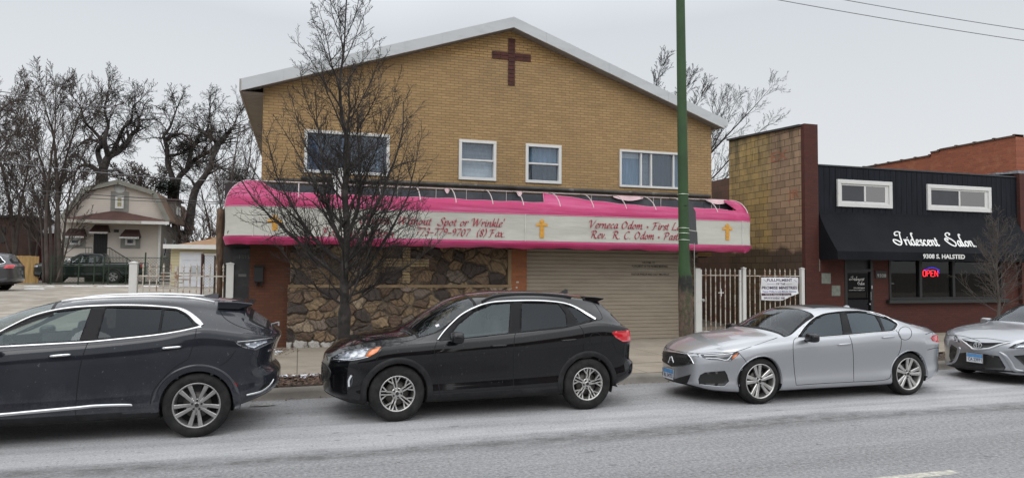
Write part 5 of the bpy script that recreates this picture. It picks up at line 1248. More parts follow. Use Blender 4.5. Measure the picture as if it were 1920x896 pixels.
# green chain-link fence in front of the pickup
YCF = 44.3; cf = empty('chain_link_fence', (P(220, 500, YCF).x, YCF, .95), label='green chain-link fence with bent posts in front of the dark pickup', cat='fence')
gm = M('green_fence_paint', (.018, .038, .02), .6, var=.3, vs=4)
Fx = lambda px: P(px, 505, YCF).x
zb2 = gz(0, YCF); zt_ = P(200, 482, YCF).z; zm_ = P(200, 499, YCF).z
for px_, pt, r_ in ((96, 482, .05), (147, 483, .06), (176, 480, .06), (194, 482, .05), (203, 489, .05), (236, 482, .04), (271, 473, .065), (300, 480, .05), (322, 480, .05)):
    mb = MB(); mb.tube([(Fx(px_), YCF, zb2-.1), (Fx(px_)+.04, YCF, P(px_, pt, YCF).z)], r_*.62, 8); mb.build('post', gm, cf)
for z in (zt_, zm_+.0, zb2+.12):
    mb = MB(); mb.tube([(Fx(92), YCF-.03, z), (Fx(205), YCF-.03, z-.02), (Fx(335), YCF-.03, z)], .018, 6); mb.build('rail', gm, cf)
mb = MB(); xa, xb = Fx(92), Fx(335); hh = zt_-zb2-.1; n = int((xb-xa)/.16)
for i in range(-int(hh/.16)-1, n+1):
    for sgn in (1, -1):
        x0 = xa+i*.16 if sgn == 1 else xb-i*.16
        t0 = max(0, (xa-x0)*sgn if sgn == 1 else (x0-xb)); t1 = min(hh, (xb-x0) if sgn == 1 else (x0-xa))
        if t1 > t0: mb.bar((x0+sgn*t0, YCF, zb2+.1+t0), (x0+sgn*t1, YCF, zb2+.1+t1), .008)
mb.build('mesh', gm, cf)

# ================================================================== BARE TREES
bark = M('dark_bark', (.034, .029, .026), .95, var=.35, vs=9, dirt=(.12, .11, .10), ds=4, dth=(.5, .7), damt=.7, bump=.8, bs=22, bd=.02)
barkb = M('brown_bark', (.066, .052, .045), .95, var=.3, vs=3)
barkg = M('grey_twig', (.095, .080, .070), .9, var=.25, vs=3)
class Tree:
    def __init__(s, seed): s.r = random.Random(seed); s.tr = MB(); s.cr = MB(); s.n = 0
    def rv(s, a): return Vector((s.r.gauss(0, a), s.r.gauss(0, a), s.r.gauss(0, a)))
    def seg(s, pts, rad, lvl):
        n = 9 if lvl == 0 else (6 if lvl == 1 else (4 if lvl == 2 else 3)); (s.tr if lvl < 2 else s.cr).tube(pts, rad, n, cap=False); s.n += 1
    def line(s, p, d, L, r0, r1, wig, up, nseg):
        pts = [Vector(p)]; d = Vector(d).normalized(); st = L/nseg; rad = [r0]
        for i in range(nseg):
            d = (d+s.rv(wig)+Vector((0, 0, up))).normalized(); pts.append(pts[-1]+d*st); rad.append(r0+(r1-r0)*((i+1)/nseg)**.9)
        return pts, rad
    def grow(s, p, d, L, r, lvl, S):
        """S: dict of per-level lists"""
        k = min(lvl, len(S['wig'])-1); ns = max(3, int(L/S['step'][k]))
        r1 = max(S['rmin'], r*S['tap'])
        pts, rad = s.line(p, d, L, r, r1, S['wig'][k], S['up'][k], ns)
        s.seg(pts, rad, lvl)
        if lvl >= S['max']: return
        nc = S['nc'][k]; nc = max(1, int(round(nc*s.r.uniform(.75, 1.25))))
        for c in range(nc):
            t = S['t0'][k]+(1-S['t0'][k])*(c+s.r.random())/nc; t = min(t, .995)
            i = min(int(t*ns), ns-1); f = t*ns-i; q = pts[i].lerp(pts[i+1], f); dd = (pts[i+1]-pts[i]).normalized()
            ax = dd.orthogonal().normalized(); ax = Matrix.Rotation(s.r.uniform(0, 2*PI), 3, dd) @ ax
            ang = R(S['ang'][k]*s.r.uniform(.7, 1.3)); nd_ = Matrix.Rotation(ang, 3, ax) @ dd
            if 'flat' in S: nd_.y *= S['flat']
            rr_ = rad[i]; l2 = L*S['rat'][k]*(1-.55*t)*s.r.uniform(.65, 1.25)
            s.grow(q, nd_, l2, max(S['rmin'], rr_*S['rr']*s.r.uniform(.7, 1)), lvl+1, S)
    def finish(s, name, base, mat, label, cat='tree', group=None, mat2=None):
        root = empty(name, base, label=label, cat=cat, group=group)
        me = s.tr.mesh('trunk', True); link('trunk', me, mat, root); me = s.cr.mesh('crown', True); link('crown', me, mat2 or mat, root); return root
# --- street tree before the church: short trunk, a strong leader, steep crowded limbs
T = Tree(12); bx, by = .76, 12.25
trunk = [(bx+.0, by, .1), (bx-.005, by, .35), (bx-.01, by, .9), (bx, by, 1.35), (bx-.02, by, 1.9), (bx+.02, by, 2.6), (bx-.03, by, 3.3), (bx+.02, by, 4.0), (bx-.1, by, 4.6), (bx-.15, by, 5.2), (bx-.09, by, 5.8), (bx-.07, by, 6.5), (bx-.03, by, 7.3)]
tp = catmull(trunk, 4); tr_ = [(.128 if p.z < .2 else .108 if p.z < 1.3 else max(.012, .082*(1-(p.z-1.3)/6.4)**1.35)) for p in tp]
T.tr.tube(tp, tr_, 14)
S = dict(wig=[.07, .13, .17, .2], up=[.028, .05, .06, .07], step=[.16, .1, .07, .05], nc=[15, 9, 5, 0], t0=[.12, .1, .1, .1], ang=[38, 40, 46, 48], rat=[.50, .52, .55, .5], rr=.62, tap=.16, rmin=.003, max=3)
S2 = dict(S)
N_ = 36
for i in range(N_):
    t = i/(N_-1); z = 1.32+4.9*t**1.45; a = i*2.399+.4
    L_ = 2.75*(1-.55*t)*T.r.uniform(.82, 1.12); tilt = R(58-24*t)*T.r.uniform(.8, 1.2)
    if i < 9: tilt = R(T.r.uniform(48, 72))
    q = min(tp, key=lambda v: abs(v.z-z)); d_ = Vector((math.cos(a)*math.sin(tilt), .65*math.sin(a)*math.sin(tilt), math.cos(tilt)))
    rb_ = min(.032, .011+.022*(1-t))*T.r.uniform(.7, 1.15)
    if i < 8: L_ *= .85; rb_ *= .6
    T.grow(q, d_, L_, rb_, 1, dict(S, wig=[.07, .075, .14, .2], up=[.03, .075-.02*t, .06, .06], nc=[0, int(21-7*t), 10, 0], rat=[.5, .36, .42, .5], ang=[38, 42, 46, 48], step=[.16, .14, .07, .05]))
# the heavy limbs the photograph shows, by direction
for (dx, dy, dz, z, L_, r_) in ((-.75, .1, .66, 1.75, 2.8, .038), (-.95, -.1, .55, 2.1, 2.6, .032), (.8, .0, .62, 1.6, 3.0, .038), (.62, -.2, .8, 2.0, 3.0, .042), (.35, .1, .95, 2.4, 2.7, .038), (-.45, -.1, .9, 2.3, 2.8, .038), (-.2, .2, 1., 2.9, 2.5, .034), (.9, .1, .3, 1.45, 2.0, .028)):
    q = min(tp, key=lambda v: abs(v.z-z)); T.grow(q, Vector((dx, dy, dz)), L_, r_, 1, dict(S, wig=[.07, .06, .14, .2], up=[.03, .05, .06, .06], nc=[0, 27, 12, 0], rat=[.5, .32, .40, .5], step=[.16, .15, .07, .05]))
T.finish('street_tree', (bx, by, .15), bark, 'large bare street tree before the stone wall, its crown crossing the pink awning')
# --- small young tree before the salon
T = Tree(31); q0 = P(1873, 605, 13.2); bx2, by2 = q0.x, 13.2
tp = catmull([(bx2, by2, .1), (bx2-.02, by2, .8), (bx2+.02, by2, 1.3), (bx2-.05, by2, 1.9), (bx2-.02, by2, 2.7), (bx2-.1, by2, 3.3)], 5)
T.tr.tube(tp, [max(.006, .046*(1-(p.z)/3.5)**.8) for p in tp], 10)
for i in range(34):
    t = i/33; z = .95+2.0*t; a = i*2.399; tilt = R(58-28*t)*T.r.uniform(.8, 1.15)
    q = min(tp, key=lambda v: abs(v.z-z)); d_ = Vector((math.cos(a)*math.sin(tilt), .9*math.sin(a)*math.sin(tilt), math.cos(tilt)))
    T.grow(q, d_, 1.25*(1-.45*t)*T.r.uniform(.7, 1.1), .013*(1-.5*t), 1, dict(S, rmin=.0025, wig=[.05, .06, .1, .12], up=[.03, .05, .03, .03], nc=[0, 10, 5, 0], rat=[.5, .45, .5, .5], ang=[38, 36, 38, 40], max=3, step=[.12, .1, .07, .06]))
T.finish('young_tree', (bx2, by2, .15), barkg, 'small bare young tree with grey twigs before the salon window')
# --- the background trees
def limb_tree(seed, base, trunks, S, name, label, mat=barkb, group='bare trees beyond the gravel lot'):
    """trunks: list of (path of pixels, distance, r0, r1, child length)"""
    T = Tree(seed)
    for path, Y_, r0, r1, L_ in trunks:
        pts = catmull([P(a, b, Y_+c) for a, b, c in path], 5); n = len(pts)
        rad = [r0+(r1-r0)*(i/(n-1))**.8 for i in range(n)]
        T.tr.tube(pts, rad, 8)
        nb = S.get('nb', 14)
        for c in range(nb):
            t = S.get('tb', .25)+(1-S.get('tb', .25))*(c+T.r.random())/nb; i = min(int(t*(n-1)), n-2); q = pts[i].lerp(pts[i+1], t*(n-1)-i); dd = (pts[i+1]-pts[i]).normalized()
            ax = Matrix.Rotation(T.r.uniform(0, 2*PI), 3, dd) @ dd.orthogonal().normalized(); d_ = Matrix.Rotation(R(S['a0']*T.r.uniform(.7, 1.3)), 3, ax) @ dd
            T.grow(q, d_, L_*(1-.45*t)*T.r.uniform(.6, 1.2), max(S['rmin'], min(rad[i]*.42, S.get('rc', .07))), 1, S)
        # the limb dies out in a spray of twigs
        for c in range(3): T.grow(pts[-1], (pts[-1]-pts[-2]).normalized()+T.rv(.35), L_*.6, max(S['rmin'], r1*.8), 1, S)
    return T.finish(name, base, mat, label, group=group)
GS = dict(rc=.10, a0=55, wig=[.1, .18, .22, .24], up=[.02, .03, .03, .02], step=[.5, .35, .3, .25], nc=[0, 10, 7, 0], t0=[.1, .15, .1, .1], ang=[45, 48, 50, 50], rat=[.5, .55, .5, .5], rr=.5, tap=.2, rmin=.011, max=3, nb=13)
SS = dict(GS, rc=.045, wig=[.05, .07, .09, .1], up=[.03, .05, .04, .03], ang=[35, 30, 32, 35], a0=28, nc=[0, 11, 7, 0], nb=18, step=[.5, .4, .35, .3], rat=[.5, .45, .5, .5], rmin=.010)
lb = 'gnarled old bare tree with crooked dark limbs rising behind the house peak'
limb_tree(41, P(188, 400, 60), [([(186, 400, 0), (188, 372, 0), (190, 345, 0), (193, 318, 0)], 62, .52, .42, .1), ([(193, 318, 0), (203, 295, 0), (222, 284, .5), (238, 268, 0), (247, 253, 1), (259, 240, 0), (260, 222, 0)], 62, .34, .10, 3.2),
    ([(193, 318, 0), (183, 285, 1), (190, 270, 0), (165, 262, 1), (146, 275, 0)], 62, .24, .06, 3.0), ([(203, 295, 0), (196, 262, -1), (203, 235, 0), (196, 205, 0), (204, 170, 0)], 62, .22, .04, 3.4),
    ([(210, 290, 0), (222, 262, 1), (232, 240, 0), (246, 225, 0), (250, 200, 0), (262, 190, 0)], 62, .2, .04, 3.0), ([(188, 325, 0), (170, 312, 1), (150, 312, 0), (138, 330, 0)], 62, .24, .06, 2.5), ([(195, 268, 0), (176, 246, 1), (160, 230, 0), (150, 200, 0), (135, 180, 0)], 62, .16, .03, 3.)], GS, 'gnarled_tree', lb, bark)
limb_tree(42, P(325, 400, 60), [([(332, 440, 0), (326, 350, 0), (322, 330, 0), (314, 305, 0), (314, 285, 0), (309, 262, 0), (307, 255, 0), (318, 240, 0), (325, 222, 0), (331, 205, 0)], 58, .27, .05, 3.), ([(310, 263, 0), (326, 254, 1), (344, 252, 0), (358, 264, 0)], 58, .18, .05, 2.4),
    ([(328, 440, 0), (332, 345, 0), (350, 318, 0), (368, 298, 1), (392, 285, 0), (408, 273, 0)], 58, .26, .12, 3.2), ([(316, 292, 0), (332, 290, 0), (346, 285, 0), (356, 276, 1)], 58, .14, .05, 2.), ([(352, 316, 0), (357, 290, 0), (362, 275, 0), (378, 250, 0), (388, 245, 0), (392, 225, 0), (394, 205, 0)], 58, .2, .05, 3.)], GS, 'gnarled_tree', 'crooked bare tree with looping limbs right of the house, above the garage', bark)
limb_tree(43, P(370, 420, 57), [([(352, 440, 0), (362, 372, 0), (370, 350, 0), (384, 330, 0), (394, 312, 0), (402, 290, 0), (414, 268, 1), (424, 250, 0)], 55, .32, .10, 3.2), ([(400, 290, 0), (405, 268, 1), (392, 256, 0), (378, 246, 0)], 55, .2, .08, 3.), ([(395, 310, 0), (408, 312, 0), (425, 322, 1)], 55, .14, .05, 2.4), ([(414, 268, 0), (436, 240, 0), (446, 215, 0)], 55, .15, .04, 2.5)], dict(GS, nb=8, nc=[0, 7, 5, 0]), 'gnarled_tree', 'leaning bare tree with a thick slanting trunk above the yellow garage', bark)
# straight many-stemmed clump before the house
limb_tree(44, P(95, 528, 44.6), [([(112, 530, 0), (110, 440, 0), (106, 330, 0), (101, 260, .5), (90, 220, 0), (78, 180, 0)], 44.8, 0.145, 0.020, 3.4), ([(104, 530, 0), (106, 420, 0), (116, 330, 0), (138, 250, 0), (152, 205, 0)], 45.1, 0.132, 0.020, 3.4),
    ([(98, 530, 0), (94, 430, .3), (84, 330, 0), (64, 265, 0), (44, 205, 0)], 45.2, 0.112, 0.020, 3.2), ([(90, 530, 0), (86, 430, 0), (92, 330, 0), (103, 240, 0), (104, 180, 0)], 44.6, 0.132, 0.020, 3.), ([(82, 530, 0), (80, 470, 0), (74, 400, 0), (58, 340, 0), (30, 280, 0)], 45, 0.086, 0.013, 2.8),
    ([(114, 528, 0), (120, 440, 0), (134, 350, 0), (164, 270, 0), (196, 205, 0)], 45, 0.086, 0.013, 3.), ([(106, 528, 0), (124, 470, .3), (142, 395, 0), (160, 340, 0)], 44.2, 0.059, 0.013, 2.2)], dict(SS, nb=15, nc=[0, 9, 6, 0], rmin=.009), 'clump_tree', 'tall many-stemmed bare tree growing up before the pale house and pickup', barkb)
limb_tree(45, P(20, 500, 52), [([(30, 500, 0), (24, 420, 0), (10, 340, 0), (-12, 260, 0), (-30, 210, 0)], 52, 0.165, 0.022, 4.), ([(28, 500, 0), (36, 400, 0), (52, 320, 0), (60, 250, 0)], 52, 0.138, 0.022, 4.), ([(20, 480, 0), (0, 420, 0), (-20, 380, 0)], 52, 0.088, 0.017, 3.4)], dict(SS, a0=42, ang=[40, 38, 40, 40], nb=16), 'bare_tree', 'brown haze of a bare tree over the brick house at the far left edge')
limb_tree(46, P(5, 480, 48), [([(-60, 420, 0), (-40, 340, 0), (-10, 290, 0), (14, 265, 0)], 48, 0.120, 0.024, 3.2), ([(-60, 380, 0), (-30, 260, 0), (0, 210, 0), (24, 190, 0)], 48, 0.120, 0.024, 3.2)], dict(GS, nb=12), 'bare_tree', 'bare branches reaching in from beyond the left edge of the picture')
limb_tree(47, P(60, 500, 56), [([(60, 500, 0), (54, 440, 0), (46, 380, 0), (40, 330, 0)], 56, 0.120, 0.018, 3.6), ([(66, 500, 0), (74, 430, 0), (84, 370, 0)], 56, 0.108, 0.018, 3.4)], dict(SS, a0=40, ang=[38, 38, 40, 40], nb=18), 'bare_tree', 'dense low bare tree before the red house, left of the pale house')
limb_tree(48, P(420, 500, 46), [([(424, 500, 0), (426, 420, 0), (434, 340, 0), (444, 270, 0), (452, 215, 0)], 48, 0.110, 0.017, 3.), ([(424, 480, 0), (416, 400, 0), (404, 330, 0), (392, 280, 0)], 48, 0.088, 0.017, 2.8), ([(430, 470, 0), (448, 380, 0), (466, 310, 0), (474, 240, 0)], 48, 0.099, 0.017, 2.8), ([(440, 460, 0), (462, 380, 0), (478, 320, 0), (486, 260, 0)], 48, 0.077, 0.017, 2.4)], dict(SS, nb=10, a0=34, nc=[0, 8, 6, 0], rmin=.008), 'bare_tree', 'thicket-like bare tree between the yellow garage and the church eave')
limb_tree(49, P(400, 500, 60), [([(398, 480, 0), (392, 420, 0), (380, 370, 0), (372, 330, 0)], 60, 0.100, 0.020, 4.), ([(404, 480, 0), (412, 400, 0), (420, 350, 0)], 60, 0.100, 0.020, 4.), ([(440, 480, 0), (448, 420, 0), (455, 370, 0)], 58, 0.090, 0.020, 3.6)], dict(SS, nb=10, a0=44, ang=[40, 40, 42, 42], rmin=.010), 'bare_tree', 'low dense bare tree right behind the yellow garage roof')
limb_tree(50, P(280, 420, 75), [([(252, 400, 0), (262, 370, 0), (280, 345, 0), (296, 330, 0)], 75, 0.180, 0.030, 4.), ([(270, 400, 0), (262, 350, 0), (240, 330, 0)], 75, 0.120, 0.024, 3.5)], dict(GS, rmin=.024), 'bare_tree', 'distant faint bare tree showing between the two crooked trees')
# trees behind the church and the salon, right
limb_tree(51, (20, 42, 1), [([(1262, 420, 0), (1290, 330, 0), (1330, 290, 0), (1372, 245, 0), (1410, 205, 0), (1445, 165, 0)], 40, 0.110, 0.010, 3.0), ([(1262, 420, 0), (1300, 360, 0), (1340, 330, 0), (1390, 275, 0), (1440, 235, 0)], 40, 0.100, 0.010, 2.6), ([(1280, 380, 0), (1310, 290, 0), (1338, 235, 0), (1348, 200, 0)], 40, 0.080, 0.010, 2.6),
    ([(1262, 420, 0), (1320, 372, 0), (1352, 340, 0), (1400, 300, 0), (1430, 285, 0)], 40, 0.070, 0.010, 2.2), ([(1300, 340, 0), (1345, 260, 0), (1380, 190, 0)], 40, 0.060, 0.010, 2.2)], dict(SS, rc=.022, rmin=.006, nb=17, nc=[0, 8, 5, 0], wig=[.04, .05, .06, .06]), 'bare_tree', 'bare tree fanning up and right between the church and the block wall', M('dark_twig_bark', (.022, .018, .016), .95), None)
limb_tree(52, (17, 44, 1), [([(1210, 400, 0), (1214, 250, 0), (1228, 170, 0), (1240, 125, 0)], 44, 0.100, 0.010, 2.2), ([(1225, 400, 0), (1250, 260, 0), (1270, 200, 0), (1290, 150, 0)], 44, 0.090, 0.010, 2.2), ([(1230, 400, 0), (1270, 280, 0), (1300, 210, 0), (1320, 170, 0)], 44, 0.070, 0.010, 2.)], dict(SS, rc=.03, rmin=.008, nb=16, nc=[0, 8, 5, 0], tb=.5), 'bare_tree', 'twig tips of a bare tree showing over the right slope of the church roof', M('dark_twig_bark', (.022, .018, .016), .95), None)
# --- dark evergreens right of the house: short limbs set with needle sprays
def evergreen(seed, px, py, Y_, w, h, label):
    r = random.Random(seed); c = P(px, py, Y_); cr = MB(); tr2 = MB(); tr2.tube([(c.x, c.y, 1), (c.x, c.y, c.z+h*.4)], .14, 6)
    for i in range(1500):
        a = r.uniform(0, 2*PI); q = r.random()**.6; rr_ = q*w*(.6+.4*math.sin(a*3+seed)); z = c.z+r.uniform(-1, 1)*h*(1-q*.7)
        p = Vector((c.x+rr_*math.cos(a), c.y+rr_*math.sin(a)*.8, z)); d_ = Vector((math.cos(a), math.sin(a), r.uniform(-.5, .3)))*r.uniform(.15, .35); s_ = Vector((-d_.y, d_.x, r.uniform(-.1, .1)))*.22
        cr.add([p-s_, p+s_, p+d_], [(0, 1, 2)])
    root = empty('evergreen_tree', (c.x, c.y, 1), label=label, cat='tree'); tr2.build('trunk', bark, root); link('crown', cr.mesh('crown'), M('dark_needles', (.03, .042, .032), .8, var=.4, vs=2), root)
evergreen(1, 318, 352, 57, 1.35, .75, 'dark evergreen clump above the roof ridge right of the pale house')
evergreen(2, 447, 345, 54, 1.3, 1.6, 'dark evergreen showing through twigs just left of the pink awning top')
# shrubs massed behind the garage
T = Tree(77)
for i in range(30):
    p = P(350+i*4.4, 440, 52+T.r.uniform(0, 6)); p.z = 1.5
    T.grow(p, Vector((T.r.uniform(-.4, .4), 0, 1)), T.r.uniform(3.0, 5.2), .05, 2, dict(SS, rmin=.016, nc=[0, 0, 12, 5], max=4, rat=[.5, .5, .45, .5], wig=[.05]*5, up=[.03]*5, step=[.5]*5, t0=[.1]*5, ang=[35]*5))
o = link('brush', T.cr.mesh('brush', True), M('brown_brush', (.10, .072, .058), .95, var=.3), None); tag(o, 'tangle of brown brush behind the yellow garage', 'brush', kind='stuff')
# ================================================================== CARS
def pchip(tab):
    x = np.array([t[0] for t in tab], float); y = np.array([t[1] for t in tab], float)
    h = np.diff(x); d = np.diff(y)/h; m = np.zeros(len(x))
    for i in range(1, len(x)-1): m[i] = 0 if d[i-1]*d[i] <= 0 else 3*(h[i-1]+h[i])/((2*h[i]+h[i-1])/d[i-1]+(h[i]+2*h[i-1])/d[i])
    m[0], m[-1] = d[0], d[-1]
    def f(v):
        v = min(max(v, x[0]), x[-1]); i = min(max(int(np.searchsorted(x, v))-1, 0), len(x)-2); t = (v-x[i])/h[i]
        return (2*t**3-3*t*t+1)*y[i]+(t**3-2*t*t+t)*h[i]*m[i]+(-2*t**3+3*t*t)*y[i+1]+(t**3-t*t)*h[i]*m[i+1]
    return f
def paint(name, col, metal=0., rough=.28, dirt=.35, dcol=(.30, .30, .31), dz=.75, flake=0):
    m, nt, b = newmat(name); p = wpos(nt); s = nd(nt, 'ShaderNodeSeparateXYZ', {0: p})
    n1 = noise(nt, vmul(nt, p, (1, 1, .45)), 7, 7, .75); n2 = noise(nt, p, 60, 3, .8)
    z = nd(nt, 'ShaderNodeMath', {0: n1, 1: .8, 2: s.outputs['Z']}, operation='MULTIPLY_ADD').outputs[0]
    f = ramp(nt, z, dz+.55, dz-.15, 0, 1)
    f = nd(nt, 'ShaderNodeMath', {0: f, 1: ramp(nt, n2, .35, .7, .25, 1)}, operation='MULTIPLY').outputs[0]
    f = nd(nt, 'ShaderNodeMath', {0: f, 1: dirt}, operation='MULTIPLY', use_clamp=True).outputs[0]
    spk = ramp(nt, noise(nt, p, 45, 1, .3), .76, .78, 0, .35 if dirt > .2 else 0.)
    c = mixc(nt, f, col, dcol); c = mixc(nt, spk, c, dcol)
    film = ramp(nt, noise(nt, p, 2.2, 5, .6), .35, .75, .0, .05*min(1, dirt*2)); c = mixc(nt, film, c, dcol)
    nt.links.new(c, b.inputs['Base Color']); b.inputs['Metallic'].default_value = metal
    r = nd(nt, 'ShaderNodeMath', {0: f, 1: .6, 2: rough}, operation='MULTIPLY_ADD', use_clamp=True).outputs[0]; nt.links.new(r, b.inputs['Roughness'])
    cw = nd(nt, 'ShaderNodeMath', {0: 1., 1: f}, operation='SUBTRACT', use_clamp=True).outputs[0]; nt.links.new(cw, b.inputs['Coat Weight']); b.inputs['Coat Roughness'].default_value = .05
    if not metal: b.inputs['Specular IOR Level'].default_value = .08
    return m
CM = dict(
    plastic=M('car_plastic', (.010, .010, .011), .6, var=.2, vs=8, dirt=(.05, .05, .05), ds=5, dth=(.5, .75), damt=.5, spec=.35), pillar=M('pillar_trim', (.005, .005, .006), .45, spec=.2),
    trim=M('gloss_black_trim', (.010, .010, .011), .15), chrome=M('chrome', (.78, .79, .80), .12, 1., var=.02), satin=M('satin_silver', (.62, .63, .64), .28, .9, var=.03),
    under=M('underbody', (.010, .010, .010), .95), seam=M('panel_gap', (.006, .006, .007), .9), tyre=M('tyre_rubber', (.013, .013, .0135), .85, var=.25, vs=12, dirt=(.06, .058, .055), ds=7, dth=(.42, .75), damt=.5, spec=.3),
    inter=M('car_interior', (.045, .045, .048), .8, var=.2), inter2=M('light_interior', (.16, .165, .165), .8, var=.1), disc=M('brake_disc', (.09, .085, .08), .5, .7),
    red=M('red_lens', (.55, .012, .022), .12, coat=1.), amber=M('amber_lens', (.75, .20, .045), .2, coat=1.), lamp=M('lamp_reflector', (.42, .45, .50), .15, .6, var=.25, vs=30), lampd=M('lamp_dark', (.05, .055, .065), .15, .3, var=.3, vs=25, coat=1.), white=M('lamp_white', (.78, .80, .82), .2, var=.08, vs=20, coat=1.),
    rim=M('machined_alloy', (.60, .59, .57), .32, .85, var=.1, vs=10, dirt=(.2, .19, .18), ds=9, dth=(.5, .75), damt=.5), rimg=M('grey_alloy', (.38, .375, .37), .38, .75, var=.1, vs=8, dirt=(.16, .15, .145), ds=8, dth=(.5, .75), damt=.5), rimd=M('dark_alloy_pocket', (.035, .035, .035), .5, .4),
    grille=M('grille_black', (.012, .012, .012), .4), plateb=M('licence_blue', (.10, .28, .55), .5, var=.2, vs=20), platew=M('licence_white', (.62, .66, .70), .5, var=.05), ink=M('licence_ink', (.06, .05, .10), .6), ink2=M('licence_red_ink', (.30, .06, .06), .6))
CM['glass_f'] = glassmat('front_window_glass', (.62, .70, .68), (.85, .95, 1), .12, (.07, .10, .105), f0=.06, rough=.02)
CM['glass_r'] = glassmat('privacy_glass', (.10, .11, .12), (.7, .75, .8), .35, (.010, .011, .013), f0=.04, rough=.02)
CM['glass_w'] = glassmat('windscreen_glass', (.66, .72, .70), (.9, .95, 1), .06, (.05, .06, .06), f0=.06, rough=.02)
CM['glass_d'] = glassmat('dusty_rear_glass', (.10, .10, .11), (.7, .72, .75), .4, (.15, .15, .155), f0=.05, rough=.25, dust=.5)
CM['glass_s'] = glassmat('side_glass_grey', (.28, .32, .33), (.8, .9, 1), .32, (.04, .052, .056), f0=.06, rough=.02)
CM['glass_sd'] = glassmat('side_glass_deep', (.16, .19, .20), (.8, .9, 1), .72, (.030, .040, .042), f0=.06, rough=.02)

def blob(mb, c, s, e=.55, nu=14, nv=20, mi=0):
    k = len(mb.v); sg = lambda v, p: math.copysign(abs(v)**p, v)
    for i in range(nu+1):
        a = -PI/2+PI*i/nu
        for j in range(nv):
            b = 2*PI*j/nv; mb.v.append((c[0]+s[0]*sg(math.cos(a), e)*sg(math.cos(b), e), c[1]+s[1]*sg(math.cos(a), e)*sg(math.sin(b), e), c[2]+s[2]*sg(math.sin(a), e)))
    for i in range(nu):
        for j in range(nv): mb.f.append((k+i*nv+j, k+i*nv+(j+1) % nv, k+(i+1)*nv+(j+1) % nv, k+(i+1)*nv+j)); mb.mi.append(mi)

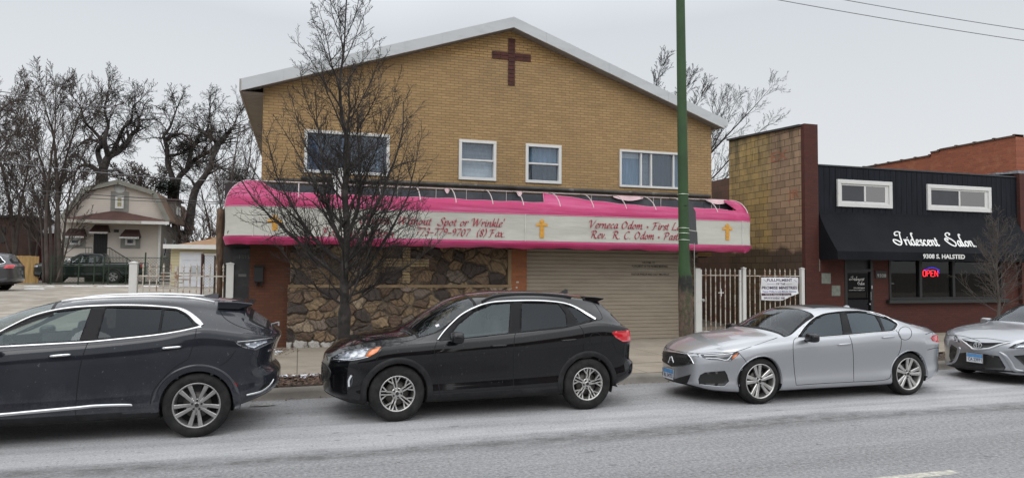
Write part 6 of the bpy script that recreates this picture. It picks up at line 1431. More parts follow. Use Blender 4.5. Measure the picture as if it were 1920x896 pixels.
class Car:
    def __init__(s, name, label, cat, fw, rw, half, spec, group='cars parked along the kerb'):
        """fw, rw: contact points of the near front and rear wheels on the road"""
        s.S = spec; d = Vector((rw[0]-fw[0], rw[1]-fw[1], 0)); s.wb = d.length; s.rz = math.atan2(d.y, d.x); s.half = half
        ux = d.normalized(); uy = Vector((-ux.y, ux.x, 0)); z0 = fw[2] if len(fw) > 2 else 0
        org = Vector((fw[0], fw[1], z0))-ux*spec['fo']+uy*(half-.02)
        s.T = Matrix.Translation(org) @ Matrix.Rotation(s.rz, 4, 'Z'); s.Ti = s.T.inverted()
        c = s.T @ Vector((spec['L']/2, 0, 0)); s.root = empty(name, c, s.rz, label=label, cat=cat, group=group)
        s.bodymesh()
    def W(s, p): return s.T @ Vector(p)
    def bodymesh(s):
        S = s.S; L = S['L']; f = {k: pchip(S[k]) for k in ('zb', 'zs', 'zre', 'zt', 'wt', 'w')}; s.f = f
        af, nf, ar, nr = S['round']; N = S.get('N', (34, 170, 34)); Q = S.get('Q', 4)
        xs = [af*(1-math.cos(PI/2*i/N[0])) for i in range(N[0])]+list(np.linspace(af, L-ar, N[1]))+[L-ar*(1-math.cos(PI/2*(1-i/N[2]))) for i in range(1, N[2]+1)]
        lf, lr = pchip(S['lf']), pchip(S['lr']); bw = pchip(S['bow']) if 'bow' in S else (lambda x: 0)
        V = []; s.colz = None
        for x in xs:
            E = 1.
            if x < af: E = max(1e-9, 1-(1-x/af)**nf)**(1/nf)
            if x > L-ar: E = max(1e-9, 1-(1-(L-x)/ar)**nr)**(1/nr)
            w = f['w'](x)*E; wt = f['wt'](x)*E; zb, zs, zr, zt = f['zb'](x), f['zs'](x), f['zre'](x), f['zt'](x); h = zs-zb; g = min(1, max(0, (zr-zs)/.35))
            tuck = S.get('tuck', .03)
            C = [(0, zb), (.70*w, zb), (.90*w, zb+.01), ((.99-tuck)*w, zb+.06), ((.982)*w, zb+.18*h), ((.955)*w, zb+.34*h), (.978*w, zb+.58*h), (1.004*w, zb+.78*h), (.985*w, zs-.05), (.965*w, zs-.012), (.955*w, zs-.002), (.93*w, zs+.008*g+.002),
                 (wt+(.93*w-wt)*.55+.012*g, zs+(zr-zs)*.48), (wt+.015*g, zr-.03*g), (wt-.012*g-.01, zr+.012*g), (wt-.09*E, zr+(zt-zr)*.45), (wt*.55, zr+(zt-zr)*.86), (wt*.25, zt-(zt-zr)*.02), (0, zt)]
            row = []; P_ = [np.array(c) for c in C]
            # quadratic B-spline through the control polygon
            mid = [P_[0]]+[(P_[i]+P_[i+1])/2 for i in range(1, len(P_)-2)]+[P_[-1]]
            for i in range(len(mid)-1):
                for k in range(Q):
                    t = k/Q; row.append((1-t)**2*mid[i]+2*t*(1-t)*P_[i+1]+t*t*mid[i+1])
            row.append(mid[-1])
            if s.colz is None:
                s.colz = len(row); s.c_top = 13*Q-Q//2; s.c_side = (2*Q, 12*Q)
            full = [(y, z) for y, z in row]+[(-y, z) for y, z in row[-2::-1]]
            for y, z in full:
                dx = 0
                if x < 1.1: dx += lf(z)*(1-x/1.1)**2
                if x > L-1.0: dx -= lr(z)*(1-(L-x)/1.0)**2
                yy = abs(y)/max(.3, f['w'](x)); dx += bw(x)*(min(1, yy)**2) if z > zs-.15 else 0
                V.append([x+dx, -y, z])
        s.nc = 2*s.colz-1; s.nx = len(xs); s.xs = xs; V = np.array(V); nc, nx = s.nc, s.nx
        idx = np.arange(nx*nc).reshape(nx, nc)
        F = np.stack([idx[:-1, :-1], idx[1:, :-1], idx[1:, 1:], idx[:-1, 1:]], -1)
        s.V = V; s.F = F
        TV = [s.T @ Vector(v) for v in V]
        s.bvh = BVHTree.FromPolygons([tuple(v) for v in TV], [tuple(map(int, q)) for q in F.reshape(-1, 4)])
    # ---- projecting features on the body
    def hit(s, p, mode='px'):
        if mode == 'px':
            o = CAM; d = ray(*p).normalized()
        elif mode == 'side': o = s.W((p[0], -3, p[1])); d = s.T.to_3x3() @ Vector((0, 1, 0))
        elif mode == 'front': o = s.W((-2, p[0], p[1])); d = s.T.to_3x3() @ Vector((1, 0, 0))
        elif mode == 'top': o = s.W((p[0], p[1], 3)); d = Vector((0, 0, -1))
        r = s.bvh.ray_cast(o, d)
        if r[0] is None and mode == 'px':   # just past the outline of the body: step back towards the middle of the car
            cpt = s.W((s.S['L']/2, 0, .75)); v = cpt-CAM; w_ = v.dot(FWD); cx_, cy_ = 960+FPX*v.dot(RGT)/w_, 448-FPX*v.dot(UPV)/w_
            ln = math.hypot(cx_-p[0], cy_-p[1])
            for k in range(1, 26):
                q_ = (p[0]+(cx_-p[0])*k/ln, p[1]+(cy_-p[1])*k/ln); d = ray(*q_).normalized(); r = s.bvh.ray_cast(o, d)
                if r[0] is not None: break
        if r[0] is None:
            if mode == 'px': q = s.Ti @ CAM; dl = s.Ti.to_3x3() @ d; t = (-s.half-q.y)/dl.y; pt = s.T @ (q+dl*t)
            else: pt = o+d*2.5
            r = s.bvh.find_nearest(pt)
        n = r[1]; n = n if n.dot(d) < 0 else -n
        return r[0], n
    def mir(s, v): q = s.Ti @ v; q.y = -q.y; return s.T @ q
    def patch(s, name, poly, mat, off=.004, parent=None, holes=(), step=None, mirror=True, mode='px', zo=None, thick=.012, sheet=False):
        tr = (lambda p: (zo[0]+p[0]/zo[2], zo[1]+p[1]/zo[2])) if zo else (lambda p: p)
        poly = [tr(p) for p in poly]; holes = [[tr(p) for p in h] for h in holes]
        step = step or (5 if mode == 'px' else .05)
        vs, ts, _ = tri2d(poly, holes, step)
        hit = [s.hit(v, mode) for v in vs]; top = [p+n*off for p, n in hit]; bot = [p+n*(off-thick) for p, n in hit]
        cnt = {}
        for t in ts:
            for a, b in zip(t, t[1:]+t[:1]): cnt[(min(a, b), max(a, b))] = cnt.get((min(a, b), max(a, b)), 0)+1
        out = None
        for m in ((0, 1) if mirror else (0,)):
            g = s.mir if m else (lambda v: v); mb = MB(); n = len(vs)
            if sheet and m == 0:   # let the pane relax into one smooth sheet
                nb_ = [set() for _ in vs]; edge = set(v for e_, c_ in cnt.items() if c_ == 1 for v in e_)
                for t in ts:
                    for a_ in t: nb_[a_].update(t)
                for _ in range(12): top = [v if i in edge or not nb_[i] else sum((top[j] for j in nb_[i]), Vector())/len(nb_[i]) for i, v in enumerate(top)]
            if sheet: mb.add([g(v) for v in top], list(ts))
            else: mb.add([g(v) for v in top]+[g(v) for v in bot], list(ts)+[(a, b, b+n, a+n) for (a, b), c in cnt.items() if c == 1])
            me = mb.mesh(name, False)
            for q in me.polygons[:len(ts)]: q.use_smooth = True
            o = link(name, me, mat, parent or s.root)
            if m == 0: out = o
            else: s.last_far = o
        return out
    def ribbon(s, name, pl, w, mat, off=.006, parent=None, mirror=True, mode='px', zo=None, smooth=6, mb_in=None):
        if zo: pl = [(zo[0]+p[0]/zo[2], zo[1]+p[1]/zo[2]) for p in pl]
        ws = w if isinstance(w, (list, tuple)) else [w]*len(pl)
        pts = catmull([Vector((p[0], p[1], ww)) for p, ww in zip(pl, ws)], smooth) if len(pl) > 2 else [Vector((pl[0][0], pl[0][1], ws[0])).lerp(Vector((pl[1][0], pl[1][1], ws[1])), t/8) for t in range(9)]
        hs = [s.hit((p.x, p.y), mode)+(p.z,) for p in pts]
        out = None
        for m in ((0, 1) if mirror else (0,)):
            g = s.mir if m else (lambda v: v); mb = MB() if mb_in is None else mb_in; k0 = len(mb.v)
            for i, (p, n, w_) in enumerate(hs):
                a = hs[max(i-1, 0)][0]; b = hs[min(i+1, len(hs)-1)][0]; t = (b-a)
                t = t.normalized() if t.length > 1e-6 else Vector((1, 0, 0)); u = t.cross(n).normalized()
                for c, o in ((-.5, -.004), (-.42, off*.8), (0, off), (.42, off*.8), (.5, -.004)):
                    q = g(p+u*(c*w_)+n*o); mb.v.append((q.x, q.y, q.z))
            for i in range(len(hs)-1):
                for c in range(4): mb.f.append((k0+i*5+c, k0+(i+1)*5+c, k0+(i+1)*5+c+1, k0+i*5+c+1)); mb.mi.append(0)
            if mb_in is None:
                o = link(name, mb.mesh(name, True), mat, parent or s.root)
                if m == 0: out = o
        return out
    def seams(s, lists, zo=None, mode='px', w=.009):
        for pl in lists: s.ribbon('panel_gap', pl, w, CM['seam'], off=.0025, zo=zo, mode=mode)
    # ---- shell with real openings
    def shell(s, paintm, panes, dlo, zo=None, mode='px', screen=None, rear=None, arch=.39, clad=None, roofdark=None, glass_w=None, glass_rear=None, clad_top=False):
        """panes: polygons of the side windows; faces inside them are taken out of the body"""
        tr = (lambda p: (zo[0]+p[0]/zo[2], zo[1]+p[1]/zo[2])) if zo else (lambda p: p)
        panes = [[tr(p) for p in h] for h in panes]; dlo = [tr(p) for p in dlo]; S = s.S
        grow = lambda h: [(cx_+(a-cx_)*1.05, cy_+(b-cy_)*1.07) for cx_, cy_ in [(sum(q[0] for q in h)/len(h), sum(q[1] for q in h)/len(h))] for a, b in h]
        panes = [grow(h) for h in panes]
        V, F, nc, nx, cz = s.V.copy(), s.F, s.nc, s.nx, s.colz
        wx = (S['fo'], S['fo']+s.wb); wzc = S['tr']
        s.wx = wx
        # snap vertices on the arch circle
        for xw in wx:
            dx = V[:, 0]-xw; dz = V[:, 2]-wzc; r = np.hypot(dx, dz); m = (abs(r-arch) < .018) & (abs(V[:, 1]) > .5*s.half) & (V[:, 2] < wzc+arch+.03)
            k = arch/np.maximum(r, 1e-6); V[m, 0] = xw+dx[m]*k[m]; V[m, 2] = wzc+dz[m]*k[m]
        faces = []; mi = []; gl = {'w': [], 'r': []}
        C = V[F].mean(axis=2)
        q = cz-1
        for i in range(nx-1):
            for j in range(nc-1):
                c = C[i, j]; f_ = F[i, j]
                jj = j if j < q else nc-2-j
                side = s.c_side[0] <= jj < s.c_side[1]
                # wheel arches
                hitarch = False
                for xw in wx:
                    if (c[0]-xw)**2+(c[2]-wzc)**2 < arch**2 and abs(c[1]) > .55*s.half: hitarch = True
                if hitarch: continue
                # glazed parts
                top = jj >= s.c_top
                xm = (s.xs[i]+s.xs[i+1])/2
                if screen and top and screen[0] < xm < screen[1]:
                    gl['w'].append((f_, jj, xm)); continue
                if rear and jj >= s.c_top+4 and rear[0] < xm < rear[1]:
                    gl['r'].append((f_, jj, xm)); continue
                m_ = 0
                if c[2] > .8*S['belt'] and 6*S.get('Q', 4) < jj < s.c_top+2:
                    if mode == 'px':
                        p = s.T @ Vector((c[0], -abs(c[1]), c[2])); d = p-CAM; w_ = d.dot(FWD); pp = (960+FPX*d.dot(RGT)/w_, 448-FPX*d.dot(UPV)/w_)
                    else: pp = (c[0], c[2])
                    if any(pip(pp, h) for h in panes): continue
                    if pip(pp, dlo): m_ = 1
                if clad and c[2] < clad(c[0]): m_ = 2
                if jj < s.c_side[0]: m_ = 3
                if roofdark and jj > s.c_top+9 and roofdark[0] < xm < roofdark[1]: m_ = 1
                faces.append(f_); mi.append(m_)
        def mk(name, fs, mats, mis=None, off=0):
            used = sorted(set(int(v) for f_ in fs for v in f_)); mp = {v: k for k, v in enumerate(used)}
            me = bpy.data.meshes.new(name); me.from_pydata([tuple(s.T @ Vector(V[v])) for v in used], [], [tuple(mp[int(v)] for v in f_) for f_ in fs]); me.update()
            if mis: me.polygons.foreach_set('material_index', mis)
            me.polygons.foreach_set('use_smooth', [True]*len(me.polygons)); return link(name, me, mats, s.root)
        s.body = mk('body', faces, [paintm, CM['pillar'], CM['plastic'], CM['under']], mi)
        for key, nm, rng, gm_ in (('w', 'windscreen', screen, glass_w or CM['glass_w']), ('r', 'rear_window', rear, glass_rear or CM['glass_d'])):
            if gl[key]:
                x0, x1 = rng; ct = s.c_top+(0 if key == 'w' else 4)
                mis = [1 if (jj < ct+3 or xm < x0+.045 or xm > x1-.04) else 0 for _, jj, xm in gl[key]]
                mk(nm, [f_ for f_, _, _ in gl[key]], [gm_, CM['pillar']], mis)
        # wheel wells
        for xw in wx:
            for sg in (-1, 1):
                mb = MB(); n = 20; r = arch+.004; y0, y1 = sg*(s.half-.05), sg*(s.half-.36); k = len(mb.v)
                for y in (y0, y1):
                    for i in range(n+1):
                        a = -.35+(PI+.7)*i/n; v = s.T @ Vector((xw+r*math.cos(a), y, max(.15, wzc+r*math.sin(a)))); mb.v.append(tuple(v))
                mb.f += [(k+i, k+i+1, k+n+1+i+1, k+n+1+i) for i in range(n)]+[tuple(k+n+1+i for i in range(n+1))]; mb.mi += [0]*(n+1)
                mb.build('wheel_well', CM['under'], s.root)
        mb = MB(); x0, x1 = S['cab']
        def bx(a, b, c, d, e, f_): 
            k = len(mb.v); mb.box(a, b, c, d, e, f_)
            for t in range(k, len(mb.v)): mb.v[t] = tuple(s.T @ Vector(mb.v[t]))
        bz = S['belt']; hw = s.half-.18
        bx(x0-.25, x1+.5, -hw, hw, .36, .40); bx(x0-.35, x0+.12, -hw+.02, hw-.02, .45, bz-.08)
        xs_c = np.linspace(x0+.3, x1+.05, 24)
        for sg in (-1, 1):
            k = len(mb.v)
            for x_ in xs_c:
                zt_ = s.f['zs'](x_)+.035; yy = sg*(s.f['w'](x_)*.93-.085)
                for y_, z_ in ((yy, .40), (yy, zt_), (yy-sg*.05, zt_), (yy-sg*.07, .40)): mb.v.append(tuple(s.T @ Vector((x_, y_, z_))))
            mb.f += [(k+4*i+c_, k+4*i+4+c_, k+4*i+5+c_, k+4*i+1+c_) for i in range(23) for c_ in range(3)]; mb.mi += [0]*69
        for y in (-.37, .37):
            for xx in (x0+.75, x0+1.62):
                def bl(cx, cy, cz_, a, b, c): 
                    k = len(mb.v); blob(mb, (cx, cy, cz_), (a, b, c), .5, 8, 12)
                    for t in range(k, len(mb.v)): mb.v[t] = tuple(s.T @ Vector(mb.v[t]))
                bl(xx, y, .62, .27, .25, .12); bl(xx+.27, y, .92, .10, .25, .36); bl(xx+.30, y, bz+.17, .055, .13, .10)
        bx(x0+2.15, x1+.45, -hw, hw, .45, bz-.12)
        mb.build('seats', CM['inter'], s.root, smooth=True)
        mb = MB(); cx, cy, cz_ = x0+.30, -.37, bz-.06
        mb.tube([s.T @ Vector((cx-.07*math.cos(a), cy+.18*math.sin(a), cz_+.17*math.cos(a))) for a in np.linspace(0, 2*PI, 25)], .016, 6); mb.build('steering_wheel', CM['inter'], s.root)
    def frame_and_glass(s, dlo, panes, mats, zo=None, mode='px', thick=.012):
        fr = s.patch('window_surround', dlo, CM['pillar'], .003, holes=panes, zo=zo, mode=mode, step=(6 if mode == 'px' else .06)); fr_far = s.last_far
        for p, m in zip(panes, mats): s.patch('side_window', p, m, -.005, zo=zo, mode=mode, step=(8 if mode == 'px' else .08), sheet=True)
        return fr
    def arches(s, r0, r1, mat, off=.014):
        for xw in s.wx:
            n = 44
            for sg in (-1, 1):
                mb = MB(); k = 0; cnt = 0
                for i in range(n+1):
                    a = -.13+(PI+.26)*i/n; ring = []
                    for r, o in ((r0, -.05), (r0, off*.7), (r0+.012, off), ((r0+r1)/2, off), (r1-.01, off*.9), (r1, -.004)):
                        x = xw+r*math.cos(a); z = s.S['tr']+r*math.sin(a); rr = max(r, r0+.01)
                        hx, hz = xw+rr*math.cos(a), s.S['tr']+rr*math.sin(a)
                        h = s.bvh.ray_cast(s.W((hx, -3, max(hz, .23))), s.T.to_3x3() @ Vector((0, 1, 0)))
                        y = (s.Ti @ h[0]).y if h[0] is not None and (s.Ti @ h[0]).y < 0 else -s.half+.02
                        y = min(y, -s.half+.10); q = s.T @ Vector((x, sg*(-1)*(y-o), max(z, .2))); mb.v.append(tuple(q))
                    cnt += 1
                for i in range(cnt-1):
                    for c in range(5): mb.f.append((k+i*6+c, k+(i+1)*6+c, k+(i+1)*6+c+1, k+i*6+c+1)); mb.mi.append(0)
                mb.build('wheel_arch', mat, s.root, smooth=True)
    def wheels(s, style, Rt, Rr, rimm, phase=0.3, width=.23):
        S = s.S
        for wi, xw in enumerate(s.wx):
            for sg in (-1, 1):
                cy = sg*(s.half-.025); o = sg   # outward sign
                W3 = lambda v: s.T @ Vector((xw+v[0], cy-o*v[1], S['tr']+v[2]))   # v = (x, depth inwards, z)
                def tf(mb, k0=0):
                    for t in range(k0, len(mb.v)): mb.v[t] = tuple(W3(mb.v[t]))
                w = empty('wheel', s.T @ Vector((xw, cy-o*.1, S['tr'])), s.rz); w.parent = s.root; w.matrix_parent_inverse = world_of(s.root).inverted()
                mb = MB(); mb.lathe([(Rr-.005, .035), (Rr+.004, .012), (Rr+.02, .004), (Rr+(Rt-Rr)*.45, -.004), (Rt-.045, .002), (Rt-.02, .012), (Rt-.004, .032), (Rt, .055), (Rt, width-.055), (Rt-.02, width-.01), (Rr+.02, width), (Rr-.02, width-.04)], (0, 0, 0), 'y', 56); tf(mb); mb.build('tyre', CM['tyre'], w, smooth=True)
                mb = MB(); mb.lathe([(Rr-.002, .03), (Rr+.004, .010), (Rr-.006, .008), (Rr-.014, .014), (Rr-.02, .05), (Rr-.035, .10), (Rr-.03, width-.03)], (0, 0, 0), 'y', 56); tf(mb); rm = mb.build('rim', rimm, w, smooth=True)
                mb = MB(); mb.lathe([(.001, .13), (Rr-.034, .13)], (0, 0, 0), 'y', 40); tf(mb); mb.build('wheel_back', CM['under'], w)
                mb = MB(); mb.lathe([(.05, .085), (.155, .085), (.155, .10), (.05, .10)], (0, 0, 0), 'y', 32); tf(mb); mb.build('brake_disc', CM['disc'], w, smooth=True)
                mb = MB()
                def spoke(r0, a0, r1, a1, w0, w1, t0=.034, t1=.018, th=.03):
                    p0 = Vector((r0*math.cos(a0), r0*math.sin(a0))); p1 = Vector((r1*math.cos(a1), r1*math.sin(a1))); d = (p1-p0).normalized(); n = Vector((-d.y, d.x)); vs = []
                    for p, w_, t in ((p0, w0, t0), (p0.lerp(p1, .5), (w0+w1)/2, (t0+t1)/2+.004), (p1, w1, t1)):
                        for c, dt in ((-.5, th), (-.5, .006), (-.34, 0), (.34, 0), (.5, .006), (.5, th)): q = p+n*(c*w_); vs.append((q.x, t+dt, q.y))
                    fs = [(i*6+c, (i+1)*6+c, (i+1)*6+c+1, i*6+c+1) for i in range(2) for c in range(5)]+[(0, 1, 2, 3, 4, 5), (17, 16, 15, 14, 13, 12)]; mb.add(vs, fs)
                ph = phase+wi*.9
                for k in range(5):
                    a = ph+k*2*PI/5
                    if style == 'fork':
                        for q_ in (-1, 1):
                            spoke(.05, a+q_*.30, Rr*.62, a+q_*.145, .026, .020); spoke(Rr*.60, a+q_*.15, Rr-.008, a+q_*.10, .019, .022); spoke(Rr*.56, a+q_*.15, Rr-.008, a+q_*.40, .016, .024)
                    elif style == 'ten':
                        for q_ in (-1, 1): spoke(.045, a+q_*.36, Rr-.01, a+q_*.235, .030, .052)
                        spoke(Rr*.30, a, Rr*.45, a, .06, .02, .045, .05)
                    elif style == 'split':
                        for q_ in (-1, 1): spoke(.04, a+q_*.30, Rr-.01, a+q_*.19, .036, .058)
                    else: spoke(.04, a, Rr-.01, a, .06, .07)
                mb.lathe([(.001, .030), (.026, .030), (.032, .034), (.060, .038), (.075, .046), (.075, .075)], (0, 0, 0), 'y', 30)
                tf(mb); mb.build('spokes', rimm, rm)
                mb = MB()
                for k in range(5):
                    a = ph+(k+.5)*2*PI/5; mb.lathe([(.012, .022), (.0135, .045)], (.053*math.cos(a), 0, .053*math.sin(a)), 'y', 8, close=True)
                mb.lathe([(.001, .022), (.022, .022), (.024, .034)], (0, 0, 0), 'y', 16)
                tf(mb); mb.build('hub_cap', CM['rimd'], rm)
    def wing_mirror(s, c, sz, mat, mirror=True):
        for sg in ((1, -1) if mirror else (1,)):
            mb = MB(); p = (c[0], c[1]*sg, c[2]); blob(mb, p, sz, .6, 12, 18)
            mb.bar((c[0]-.02, (c[1]+.09)*sg, c[2]-sz[2]*.7), (c[0]+.0, (c[1]+.20)*sg, c[2]-sz[2]*1.1), .07, .04)
            for t in range(len(mb.v)): mb.v[t] = tuple(s.T @ Vector(mb.v[t]))
            mb.build('wing_mirror', mat, s.root, smooth=True)
    def handle(s, a, b, mat, zo=None, mode='px'):
        if zo: a, b = [(zo[0]+p[0]/zo[2], zo[1]+p[1]/zo[2]) for p in (a, b)]
        h0, h1 = s.hit(a, mode), s.hit(b, mode)
        for sg in (0, 1):
            g = s.mir if sg else (lambda v: v)
            # hollow behind the grip, then the grip
            mb = MB(); m_ = [g(h0[0].lerp(h1[0], t)+h0[1]*(.004+.030*math.sin(PI*min(1, max(0, t)))**.5)) for t in np.linspace(0, 1, 9)]
            mb.tube(m_, [.010, .013, .014, .014, .014, .014, .014, .013, .010], 8); o = mb.build('door_handle', mat, s.root, smooth=True)
    def local_box(s, name, a, mat, bevel=0, parent=None):
        mb = MB(); mb.box(*a)
        for t in range(len(mb.v)): mb.v[t] = tuple(s.T @ Vector(mb.v[t]))
        return mb.build(name, mat, parent or s.root, bevel=bevel)
    def plate_(s, c, w, h, text, tilt=0., yaw=0.):
        """licence plate in local coordinates, facing the front (-x)"""
        M_ = s.T @ Matrix.Translation(Vector(c)) @ Matrix.Rotation(yaw, 4, 'Z')
        mb = MB(); mb.box(-.006, .006, -w/2, w/2, -h/2, h/2)
        for t in range(len(mb.v)): mb.v[t] = tuple(M_ @ Vector(mb.v[t]))
        p = mb.build('licence_plate', CM['platew'], s.root)
        mb = MB(); mb.box(-.010, -.0065, -w/2+.004, w/2-.004, h*.08, h/2-.004)
        for t in range(len(mb.v)): mb.v[t] = tuple(M_ @ Vector(mb.v[t]))
        mb.build('plate_print', CM['plateb'], p)
        plain_text('plate_number', text, h*.52, w*.86, lambda u, v, d: M_ @ Vector((-.008-d*.3, w*.43-u, -h*.36+v)), CM['ink'], p, .02)
        mb = MB()
        for (a, b, c_, d_) in ((-w/2-.008, w/2+.008, h/2, h/2+.008), (-w/2-.008, w/2+.008, -h/2-.008, -h/2), (-w/2-.008, -w/2, -h/2, h/2), (w/2, w/2+.008, -h/2, h/2)): mb.box(-.012, .006, a, b, c_, d_)
        for t in range(len(mb.v)): mb.v[t] = tuple(M_ @ Vector(mb.v[t]))
        mb.build('plate_frame', CM['chrome'], p)

black1 = paint('dark_blue_black_paint', (.013, .0155, .022), 0, .25, .5, (.19, .19, .20), .5)
black2 = paint('black_paint', (.003, .0032, .0042), 0, .22, .22, (.14, .14, .15), .38)
silver = paint('silver_paint', (.46, .475, .50), .75, .34, .16, (.35, .34, .33), .3)
silver2 = paint('silver_grey_paint', (.34, .355, .38), .75, .34, .15, (.35, .34, .33), .3)
def fan(cx, cy, r, a0, a1, n): return [(cx+r*math.cos(a0+(a1-a0)*i/n), cy+r*math.sin(a0+(a1-a0)*i/n)) for i in range(n+1)]

# ------------------------------------------------------------------ black crossover in the middle
Z = (560, 520, 2.635)
spec = dict(L=4.56, fo=.90, tr=.365, belt=1.05, cab=(1.35, 3.6), round=(.78, 2.4, .42, 2.9), tuck=.03,
    zb=[(0, .30), (.35, .215), (.9, .205), (3.6, .215), (4.1, .30), (4.4, .42), (4.56, .50)],
    zs=[(0, .78), (.15, .885), (.6, .965), (1.0, 1.005), (1.5, 1.04), (2.5, 1.10), (3.3, 1.18), (3.8, 1.235), (4.2, 1.18), (4.5, 1.06), (4.56, 1.0)],
    zre=[(0, .80), (.12, .905), (.5, 1.0), (.9, 1.055), (1.15, 1.085), (1.35, 1.13), (1.65, 1.30), (1.9, 1.435), (2.15, 1.53), (2.6, 1.585), (3.2, 1.58), (3.7, 1.53), (3.95, 1.475), (4.1, 1.38), (4.3, 1.20), (4.5, 1.08), (4.56, 1.02)],
    zt=[(0, .83), (.1, .93), (.4, 1.04), (.7, 1.095), (1.02, 1.13), (1.12, 1.165), (1.5, 1.40), (1.85, 1.575), (2.1, 1.635), (2.6, 1.675), (3.2, 1.665), (3.7, 1.625), (4.02, 1.575), (4.07, 1.50), (4.2, 1.34), (4.42, 1.14), (4.5, 1.09), (4.56, 1.03)],
    wt=[(0, .76), (1.0, .75), (1.4, .71), (2.1, .60), (3.0, .60), (3.9, .57), (4.2, .66), (4.56, .78)], w=[(0, .90), (.7, .935), (3.7, .935), (4.56, .89)],
    lf=[(.2, .12), (.35, .02), (.6, .0), (.8, .03), (.9, .10), (1.1, .16)], lr=[(.3, .12), (.45, .0), (.62, .0), (.68, .07), (1.1, .06), (1.3, .02)],
    bow=[(0, .0), (.9, .02), (1.1, .12), (2.0, .10), (2.4, .02), (4.56, 0)])
c = Car('parked_car', 'black crossover with chrome window arc and orange-cornered headlamp, before the roller door', 'car', (1.26, 9.15), (3.99, 9.24), .935, spec)
dlo = [(683, 310), (712, 274), (742, 238), (800, 188), (870, 150), (950, 125), (1075, 115), (1200, 115), (1310, 125), (1380, 148), (1440, 176), (1475, 205), (1462, 214), (1380, 235), (1300, 252), (1070, 274), (810, 302), (700, 314)]
panes = [[(745, 292), (790, 232), (868, 170), (955, 134), (1046, 127), (1036, 274), (812, 298)], [(1103, 126), (1282, 130), (1318, 178), (1326, 240), (1100, 266)], [(1310, 137), (1372, 152), (1446, 203), (1386, 226), (1330, 150)]]
c.shell(black2, panes, dlo, Z, screen=(1.10, 2.02), rear=(4.10, 4.40), arch=.40, clad=lambda x: .335 if .9 < x < 3.7 else (.30 if x < .9 else .36))
c.frame_and_glass(dlo, panes, [CM['glass_f'], CM['glass_r'], CM['glass_r']], Z)
c.ribbon('chrome_arc', [(686, 308), (714, 270), (745, 236), (800, 186), (870, 148), (950, 123), (1075, 115), (1200, 115), (1310, 126), (1380, 152), (1430, 181), (1468, 205)], [.018, .022, .022, .024, .026, .026, .024, .024, .030, .045, .060, .045], CM['chrome'], .008, zo=Z)
c.arches(.395, .475, CM['plastic']); c.wheels('fork', .366, .232, CM['rim'], .55)
hl = c.patch('headlamp', [(160, 408), (172, 392), (200, 374), (250, 356), (330, 345), (411, 341), (402, 353), (350, 393), (280, 409), (200, 416)], CM['lampd'], .004, zo=Z, step=4)
c.patch('headlamp_reflector', [(190, 396), (235, 372), (300, 360), (345, 352), (330, 392), (270, 402), (210, 408)], CM['lamp'], .006, hl, zo=Z, step=4)
for q_ in (0, 38): c.patch('lamp_element', [(252+q_, 396), (258+q_, 380), (268+q_, 374), (286+q_, 366), (296+q_, 368), (292+q_, 382), (276+q_, 392)], CM['white'], .008, hl, zo=Z, step=4)
c.patch('turn_lens', [(330, 392), (345, 366), (360, 356), (408, 343), (388, 368), (352, 390)], CM['amber'], .008, hl, zo=Z, step=4)
c.ribbon('lamp_chrome', [(172, 402), (230, 408), (285, 405), (345, 392)], .010, CM['chrome'], .009, hl, zo=Z)
c.patch('fog_lamp_bezel', [(240, 545), (239, 505), (250, 480), (266, 474), (271, 488), (266, 520), (254, 545)], CM['lampd'], .004, zo=Z, step=4)
c.ribbon('running_light', [(249, 538), (249, 508), (262, 482)], .028, CM['white'], .008, zo=Z)
c.patch('grille', [(100, 424), (112, 418), (132, 428), (157, 464), (150, 496), (112, 518), (98, 480)], CM['grille'], .005, zo=Z, step=4)
mb = MB()
for k in range(5): c.ribbon('x', [(104+k*9, 430+k*4), (106+k*9, 470), (108+k*8, 508-k*4)], .006, None, .010, zo=Z, mb_in=mb, mirror=False)
for k in range(5): c.ribbon('x', [(102, 436+k*15), (148, 448+k*11)], .006, None, .010, zo=Z, mb_in=mb, mirror=False)
c.ribbon('x', [(110, 418), (134, 428), (157, 464), (150, 496), (116, 516)], .016, None, .012, zo=Z, mb_in=mb, mirror=False)
link('grille_bars', mb.mesh('grille_bars', True), CM['rimd'], c.root)
c.patch('tail_lamp', [(1546, 272), (1556, 266), (1636, 259), (1640, 300), (1637, 313), (1600, 316), (1566, 296)], CM['red'], .008, zo=Z, step=4)
c.ribbon('lamp_shadow', [(1546, 272), (1566, 297), (1602, 318), (1637, 316)], .014, CM['trim'], .006, zo=Z)
c.seams([[(684, 314), (674, 345), (672, 380), (680, 440), (686, 490), (701, 594)], [(1075, 272), (1066, 300), (1062, 430), (1062, 576)], [(1386, 236), (1404, 262), (1411, 300), (1406, 362)], [(701, 594), (760, 590), (1060, 577), (1290, 562)], [(412, 341), (430, 325), (500, 318), (560, 308), (612, 290)], [(165, 352), (190, 348), (240, 356)],
    fan(1468, 305, 31, 0, 2*PI, 14), [(1545, 285), (1560, 340), (1590, 380), (1640, 372)], [(418, 342), (380, 420), (340, 520), (328, 636)], [(1462, 212), (1500, 200), (1470, 140), (1446, 120)]], Z)
c.handle((952, 339), (1030, 334), CM['trim'], Z); c.handle((1296, 312), (1374, 305), CM['trim'], Z)
c.wing_mirror((1.66, -1.03, 1.085), (.085, .12, .075), CM['trim'])
c.ribbon('roof_rail', [(905, 122), (950, 100), (1010, 89), (1100, 84), (1200, 86), (1300, 94), (1345, 103)], [.02, .03, .03, .03, .03, .03, .02], CM['trim'], .035, zo=Z)
